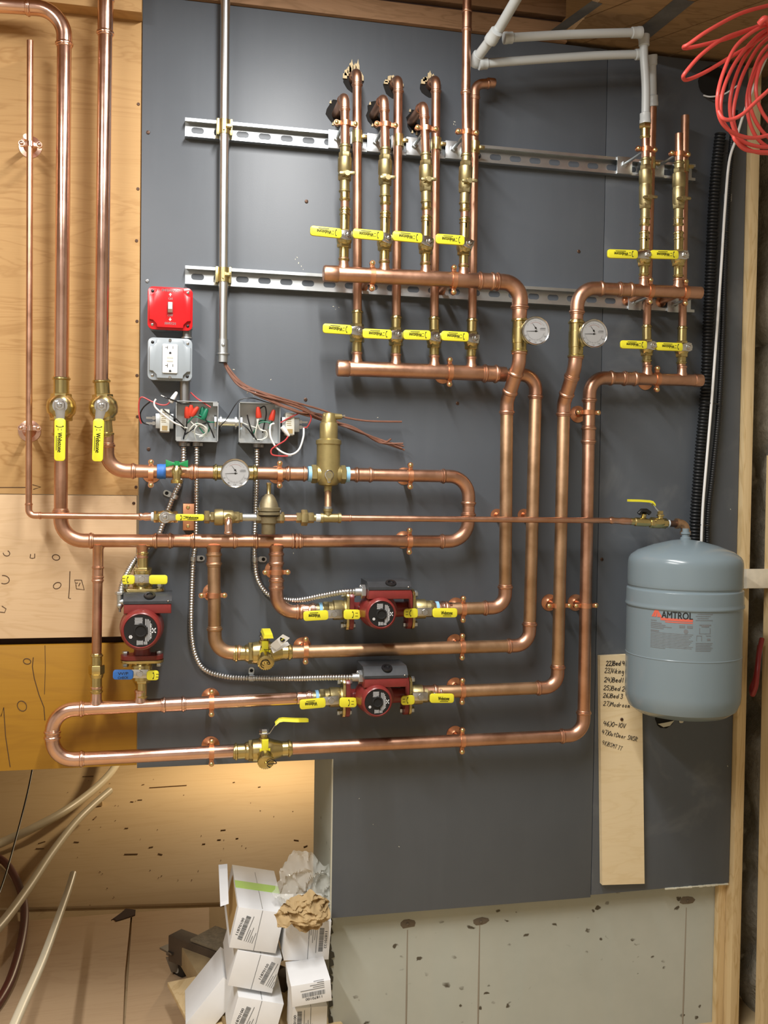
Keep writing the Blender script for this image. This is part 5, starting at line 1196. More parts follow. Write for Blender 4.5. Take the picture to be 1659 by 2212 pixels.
def flange_valve(lab, C, ax, end, nutpx, off, gl, gs, wpx, short_txt=True, blue=False, taped=True):
    "brass isolation flange with two-sided handle. C on the flange face, ax away from the pump, end = reach"
    o = thing('isolation_valve', lab, 'valve', C, 'brass pump isolation valves'); s = ax.cross(F).normalized(); r = 0.0143
    ay_ = ax.cross(s)
    part(MB().prism(rrect(0.094, 0.050, 0.020, 5), C, s, ay_, 0.006, 0.001), 'flange', BRASS, o)
    m = MB().lathe(C, ax, [(0.005, r*1.6), (0.010, r*1.5), (0.014, r*1.62), (0.034, r*1.62), (0.036, r*1.38), (0.046, r*1.38), (0.047, r*1.3)], 24)
    if taped: m.hexa(C, ax, 0.044, 0.058, r*1.38); m.lathe(C, ax, [(0.058, r*1.1), (end, r*1.05)], 20)
    else: m.hexa(C, ax, 0.040, 0.052, r*1.35); sleeve(m, C, ax, 0.0105, end, 0.05)
    part(m, 'body', CAST if taped else BRASS, o)
    if taped: part(MB().lathe(C, ax, [(0.060, r*1.1), (0.0605, r*1.22), (0.067, r*1.22), (0.0675, r*1.1)], 20), 'thread_tape', LBLUE, o, label='pale blue thread tape')
    nut = P(*nutpx, hK+off); b = nut-F*off
    part(MB().lathe(nut, F, [(-off+r, 0.009), (-0.002, 0.0085), (0, 0.0075)], 14), 'stem', BRASS, o)
    hd = (P(*gl[1], hK+off)-P(*gl[0], hK+off)).normalized(); ay = F.cross(hd)
    part(MB().box(nut-F*0.0005, hd, ay, 0.036, wpx*mpp(*nutpx, hK+off)*0.85, 0.0025, 0.0006).box(nut-F*0.003+ay*0.009, hd, ay, 0.03, 0.002, 0.006), 'lever', CHROME, o)
    part(MB().hexa(nut, F, 0.001, 0.006, 0.0075).lathe(nut, F, [(0.006, 0.004), (0.009, 0.0038)], 10), 'nut', CHROME, o)
    for (g, mat, tx) in ((gl, BLUE if blue else None, 'Webstone'), (gs, None, None)):
        a = P(*g[0], hK+off); e = P(*g[1], hK+off); h2 = (e-a).normalized(); st = a-h2*0.012
        gg = handle(o, st+F*0.001, h2, 0.012, 0.012+(e-a).length, wpx*mpp(*g[0], hK+off), mat=mat, txt=tx, sym=(tx is None))
        if mat is not None:
            m = MB(); cc = (a+e)/2+F*0.0052; text(m, 'CHECK', cc-Z*0.006, X, Z, 0.005, 0.022); text(m, 'W/P', cc+Z*0.003, X, Z, 0.006, 0.022); part(m, 'marker_writing', INK, gg, flat=True)
    return o
# upper and lowest horizontal pumps
for (pv, lab, nm, dU) in ((0, 'dark red circulator pump in the upper of the two level runs', 'upper', 0), (1, 'dark red circulator pump in the lowest level run', 'lowest', 1)):
    if pv == 0: L_, R_, fc, tb = (751, 1317), (887, 1316), (824.5, 1327), ((797, 1258), (888, 1294), 1274)
    else: L_, R_, fc, tb = (743, 1506), (880, 1500), (816, 1517), ((788, 1443), (880, 1484), 1465)
    a, b = P(*L_, hK), P(*R_, hK); zc = (a.z+b.z)/2; a.z = b.z = zc; C = (a+b)/2; Lf = (b-a).length
    o = pump(lab, C, X, Z, P(*fc, hK+0.100), rad(73, *fc, hK+0.1), Lf)
    terminal(o, tb, hK-0.005, hK+0.085)
    if pv == 0:
        flange_valve('brass flanged valve on the inlet side of the upper level pump, handle upside down', a, -X, 0.078, (722, 1326), 0.036, ((709, 1328), (655, 1331)), ((742, 1327), (778, 1327)), 21)
        flange_valve('brass flanged valve on the outlet side of the upper level pump, upright lettering', b, X, 0.070, (917, 1322), 0.036, ((934, 1323.5), (987, 1323.5)), ((902, 1324), (872, 1324.5)), 20)
    else:
        flange_valve('brass flanged valve on the inlet side of the lowest pump, handle upside down', a, -X, 0.078, (715, 1513), 0.036, ((703, 1517), (647, 1522)), ((733, 1517), (770, 1517)), 21)
        flange_valve('brass flanged valve on the outlet side of the lowest pump, upright lettering', b, X, 0.070, (908, 1505), 0.036, ((928, 1508), (980, 1508)), ((895, 1511), (866, 1513)), 20)
    pipe_run('copper_pipe', 'short copper adapter on the inlet side of the %s level pump' % nm, [a-X*0.110, a-X*0.070], rK*0.98, COPB, coup=((a-X*0.082, 0.016),), cat='fitting', group='copper adapters at the pumps')
    pipe_run('copper_pipe', 'short copper adapter on the outlet side of the %s level pump' % nm, [b+X*0.066, b+X*0.10], rK*0.98, COPB, coup=((b+X*0.078, 0.016),), cat='fitting', group='copper adapters at the pumps')
    q = P(778 if pv == 0 else 772, 1278 if pv == 0 else 1463, hK+0.05)
    o = thing('cable_connector', 'steel cable connector on the %s level pump' % nm, 'connector', q, 'cable connectors on the pumps')
    part(MB().hexa(q, X, 0.002, 0.012, 0.016).lathe(q, X, [(-0.012, 0.009), (0.016, 0.010)], 16).sphere(q+Z*0.013+F*0.004, 0.0035, 8, 6), 'body', GALV, o)
# upright pump beside the orange plywood
a, b = P(311, 1276, hK), P(304, 1424, hK); xm_ = (a.x+b.x)/2; a.x = b.x = xm_; C = (a+b)/2
o = pump('dark red circulator pump standing upright beside the plywood edge', C, Z, X, P(304, 1363, hK+0.100), rad(92, 304, 1363, hK+0.1), (a-b).length, vert=True)
terminal(o, ((267, 1285), (370, 1325), 1304.5), hK-0.005, hK+0.070)
pipe_run('copper_nipple', 'short copper stub above the upright pump valve', [P(308.5, 1188, hK), P(308, 1200, hK)], 0.0108, COP, cat='fitting', group='copper stubs at the upright pump')
flange_valve('brass flanged valve over the upright pump with two yellow grips', a, Z, 0.088, (306, 1251), 0.034, ((322, 1252), (362, 1252)), ((291, 1252), (264, 1252)), 20, taped=False)
flange_valve('brass flanged valve under the upright pump with one grip taped blue', b, -Z, 0.088, (302, 1455), 0.034, ((288, 1457), (244, 1457)), ((317, 1458.5), (343, 1458.5)), 21, blue=True, taped=False)
q = P(259, 1300, hK+0.04); o = thing('cable_connector', 'steel angle connector on the upright pump', 'connector', q, 'cable connectors on the pumps')
part(MB().lathe(q, Z, [(-0.010, 0.006), (0.016, 0.0075)], 14).hexa(q, Z, 0.016, 0.022, 0.0105).lathe(q, X, [(0, 0.0075), (0.016, 0.0075)], 14).sphere(q-Z*0.008, 0.0075, 10, 6), 'body', GALV, o)
part(MB().lathe(q-Z*0.006, -Z, [(0, 0.0025), (0.016, 0.0025)], 10).hexa(q-Z*0.012, -Z, 0, 0.004, 0.004), 'screw', STEELD, o)
# ================================================================ conduit, cable bundle and electrical boxes
hC = 0.040; rC = rad(20.5, 483, 500, hC)
o = thing('steel_conduit', 'straight steel conduit dropping from the ceiling', 'conduit', P(481, 785, hC))
a, b = P(487.5, -60, hC), P(481.5, 762, hC); part(MB().lathe(a, b-a, [(0, rC), ((b-a).length, rC)], 24), 'tube', EMT, o)
d = (b-a).normalized(); m = MB().lathe(b, d, [(-0.030, rC*1.15), (0.001, rC*1.15), (0.002, rC*1.5), (0.0045, rC*1.5), (0.005, rC*1.15), (0.022, rC*1.12), (0.022, rC*0.8), (0.010, rC*0.8)], 24); m.sphere(b-d*0.016+F*rC*1.15, 0.004, 8, 6); part(m, 'connector', GALV, o)
part(MB().lathe(b, d, [(0.012, rC*0.6), (0.0225, rC*0.8)], 20), 'dark_bore', DARK, o)
for v, zz, w_ in ((265, zS1, 'upper'), (590, zS2, 'lower')):
    c = a+(b-a)*((a.z-zz)/(a.z-b.z)); o = thing('conduit_strap', 'yellow zinc strap holding the conduit to the %s channel' % w_, 'strap', c, 'conduit straps')
    part(MB().lathe(c, Z, [(-0.016, rC*1.02), (-0.016, rC*1.14), (0.016, rC*1.14), (0.016, rC*1.02)], 22), 'band', ZINC, o)
    for sg in (-1, 1): part(MB().box(c+X*sg*(rC+0.004)-F*0.008, X, Z, 0.006, 0.036, 0.024, 0.001), 'foot', ZINC, o)
    part(MB().hexa(c+X*(rC*0.25)+F*rC*1.1, X, 0.000, 0.013, 0.005).box(c+F*rC*1.15-X*0.002, X, Z, 0.004, 0.020, 0.010), 'bolt', ZINC, o)
random.seed(9); o = thing('cable_bundle', 'bundle of thin brown cables fanning out of the conduit', 'cables', P(490, 792, 0.03))
ends = [(868, 911, 0.03), (872, 964, 0.02), (874, 972, 0.025), (868, 968, 0.03), (860, 960, 0.018), (845, 948, 0.03), (871, 958, 0.035), (856, 966, 0.014)]
for i, (eu, ev, eh) in enumerate(ends):
    j = lambda s: random.uniform(-s, s)
    if i == 0: pts = [(486, 770, .04), (492, 792, .04), (530, 832, .05), (600, 858, .06), (690, 884, .04), (730, 898, .03), (790, 909, .03), (868, 911, .03)]
    else: pts = [(484+j(3), 770, .04), (490+j(2), 795, .04), (515+j(2), 828+j(4), .048), (560+j(2), 852+j(5), .056+j(.006)), (640, 882+j(9), .056+j(.004)), (700, 905+j(9), .024+j(.01)), (760, 928+j(8), .024+j(.008)), (820, 950+j(6), .022), (eu, ev, eh)]
    part(MB().tube(spline([P(*q) for q in pts], 6), 0.0023, 7), 'cable', BRN, o)
m = MB()
for (u, v) in ((537, 843), (551, 849)): m.lathe(P(u, v, 0.033), P(u+10, v+5, 0.033)-P(u, v, 0.033), [(-0.001, 0.0088), (0.001, 0.0088)], 14)
part(m, 'tie_wrap', WHITE, o)
def cover_box(u0, v0, u1, v1, mat, name, lab, cat, hb_=0.045):
    a, b = P(u0, v0, hb_+0.012), P(u1, v1, hb_+0.012); c = (a+b)/2; w, h = b.x-a.x, a.z-b.z
    o = thing(name, lab, cat, (c.x, 0, c.z))
    part(MB().prism(rrect(w*0.95, h*0.95, 0.010), (c.x, -0.0005, c.z), X, Z, hb_), 'back_box', GALV, o)
    m = MB().prism(rrect(w, h, 0.012, 5), (c.x, -hb_-0.0006, c.z), X, Z, 0.004, 0.0012)
    cr = 0.0165; hw, hh = w/2-0.004, h/2-0.004
    cvr = part(m, 'cover', mat, o)
    q1 = [(hw-cr, -hh), (hw-cr*0.92, -hh+cr*0.45), (hw-cr*0.45, -hh+cr*0.92), (hw, -hh+cr)]
    poly = q1+[(x, -y) for x, y in reversed(q1)]+[(-x, -y) for x, y in q1]+[(-x, y) for x, y in reversed(q1)]
    rm = MB().prism(poly, (c.x, -hb_-0.0040, c.z), X, Z, 0.009, 0.0025)
    part(rm, 'raised_face', mat, cvr)
    for i, (qx, qy) in enumerate(((-1, 1), (1, 1), (-1, -1), (1, -1))):
        q = Vector((c.x+qx*(w/2-0.0105), -hb_-0.0044, c.z+qy*(h/2-0.0105)))
        part(MB().lathe(q, F, [(0, 0.0036), (0.0012, 0.0034), (0.002, 0.002)], 12), 'screw', CHROME if i in (1, 2) else BLACK, o)
    return o, c, w, h, hb_+0.0132
o, c, w, h, ft = cover_box(319, 616, 416, 714, RED, 'emergency_switch', 'red emergency switch box above the grey outlet box', 'switch')
fc = Vector((c.x, -ft, c.z)); m = MB()
for s_, vv, wd, sz in (('EMERGENCY', 0.0385, 0.037, 0.0052), ('ON', 0.0205, 0.0085, 0.0048), ('OFF', -0.0165, 0.011, 0.0048), ('SWITCH', -0.0345, 0.0235, 0.0050)): text(m, s_, fc+Z*vv+F*0.0003, X, Z, sz, wd, bold=0.0003)
for vv, sg in ((0.0290, 1), (-0.0250, -1)):
    m.prism([(-0.0035*1, 0.000), (0.0035, 0.000), (0, 0.004*1)] if sg > 0 else [(-0.0035, 0), (0, -0.004), (0.0035, 0)], fc+Z*vv, X, Z, 0.0004); m.box(fc+Z*(vv-sg*0.002)+F*0.0002, X, Z, 0.002, 0.0025, 0.0004)
part(m, 'lettering', WHP, o, flat=True)
part(MB().box(fc+F*0.0005, X, Z, 0.012, 0.026, 0.002, 0.0004), 'toggle_slot', simple('toggle_slot_red', (0.25, 0.01, 0.01), 0.5), o)
part(MB().rings([[fc+F*(0.001+t*0.013)+Vector((sx*(0.0050-0.0008*t), 0, 0.003*t+sz*(0.0105-0.003*t))) for sx, sz in ((-1, -1), (1, -1), (1, 1), (-1, 1))] for t in (0, 0.5, 1)]), 'toggle', WHITE, o)
o, c, w, h, ft = cover_box(319, 727, 415, 823, GREYE, 'outlet_box', 'grey outlet box with a white double receptacle', 'outlet')
fc = Vector((c.x, -ft, c.z)); rc = part(MB().prism(rrect(0.0325, 0.0640, 0.002), fc-F*0.0005, X, Z, 0.005, 0.001), 'receptacle', WHITE, o)
m = MB(); q = fc+F*0.0047
for zz in (0.0205, -0.0195):
    m.box(q+X*(-0.0055)+Z*(zz+0.004), X, Z, 0.0012, 0.008, 0.0004).box(q+X*(-0.0078)+Z*(zz+0.004), X, Z, 0.005, 0.0013, 0.0004).box(q+X*0.0065+Z*(zz+0.0045), X, Z, 0.0013, 0.006, 0.0004)
    m.prism([(0.0026*math.cos(t), 0.0026*math.sin(t)) for t in [math.pi*i/8 for i in range(9)]]+[(-0.0026, -0.002), (0.0026, -0.002)], q+X*0.0005+Z*(zz-0.008), X, Z, 0.0004)
part(m, 'slots', BLK, rc, flat=True)
part(MB().box(q+Z*0.0037, X, Z, 0.0135, 0.006, 0.0016, 0.0005).box(q-Z*0.0037, X, Z, 0.0135, 0.006, 0.0016, 0.0005), 'test_buttons', CREAM, rc)
part(MB().lathe(fc+Z*0.041, F, [(0, 0.0036), (0.002, 0.003)], 12).lathe(fc-Z*0.041, F, [(0, 0.0036), (0.002, 0.003)], 12), 'mounting_screws', CHROME, o)
for (u, v0, v1, r_, lab) in ((404, 708, 732, 0.0105, 'short steel nipple joining the red and grey boxes'), (399, 820, 872, 0.0115, 'dark steel nipple between the grey outlet box and the junction box')):
    a, b = P(u, v0, 0.028), P(u, v1, 0.028); o = thing('conduit_nipple', lab, 'fitting', (a+b)/2, 'conduit nipples'); a.x = b.x
    part(MB().lathe(a, b-a, [(0, r_), ((b-a).length, r_)], 20), 'tube', STEELD, o); part(MB().lathe(b, Z, [(0.000, r_*1.25), (0.003, r_*1.25)], 12).lathe(b, Z, [((a.z-b.z)-0.004, r_*1.25), ((a.z-b.z), r_*1.25)], 12), 'locknut', GALV, o)
hJ = 0.045
def open_box(u0, v0, u1, v1, lab):
    a, b = P(u0, v0, hJ), P(u1, v1, hJ); c = (a+b)/2; w, h = b.x-a.x, a.z-b.z; o = thing('junction_box', lab, 'junction box', (c.x, 0, c.z), 'open steel junction boxes')
    t = 0.0018; m = MB().box((c.x, -0.0015, c.z), X, Z, w, h, 0.002)
    for sx in (-1, 1): m.box((c.x+sx*(w-t)/2, -hJ/2-0.001, c.z), X, Z, t, h, hJ-0.002)
    for sz in (-1, 1): m.box((c.x, -hJ/2-0.001, c.z+sz*(h-t)/2), X, Z, w, t, hJ-0.002)
    part(m, 'shell', GALV, o)
    m = MB(); 
    for qx, qz in ((1, 1), (-1, -1)): m.box((c.x+qx*(w/2-0.006), -hJ+0.001, c.z+qz*(h/2-0.005)), X, Z, 0.012, 0.010, 0.0015)
    part(m, 'cover_ear', GALV, o)
    part(MB().lathe((c.x-0.02, -0.0025, c.z-0.012), F, [(0, 0.011), (0.0004, 0.011)], 20).lathe((c.x+0.022, -0.0025, c.z-0.022), F, [(0, 0.011), (0.0004, 0.011)], 20), 'knockout', EMT, o)
    return o, c, w, h
J1, c1, w1, h1_ = open_box(380, 865, 471, 955, 'open steel junction box below the outlet, full of wires')
J2, c2, w2, h2_ = open_box(516.5, 868, 605, 958.5, 'open steel junction box beside the cable bundle, with orange wire nuts')
a, b = Vector((c1.x+w1/2, -0.024, c1.z+0.001)), Vector((c2.x-w2/2, -0.024, c1.z+0.001)); o = thing('conduit_nipple', 'bright steel conduit stub linking the two junction boxes', 'fitting', (a+b)/2, 'conduit nipples')
part(MB().lathe(a, X, [(0, 0.0105), ((b-a).length, 0.0105)], 22), 'tube', EMT, o); L = (b-a).length
m = MB()
for t in (0, L): 
    for s_ in (-0.006, 0.006): m.lathe(a+X*(t+s_), X, [(-0.002, 0.0155), (0.002, 0.0155)], 8)
part(m, 'locknut', GALV, o)
def transformer(u0, v0, u1, v1, body_u, lug_side, lab):
    a, b = P(u0, v0, 0.040), P(u1, v1, 0.040); c = (a+b)/2; w, h = b.x-a.x, a.z-b.z
    o = thing('transformer', lab, 'transformer', (c.x, -0.01, c.z), 'small control transformers')
    q = P(body_u, (v0+v1)/2, 0.04)
    part(MB().box((c.x, -0.022, c.z-0.001), X, Z, w*0.86, h*0.68, 0.036, 0.002), 'core', GALV, o)
    bb = part(MB().box((q.x, -0.024, c.z), X, Z, 0.021, h, 0.044, 0.0025).box((q.x, -0.030, c.z), X, Z, 0.018, h*1.06, 0.018, 0.002), 'bobbin', CREAM, o)
    m = MB().box((q.x, -0.0465, c.z-h*0.34), X, Z, 0.012, 0.010, 0.0006)
    for i in range(6): m.box((q.x-0.003+0.001*(i % 2), -0.0465, c.z+h*0.36-i*0.0042), X, Z, 0.010, 0.0009, 0.0006)
    part(m, 'label_print', simple('amber_print', (0.35, 0.24, 0.09), 0.6), bb, flat=True)
    x = c.x+lug_side*w*0.43; m = MB()
    for zz in (0.006, -0.006): m.box((x+lug_side*0.010, -0.026, c.z+zz), X, Z, 0.022, 0.0045, 0.0012).box((x+lug_side*0.004, -0.027, c.z+zz), X, Z, 0.006, 0.008, 0.005)
    part(m, 'terminal', CHROME, o)
    return o
transformer(333, 884, 378, 933, 356, -1, 'small transformer clipped to the side of the junction box by the plywood')
transformer(606, 892, 650, 940, 626, 1, 'small transformer clipped to the junction box beside the air separator')
def wire(lab, pts, mat, r=0.0016, grp='loose wires at the junction boxes', name='wire', tip=None):
    o = thing(name, lab, 'wire', P(*pts[0]), grp); sp = spline([P(*q) for q in pts], 8); part(MB().tube(sp, r, 8), 'sheath', mat, o)
    if tip: part(MB().tube([sp[-1], sp[-1]+(sp[-1]-sp[-3]).normalized()*0.008], r*0.6, 6), 'bare_end', GALV if tip == 1 else WHITE, o)
    return o
wire('red wire looping from the wall-side transformer across the plywood edge', [(305, 915, .035), (301, 900, .04), (300, 872, .045), (306, 858, .05), (325, 866, .05), (345, 874, .052), (360, 874, .052), (369, 866, .05)], WIRR)
wire('red wire slanting from the nipple into the first junction box', [(412, 848, .02), (425, 860, .03), (440, 870, .038), (455, 880, .04)], WIRR)
wire('black wire curving from the transformer terminals by the plywood', [(322, 917, .027), (308, 912, .03), (303, 895, .035), (310, 880, .04), (324, 868, .045)], BLACK)
wire('black wire with a bared end over the first junction box', [(398, 922, .045), (380, 905, .05), (362, 892, .05), (352, 884, .05)], BLACK)
wire('black wire end poking up beside the white wire cap', [(392, 872, .05), (378, 866, .055), (362, 860, .06), (355, 857, .06)], BLACK, tip=2)
wire('white wire hooking out of the first junction box over the transformer', [(392, 920, .045), (375, 912, .055), (350, 893, .06), (336, 880, .06), (333, 870, .06), (337, 862, .06)], WHITE, 0.0020)
wire('thin black wire arching between the two junction boxes', [(477, 932, .03), (475, 922, .035), (490, 905, .04), (508, 875, .045), (520, 863, .045), (545, 860, .045), (580, 870, .045), (605, 875, .04)], BLACK, 0.0011)
wire('white wire hanging in a deep loop below the second transformer', [(592, 915, .045), (584, 920, .05), (585, 945, .055), (600, 970, .055), (625, 982, .055), (645, 972, .05), (655, 945, .045), (656, 925, .035)], WHITE, 0.0022)
wire('red wire bent under the second junction box beside the white loop', [(624, 940, .05), (615, 952, .055), (595, 964, .06), (586, 972, .06), (588, 982, .06), (605, 985, .06), (622, 985, .06)], WIRR, 0.0017, tip=1)
wire('red wire arching over the second transformer to its terminals', [(606, 913, .045), (630, 900, .05), (655, 890, .05), (668, 893, .045), (672, 905, .04), (664, 922, .035), (656, 924, .03)], WIRR)
for (u, v, tu, tv, lab) in ((375, 858, 0.6, -1, 'white wire cap beside the dark nipple'), (617, 932, 0.9, 1, 'white wire cap in front of the second transformer')):
    q = P(u, v, 0.05); d = Vector((tu, 0, -tv)).normalized() if v < 900 else Vector((0.6, 0, -0.8))
    o = part(MB().lathe(q, d, [(-0.014, 0.004), (-0.012, 0.0058), (0.0, 0.0052), (0.012, 0.0035), (0.014, 0.002)], 14), 'twist_connector', WHITE); tag(o, lab, 'wire connector', 'white wire connectors')
def wnut(q, d, mat, lab, grp):
    o = part(MB().lathe(q, d, [(-0.013, 0.0068), (-0.012, 0.0072), (-0.004, 0.0066), (0.008, 0.0048), (0.012, 0.003)], 6 if False else 12), 'wire_nut', mat); tag(o, lab, 'wire nut', grp)
for (u, v, d, lab) in ((404, 890, (-0.1, -0.4, 1), 'red wire nut nearest the nipple in the first junction box'), (412, 886, (0.1, -0.3, 1), 'middle red wire nut in the first junction box'), (421, 888, (0.6, -0.3, 0.8), 'tilted red wire nut beside the green ones in the first junction box')): wnut(P(u, v, .036), Vector(d), WNUTR, lab, 'red wire nuts')
wnut(P(443, 893, .034), Vector((0.4, -0.2, 1)), DGRN, 'green wire nut in the first junction box', 'green wire nuts'); wnut(P(437, 890, .026), Vector((0.1, -0.2, 1)), DGRN, 'second green wire nut deep in the first junction box', 'green wire nuts')
wnut(P(558, 890, .036), Vector((-0.1, -0.2, 1)), WNUTR, 'orange-red wire nut in the middle of the second junction box', 'red wire nuts'); wnut(P(589, 896, .036), Vector((0.25, -0.2, 1)), WNUTR, 'orange-red wire nut at the transformer side of the second junction box', 'red wire nuts')
random.seed(12)
def inner(box, lab, strands):
    for nm, mat, lines, r in strands:
        o = thing('wire_loop', lab % nm, 'wires', P(*lines[0][0]), 'wires inside the junction boxes')
        for ln in lines: part(MB().tube(spline([P(*q) for q in ln], 6), r, 7), 'strand', mat, o)
inner(J1, '%s wires coiled inside the first junction box', [
    ('white', CREAM, [[(400, 950, .02), (412, 925, .04), (425, 915, .04), (440, 920, .04), (446, 932, .036), (436, 940, .03), (420, 936, .03), (410, 925, .03)], [(424, 952, .02), (420, 930, .036), (430, 918, .036), (446, 924, .034), (445, 938, .03), (430, 944, .03)], [(436, 950, .02), (444, 938, .03), (440, 925, .032), (420, 918, .03), (408, 905, .03)], [(405, 925, .044), (394, 921, .045), (386, 912, .045)]], .0015),
    ('black', BLACK, [[(396, 948, .02), (402, 925, .036), (404, 905, .036), (405, 897, .034)], [(463, 946, .03), (452, 920, .036), (440, 902, .036), (428, 900, .036)], [(400, 930, .04), (390, 920, .045), (380, 912, .046)], [(398, 940, .03), (412, 930, .036), (428, 920, .034), (440, 915, .03), (458, 912, .024)]], .0015),
    ('green', DGRN, [[(404, 915, .03), (420, 900, .036), (438, 906, .036), (455, 912, .03), (468, 911, .024)], [(430, 896, .034), (442, 905, .036), (452, 925, .03), (444, 940, .02)], [(424, 912, .03), (440, 935, .03), (452, 930, .02)]], .0014)])
inner(J2, '%s wires coiled inside the second junction box', [
    ('white', CREAM, [[(555, 952, .02), (552, 935, .036), (556, 915, .038), (559, 900, .036)], [(548, 948, .02), (562, 950, .03), (576, 944, .032), (575, 932, .034), (562, 928, .034), (556, 912, .036), (556, 900, .034)], [(520, 912, .024), (540, 920, .03), (565, 928, .03), (575, 938, .03), (566, 952, .02)]], .0016),
    ('black', BLACK, [[(534, 896, .036), (540, 920, .036), (550, 945, .03), (560, 952, .02)], [(562, 882, .03), (572, 878, .036), (575, 895, .036), (570, 920, .03), (567, 935, .03)], [(520, 914, .03), (535, 926, .034), (548, 944, .03)]], .0016),
    ('green', DGRN, [[(545, 940, .02), (560, 915, .03), (578, 912, .034), (586, 918, .034), (580, 925, .03)], [(588, 905, .034), (585, 915, .03), (570, 908, .026), (555, 912, .02)]], .0016)])
# flexible cables
for (u, v, lab) in ((396, 960, 'die-cast connector under the first junction box, nearer the plywood'), (424, 960, 'die-cast connector under the first junction box, second along'), (555, 963, 'die-cast connector under the second junction box')):
    q = P(u, v, 0.022); o = thing('cable_connector', lab, 'connector', q, 'cable connectors under the junction boxes')
    part(MB().lathe(q, Z, [(-0.005, 0.0075), (-0.004, 0.011), (0.004, 0.011), (0.006, 0.013), (0.008, 0.013)], 14).box(q+X*0.009, X, Z, 0.012, 0.008, 0.014, 0.002), 'body', STEELD, o)
rX = 0.0062
flex('flexible_conduit', 'ribbed steel cable curling down to the upright pump', [P(*q) for q in ((397, 966, .022), (396, 1000, .022), (390, 1040, .016), (374, 1074, .012), (352, 1132, .012), (338, 1165, .016), (300, 1200, .03), (278, 1232, .06), (264, 1265, .085), (260, 1288, .10))], rX)
flex('flexible_conduit', 'ribbed steel cable sweeping down to the lowest pump', [P(*q) for q in ((425, 966, .022), (425, 1010, .02), (424, 1100, .014), (423, 1170, .014), (418, 1208, .012), (414, 1300, .012), (414, 1370, .012), (424, 1420, .012), (445, 1448, .012), (490, 1462, .012), (543, 1465, .014), (620, 1466, .05), (700, 1464, .09), (768, 1463, .112))], rX)
flex('flexible_conduit', 'ribbed steel cable running down to the upper level pump', [P(*q) for q in ((555, 970, .022), (555, 1020, .02), (552, 1110, .014), (550, 1170, .014), (550, 1207, .012), (556, 1250, .012), (575, 1280, .012), (600, 1292, .016), (640, 1297, .05), (700, 1286, .085), (740, 1279, .105), (776, 1277, .112))], rX)
for (u, v, eu, ev, lab) in ((378, 1073, 362, 1066, 'one-hole steel strap on the cable below the green handle'), (418, 1207, 433, 1206, 'one-hole steel strap on the cable near the tagged valve downcomer'), (551, 1208, 567, 1208, 'one-hole steel strap on the cable near the pump downcomer'), (543, 1465, 543, 1450, 'one-hole steel strap on the level stretch of cable')):
    c = P(u, v, 0.013); e = P(eu, ev, 0.001); d = Vector((e.x-c.x, 0, e.z-c.z)).normalized(); s_ = F.cross(d)
    o = thing('cable_strap', lab, 'strap', c, 'one-hole cable straps')
    part(MB().lathe(c, s_, [(-0.005, rX*1.1), (-0.005, rX*1.28), (0.005, rX*1.28), (0.005, rX*1.1)], 16), 'loop', GALV, o)
    part(MB().prism(rrect(0.020, 0.013, 0.006, 4), Vector((e.x, -0.0008, e.z)), d, s_, 0.0016), 'tab', GALV, o); part(MB().prism(circ(0.0042, 14), Vector((e.x, -0.0026, e.z))+d*0.002, d, s_, 0.0003), 'tab_hole', DARK, o, flat=True)
# copper bracket behind the fill line valve
c = P(407, 1116, 0.03); o = thing('pipe_bracket', 'copper coloured bracket standing behind the fill line valve', 'bracket', c)
part(MB().box(c, X, Z, 0.025, 0.060, 0.058, 0.002), 'block', CLAMP, o)
part(MB().lathe(P(406, 1096, 0.059), F, [(0, 0.0045), (0.003, 0.003)], 12).lathe(P(406, 1137, 0.059), F, [(0, 0.0045), (0.003, 0.003)], 12), 'screw', ZINC, o)
# half clips where the risers pass the fill line
for (u, v, lab) in ((1073, 1113, 'half-hidden copper flange behind the first riser at the fill line'), (1131, 1113, 'half-hidden copper flange behind the second riser at the fill line')):
    q = P(u, v, 0); o = part(MB().lathe((q.x, -0.0003, q.z), F, [(0, 0.016), (0.0015, 0.016), (0.003, 0.008), (0.02, 0.006)], 20), 'wall_flange', CLAMP); tag(o, lab, 'flange', 'copper wall flanges')
# ================================================================ right edge: black corrugated tube, white and black cable
flex('corrugated_tube', 'black corrugated tube running down beside the stud to the tank', [P(*q) for q in ((1556, 290, .018), (1548, 360, .018), (1541, 450, .018), (1536, 560, .018), (1530, 700, .018), (1524, 850, .018), (1514, 960, .018), (1507, 1050, .018), (1502, 1120, .018), (1500, 1200, .018))], 0.0125, PBLACK, 'cables beside the stud', 0.0085, 14, 10, 0.16, 'tube')
flex('black_cable', 'black ribbed cable beside the white wire', [P(*q) for q in ((1588, 240, .02), (1574, 400, .02), (1566, 600, .02), (1560, 760, .02), (1552, 900, .02), (1540, 1020, .02), (1530, 1110, .02), (1528, 1200, .02))], 0.0075, PBLACK, 'cables beside the stud', 0.006, 10, 10, 0.1)
o = thing('white_cable', 'thin white cable hanging from the coil down behind the tank', 'cable', P(1560, 600, .03), 'cables beside the stud')
sp = spline([P(*q) for q in ((1668, 95, .30), (1640, 160, .16), (1610, 235, .08), (1590, 300, .05), (1575, 350, .05), (1566, 450, .045), (1559, 560, .045), (1551, 680, .045), (1543, 790, .045), (1537, 870, .045), (1526, 1000, .045), (1518, 1100, .045), (1514, 1200, .045))], 8)
part(MB().tube(sp, 0.0034, 8), 'sheath', WHITE, o)
m = MB()
for (u, v) in ((1574, 330), (1557, 498), (1538, 870), (1518, 1133)): m.tube([P(u-16, v, .042), P(u, v+1, .046), P(u+14, v+3, .03)], 0.0016, 6)
part(m, 'cable_tie', BLACK, o)
o = thing('white_wire', 'short white wire coming out of the dark opening under the red coil', 'wire', P(1530, 208, .01))
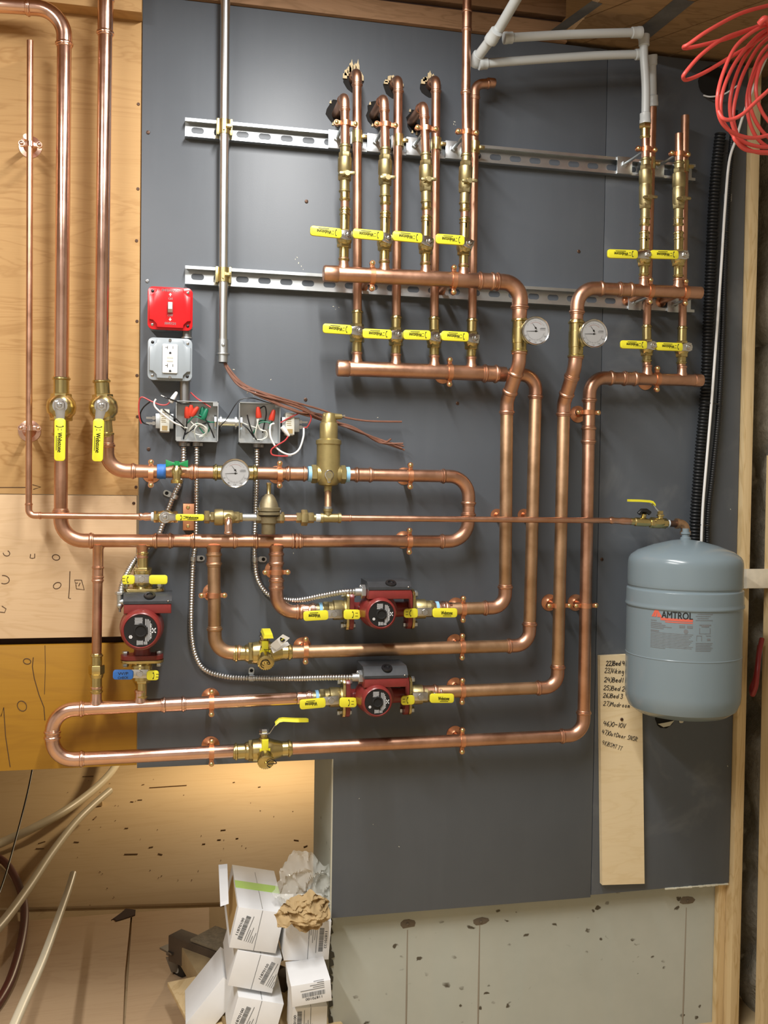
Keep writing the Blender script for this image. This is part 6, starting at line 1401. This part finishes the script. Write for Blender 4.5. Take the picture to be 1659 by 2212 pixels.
part(MB().tube(spline([P(*q) for q in ((1520, 206, .004), (1535, 209, .02), (1560, 205, .03), (1580, 194, .05), (1600, 180, .06))], 6), 0.002, 7), 'sheath', WHITE, o)
c = P(1572, 427, 0.008); o = part(MB().box(c, X, Z, 0.018, 0.020, 0.016, 0.005), 'cable_clip', simple('pale_clip', (0.45, 0.45, 0.44), 0.5)); tag(o, 'pale plastic clip on the board beside the white cable', 'clip')
# ---- coil of red tubing
o = thing('tubing_coil', 'coil of bright red tubing hanging in loops at the ceiling corner', 'tubing', P(1640, 60, .40))
loops = [
 [(1700, -5, .42), (1665, 10, .42), (1600, 29, .44), (1530, 66, .46), (1488, 95, .45), (1477, 101, .44), (1484, 104, .43), (1530, 94, .42), (1580, 80, .41), (1640, 55, .40), (1672, 44, .40)],
 [(1672, 46, .41), (1610, 66, .42), (1560, 85, .44), (1515, 118, .45), (1482, 155, .45), (1476, 168, .44), (1486, 172, .43), (1525, 155, .42), (1580, 122, .41), (1630, 92, .40), (1672, 62, .40)],
 [(1672, 48, .42), (1630, 66, .43), (1590, 100, .44), (1565, 150, .46), (1551, 200, .47), (1551, 240, .46), (1563, 270, .45), (1590, 290, .44), (1630, 298, .43), (1680, 286, .42)],
 [(1672, 55, .40), (1634, 80, .41), (1592, 130, .42), (1567, 180, .43), (1557, 225, .43), (1562, 262, .42), (1582, 290, .41), (1590, 305, .41), (1615, 325, .40), (1680, 329, .39)],
 [(1675, 62, .38), (1640, 84, .39), (1605, 130, .40), (1582, 190, .41), (1577, 240, .40), (1588, 285, .39), (1610, 308, .38), (1650, 318, .37), (1690, 314, .36)],
 [(1676, 70, .36), (1640, 100, .37), (1610, 150, .38), (1592, 200, .38), (1584, 250, .38), (1592, 290, .38), (1604, 315, .37), (1640, 330, .36), (1690, 330, .35)],
 [(1680, 80, .34), (1645, 115, .34), (1626, 160, .35), (1614, 210, .36), (1617, 255, .36), (1633, 295, .35), (1660, 318, .34), (1690, 325, .33)],
 [(1680, 90, .36), (1640, 140, .37), (1620, 190, .37), (1622, 235, .37), (1640, 275, .36), (1665, 300, .35), (1695, 310, .35)],
 [(1690, 100, .38), (1652, 125, .38), (1636, 165, .38), (1634, 205, .38), (1648, 245, .37), (1680, 285, .36)],
 [(1552, 240, .475), (1562, 256, .48), (1580, 258, .48), (1605, 246, .48), (1635, 218, .47), (1665, 190, .46), (1700, 150, .45)]]
for lp in loops: part(MB().tube(spline([P(*q) for q in lp], 8), 0.0040, 10), 'loop', REDH, o)
part(MB().tube(spline([P(1640, 52, .44), P(1652, 40, .45), P(1662, 50, .44), P(1664, 70, .42)], 5), 0.0065, 10), 'tie', REDH, o)
# ================================================================ handwritten plywood strip
hN = 0.016
q = [P(1301, 1912, hN), P(1392.5, 1909, hN), P(1386, 1413, hN), P(1296, 1417, hN)]
o = thing('plywood_strip', 'narrow pale plywood strip with handwritten list, propped behind the tank', 'plywood strip', q[0])
st = part(MB().rings([[p_+F*e for p_ in q] for e in (-0.0145, -0.001, 0)]), 'strip', PLYNOTE, o)
G_ = {'2': [[(0, .8), (.25, 1), (.5, .85), (.4, .5), (0, 0), (.6, .02)]], '3': [[(0, .9), (.3, 1), (.5, .8), (.2, .55), (.5, .3), (.3, 0), (0, .1)]], '4': [[(.1, 1), (0, .45), (.55, .5)], [(.4, .9), (.4, 0)]],
      '5': [[(.5, 1), (.1, 1), (.05, .6), (.4, .55), (.5, .25), (.3, 0), (0, .08)]], '6': [[(.4, 1), (.1, .6), (.02, .25), (.25, 0), (.5, .2), (.35, .45), (.05, .3)]], '7': [[(0, 1), (.5, 1), (.25, 0)]], '8': [[(.4, .9), (.1, .75), (.45, .3), (.2, 0), (.05, .3), (.4, .7), (.4, .9)]],
      '1': [[(.2, 1), (.2, 0)]], '0': [[(.3, 1), (.05, .7), (.05, .25), (.3, 0), (.52, .3), (.5, .75), (.3, 1)]], ')': [[(0, 1.1), (.25, .6), (.2, .2), (-.05, -.15)]], '-': [[(0, .5), (.5, .52)]],
      'B': [[(0, 1), (.02, 0)], [(0, .95), (.4, .9), (.35, .6), (.05, .52), (.5, .4), (.4, .05), (0, 0)]], 'e': [[(0, .3), (.4, .35), (.3, .58), (.05, .45), (.08, .08), (.45, .08)]], 'd': [[(.4, .45), (.1, .5), (.02, .1), (.3, .05), (.42, .3)], [(.5, 1), (.45, 0)]],
      'V': [[(0, 1), (.25, 0), (.5, 1)]], 'i': [[(.1, .55), (.1, 0)], [(.1, .8), (.12, .84)]], 'k': [[(.05, 1), (.05, 0)], [(.4, .6), (.08, .3), (.45, 0)]], 'n': [[(0, .55), (.02, 0)], [(.02, .4), (.25, .55), (.35, .35), (.36, 0)]], 'g': [[(.4, .5), (.1, .5), (.05, .15), (.35, .2), (.42, .5), (.4, -.4), (.1, -.35)]],
      'H': [[(0, 1), (0, 0)], [(0, .5), (.5, .55)], [(.5, 1), (.5, 0)]], 'M': [[(0, 0), (.1, 1), (.3, .4), (.55, 1), (.6, 0)]], 'u': [[(0, .55), (.05, .05), (.3, .05), (.35, .55)], [(.35, .55), (.38, 0)]], 'r': [[(.02, .55), (.02, 0)], [(.02, .35), (.15, .52), (.35, .5)]], 'o': [[(.2, .55), (.02, .3), (.15, .02), (.38, .2), (.3, .5), (.2, .55)]], 'm': [[(0, .55), (0, 0)], [(0, .4), (.18, .55), (.22, 0)], [(.22, .4), (.42, .5), (.45, 0)]],
      'O': [[(.3, 1), (.02, .6), (.1, .1), (.4, .05), (.55, .5), (.3, 1)]], 't': [[(.2, .9), (.2, 0)], [(0, .6), (.42, .62)]], 'D': [[(0, 1), (0, 0)], [(0, 1), (.5, .7), (.45, .2), (0, 0)]], 'a': [[(.4, .5), (.1, .5), (.02, .1), (.3, .05), (.4, .5), (.42, 0)]], 'S': [[(.5, .9), (.2, 1), (.05, .75), (.4, .4), (.35, .05), (0, .1)]], 'N': [[(0, 0), (0, 1), (.45, 0), (.48, 1)]], 'K': [[(0, 1), (0, 0)], [(.45, .9), (.05, .5), (.5, 0)]], 'R': [[(0, 1), (0, 0)], [(0, 1), (.42, .85), (.35, .55), (0, .5), (.5, 0)]], 'T': [[(0, 1), (.55, .98)], [(.28, 1), (.25, 0)]], ' ': []}
for ln, (s_, u0, v0, u1, v1, hh, thick) in enumerate((('22)Bed 4T', 1309, 1438, 1356, 1437, 10, .0011), ('23)Viking H', 1306, 1453, 1357, 1456, 10.5, .0009), ('24)Bed1', 1305, 1473, 1347, 1474, 10, .0010), ('25)Bed 2', 1303.5, 1490, 1350, 1493, 9.5, .0009), ('26)Bed 3', 1302.5, 1506.5, 1346, 1509, 9.5, .0009), ('27)Mudroom', 1303, 1524, 1361, 1529, 9.5, .0008),
        ('46)0-10V', 1303, 1567, 1352, 1573, 10, .0009), ('47)OutDoor SNSR', 1299.5, 1585, 1377, 1602, 9.5, .0008), ('48)BSMT TT', 1300, 1607, 1343, 1622, 9, .0006))):
    m = MB(); a, b = P(u0, v0, hN+0.0003), P(u1, v1, hN+0.0003); d = (b-a).normalized(); up = F.cross(d); k = hh*mpp(u0, v0, hN)
    wid = {'i': .3, '1': .4, ')': .38, ' ': .3, 'M': .8, 'm': .62}; tot = sum(wid.get(ch, .68) for ch in s_); kx = (b-a).length/tot; x = 0; random.seed(ln)
    for ch in s_:
        for stt in G_[ch]:
            pts = [a+d*(x+(px_*0.95+py_*0.08)*kx)+up*((py_+random.uniform(-.02, .02))*k) for px_, py_ in stt]
            m.tube(spline(pts, 3) if len(pts) > 2 else pts, thick*0.95, 5)
        x += wid.get(ch, .68)*kx
    part(m, 'handwriting', INK, st)
# ================================================================ tubing and cables lying on the floor
def floor_tube(lab, pts, r, mat, name='floor_tubing', grp='loose ivory tubing on the floor'):
    o = thing(name, lab, 'tubing', G(pts[0][0], pts[0][1], r+0.013), grp)
    part(MB().tube(spline([G(u, v, max(z, r+0.0135)) for u, v, z in pts], 10), r, 14), 'tube', mat, o); return o
floor_tube('thick ivory tubing curving up behind the orange plywood', [(-60, 1850, .05), (0, 1822, .05), (70, 1790, .07), (140, 1752, .09), (200, 1708, .10), (240, 1668, .12), (262, 1630, .13), (275, 1590, .14)], 0.0165, PEXF)
floor_tube('long ivory tubing ending in the open on the floor', [(-80, 2080, .14), (0, 2000, .13), (60, 1920, .11), (110, 1845, .10), (160, 1780, .10), (200, 1740, .11), (237, 1708, .12)], 0.0145, PEXF)
floor_tube('short ivory tubing end standing over the floor plywood', [(20, 2240, .34), (50, 2170, .32), (90, 2080, .28), (120, 2000, .25), (145, 1930, .22), (158, 1888, .22)], 0.0105, PEXF)
floor_tube('curved dark red tubing lying behind the ivory tubing', [(-70, 1830, .02), (0, 1855, .02), (30, 1890, .02), (48, 1935, .02), (53, 1980, .02), (45, 2040, .02), (25, 2110, .02), (0, 2160, .02), (-30, 2200, .02)], 0.013, MAROON, 'red_tubing')
floor_tube('thin black cable crossing the ivory tubing', [(72, 1650, .35), (60, 1710, .28), (40, 1790, .2), (18, 1870, .15), (0, 1925, .12), (-30, 2000, .1)], 0.0032, BLACK, 'black_cable', 'cables on the floor')
p = G(215, 1738, 0.010); o = part(MB().box(p+Z*0.012, X, Vector((0, 1, 0)), 0.026, 0.05, 0.022, 0.001), 'wood_offcut', PINE); tag(o, 'tiny pale wood offcut beside the long ivory tubing end', 'offcut')
# ================================================================ dolly, boxes and wrapping in the opening
def obox(c, yaw, tilt, w, d, h):
    "frame of a box: centre of the base, yaw about z, tilt of the top towards the viewer"
    Rm_ = Matrix.Rotation(yaw, 3, 'Z') @ Matrix.Rotation(tilt, 3, 'X')
    return Vector(c), Rm_ @ Vector((1, 0, 0)), Rm_ @ Vector((0, 1, 0)), Rm_ @ Vector((0, 0, 1))
def barcode(m, c, ax, ay, w, h, seed):
    random.seed(seed); x = -w/2
    while x < w/2:
        b_ = random.choice((0.0006, 0.0010, 0.0015)); m.box(c+ax*(x+b_/2), ax, ay, b_, h, 0.0003); x += b_+random.choice((0.0006, 0.0009, 0.0012))
def carton(lab, pix, D, digits, label_half, stripe=False, rot=0, seed=1, seam=True, opened=False):
    """pix = lower-left, lower-right, upper-right, upper-left of the front face as (u, v, depth y). The carton runs D back from it."""
    q = [P(u, v, -y) for u, v, y in pix]
    c = sum(q, Vector())/4; ax = ((q[1]-q[0])+(q[2]-q[3])).normalized(); w = ((q[1]-q[0]).length+(q[2]-q[3]).length)/2
    ay = ((q[3]-q[0])+(q[2]-q[1])); ay = (ay-ax*ay.dot(ax)).normalized(); h = ((q[3]-q[0]).length+(q[2]-q[1]).length)/2; n = ax.cross(ay)
    o = thing('cardboard_box', lab, 'box', c-n*D/2-ay*h/2, 'white cartons on the dolly')
    part(MB().box(c-n*D/2, ax, ay, w, h, D, 0.0012), 'carton', CARD, o)
    e = c+n*0.0004
    sm = MB()
    if seam: sm.box(c+ax*(w*0.02)+n*0.0002, ax, ay, 0.0012, h*0.985, 0.0005).box(c+ay*(h/2+0.0002)-n*D*0.45+ax*(w*0.02), ax, n, 0.0012, D*0.85, 0.0006); part(sm, 'flap_seam', GRYP, o, flat=True)
    if digits:
        m = MB(); r_ = math.radians(rot); lx = ax*math.cos(r_)+ay*math.sin(r_); ly = -ax*math.sin(r_)+ay*math.cos(r_)
        lc = e+ax*label_half[0]*w+ay*label_half[1]*h; lw = label_half[2]
        barcode(m, lc, lx, ly, lw, lw*0.19, seed)
        text(m, digits, lc+ly*lw*0.19*label_half[3], lx, ly, lw*0.105, lw*0.72, bold=0.0003)
        for i in range(5):
            wd = lw*(1.05, 0.5, 0.62, 0.3, 0.45)[i]; m.box(lc-ly*label_half[3]*(lw*(0.20+i*0.085))+lx*(wd-lw)/2, lx, ly, wd, lw*0.022, 0.0003)
        part(m, 'printed_label', GRYP, o, flat=True)
    if stripe:
        part(MB().box(c+ay*(h/2+0.0003)-n*D*0.52, ax, n, w*0.995, D*0.17, 0.0006), 'lime_stripe', LIME, o, flat=True)
    if opened:
        inn = c-ax*(w/2+0.0004)-n*D*0.45
        part(MB().box(inn+ay*h*0.05, n, ay, D*0.7, h*0.75, 0.0006), 'open_side', BROWNC, o, flat=True)
        fl = [P(476, 1958, -0.06), P(494, 1952, -0.06), P(491, 1866, -0.16), P(472, 1868, -0.16)]
        part(MB().rings([[p_+F*e_ for p_ in fl] for e_ in (0, 0.0008)]), 'flap', CARD, o)
    return o
# dolly under the cartons
zd = 0.118
A_, B_, C_ = G(378, 2032, zd), G(500, 2078, zd), G(470, 2190, zd)
o = thing('dolly', 'wooden dolly with carpeted deck and a black caster under the cartons', 'dolly', (A_.x, A_.y, 0))
dA = (B_-A_).normalized(); dB = (C_-A_).normalized()
def plank(p, d, L, wdt, th, z0, nm, mat):
    s_ = Vector((-d.y, d.x, 0)); 
    return part(MB().box(p+d*L/2+Z*(z0-p.z), d, s_, L, wdt, th, 0.002), nm, mat, o)
plank(A_, dA, 0.42, 0.05, 0.075, zd-0.012, 'rail', simple('dark_timber', (0.075, 0.05, 0.03), 0.8, 0, 0.2, 20))
nB = Vector((-dB.y, dB.x, 0)); 
if nB.x < 0: nB = -nB
plank(A_+nB*0.035+dB*0.02, dB, 0.60, 0.06, 0.060, zd-0.025, 'rail', simple('pale_timber', (0.34, 0.25, 0.13), 0.8, 0, 0.15, 20))
dk_ = A_+dA*0.20+dB*0.30
part(MB().box(dk_+Z*(0.100-dk_.z), dB, nB, 0.55, 0.34, 0.012, 0.001), 'deck', PINE, o)
cp = simple('grey_carpet', (0.20, 0.165, 0.11), 0.95, 0, 0.25, 90, 0.5)
pd = A_+dA*0.08; part(MB().box(pd+dA*0.14+Vector((-dA.y, dA.x, 0))*0.03+Z*(zd+0.031-pd.z), dA, Vector((-dA.y, dA.x, 0)), 0.28, 0.10, 0.010, 0.003), 'carpet_pad', cp, o)
cw = G(388, 2113, 0.0)+Z*0.030; wd = Vector((0.80, 0.6, 0)).normalized()
part(MB().lathe(cw, wd, [(-0.011, 0.016), (-0.010, 0.026), (-0.008, 0.030), (0.008, 0.030), (0.010, 0.026), (0.011, 0.016)], 28), 'caster_wheel', BLACK, o)
part(MB().lathe(cw, wd, [(-0.0125, 0.011), (0.0125, 0.011)], 16), 'wheel_hub', simple('grey_hub', (0.32, 0.31, 0.28), 0.5), o)
m = MB(); up_ = Vector((-0.012, -0.012, 0.045))
for sg in (-1, 1): m.rings([[cw+wd*sg*e_+p_ for p_ in (Vector((-0.010, 0, -0.006)), Vector((0.010, 0, -0.006)), up_+Vector((0.016, 0, 0)), up_-Vector((0.014, 0, 0)))] for e_ in (0.014, 0.017)])
top_ = cw+up_
m.box(top_+Z*0.004, wd, Z.cross(wd), 0.040, 0.034, 0.006).lathe(top_+Z*0.006, Z, [(0, 0.016), (0.012, 0.016)], 16).box(top_+Z*0.022, wd, Z.cross(wd), 0.07, 0.055, 0.005)
part(m, 'caster_fork', STEELD, o)
# cartons, lowest first
carton('big open white carton at the bottom beside the dolly', [(432, 2235, .08), (474, 2240, .08), (489, 2140, .08), (455, 2090, .08)], 0.16, None, None, seam=False, seed=8)
carton('lowest printed white carton, in front of the open one', [(490, 2240, -.02), (592, 2250, -.02), (611, 2172, -.02), (516, 2150, -.02)], 0.18, '11870100', (-0.26, -0.02, 0.060, 1), rot=80, seed=2)
carton('lowest white carton against the concrete, label running sideways', [(632, 2250, -.10), (706, 2250, -.10), (706, 2170, -.10), (631, 2182, -.10)], 0.10, '11870100', (-0.30, 0.05, 0.055, 1), rot=90, seed=5)
carton('middle white carton against the concrete, label upside down', [(633, 2177, -.14), (716, 2161, -.14), (715, 2117, -.14), (627, 2130, -.14)], 0.115, '11870100', (0.05, -0.02, 0.052, 1), rot=182, seed=3, seam=False)
carton('tilted white carton in the middle of the pile, label 11870150', [(493, 2127, .0), (589, 2148, .0), (608, 2068, .0), (512, 2054, .0)], 0.22, '11870150', (0.28, 0.02, 0.055, 1), rot=76, seed=4)
carton('upper white carton against the concrete under the wrapping, label 11870122', [(616, 2075, -.03), (713, 2073, -.03), (713, 1990, -.03), (617, 1992, -.03)], 0.16, '11870122', (0.30, 0.02, 0.056, 1), rot=-90, seed=6)
carton('topmost white carton with lime stripe and an open flap', [(496, 2045, .0), (594, 2062, .0), (617, 1971, .0), (514, 1961, .0)], 0.26, '11870100', (-0.28, 0.02, 0.058, 1), stripe=True, rot=80, seed=7, opened=True)
# crumpled wrapping
def crumple(cu, cv, y, su, sv, mat, name, lab, cat, seed, amp=0.03):
    n = 40; m = MB(); vs = []; c = P(cu, cv, -y); k = mpp(cu, cv, -y)
    for i in range(n+1):
        for j in range(n+1):
            a, b = (i/n-0.5)*2, (j/n-0.5)*2; rr_ = max(abs(a), abs(b)); ll = math.hypot(a, b) or 1; a *= rr_/ll; b *= rr_/ll
            w = 1+0.35*mnoise.noise(Vector((math.atan2(b, a)*1.2, seed, 0.3)))*rr_
            q = Vector((a*2.0, b*2.0, seed)); wv = Vector((mnoise.noise(q*1.3+Vector((7, 1, 2))), mnoise.noise(q*1.3+Vector((3, 9, 4))), 0))
            f1 = 1-abs(mnoise.noise(q*1.1+wv*0.8))*2.6; f2 = 1-abs(mnoise.noise(q*2.4+wv))*2.4
            z = amp*(0.9*f1+0.4*f2)+amp*1.6*(1-rr_*rr_)
            vs.append(c+X*((a*w+0.12*wv.x)*su*k)+Z*((b*w+0.12*wv.y)*sv*k)*0.9+F*z+Vector((0, 1, 0))*(b*sv*k*0.45))
    fs = [(i*(n+1)+j, i*(n+1)+j+1, (i+1)*(n+1)+j+1, (i+1)*(n+1)+j) for i in range(n) for j in range(n)]
    m.add(vs, fs); o = part(m, name, mat, None, 35); return tag(o, lab, cat)
crumple(655, 1968, -.055, 58, 38, PAPER, 'tissue_paper', 'crumpled brown tissue paper between the two top cartons', 'paper', 2.3, 0.016)
crumple(655, 1912, .06, 62, 72, FILM, 'plastic_bag', 'crumpled clear plastic bag on top of the cartons by the board edge', 'plastic bag', 5.1, 0.03)
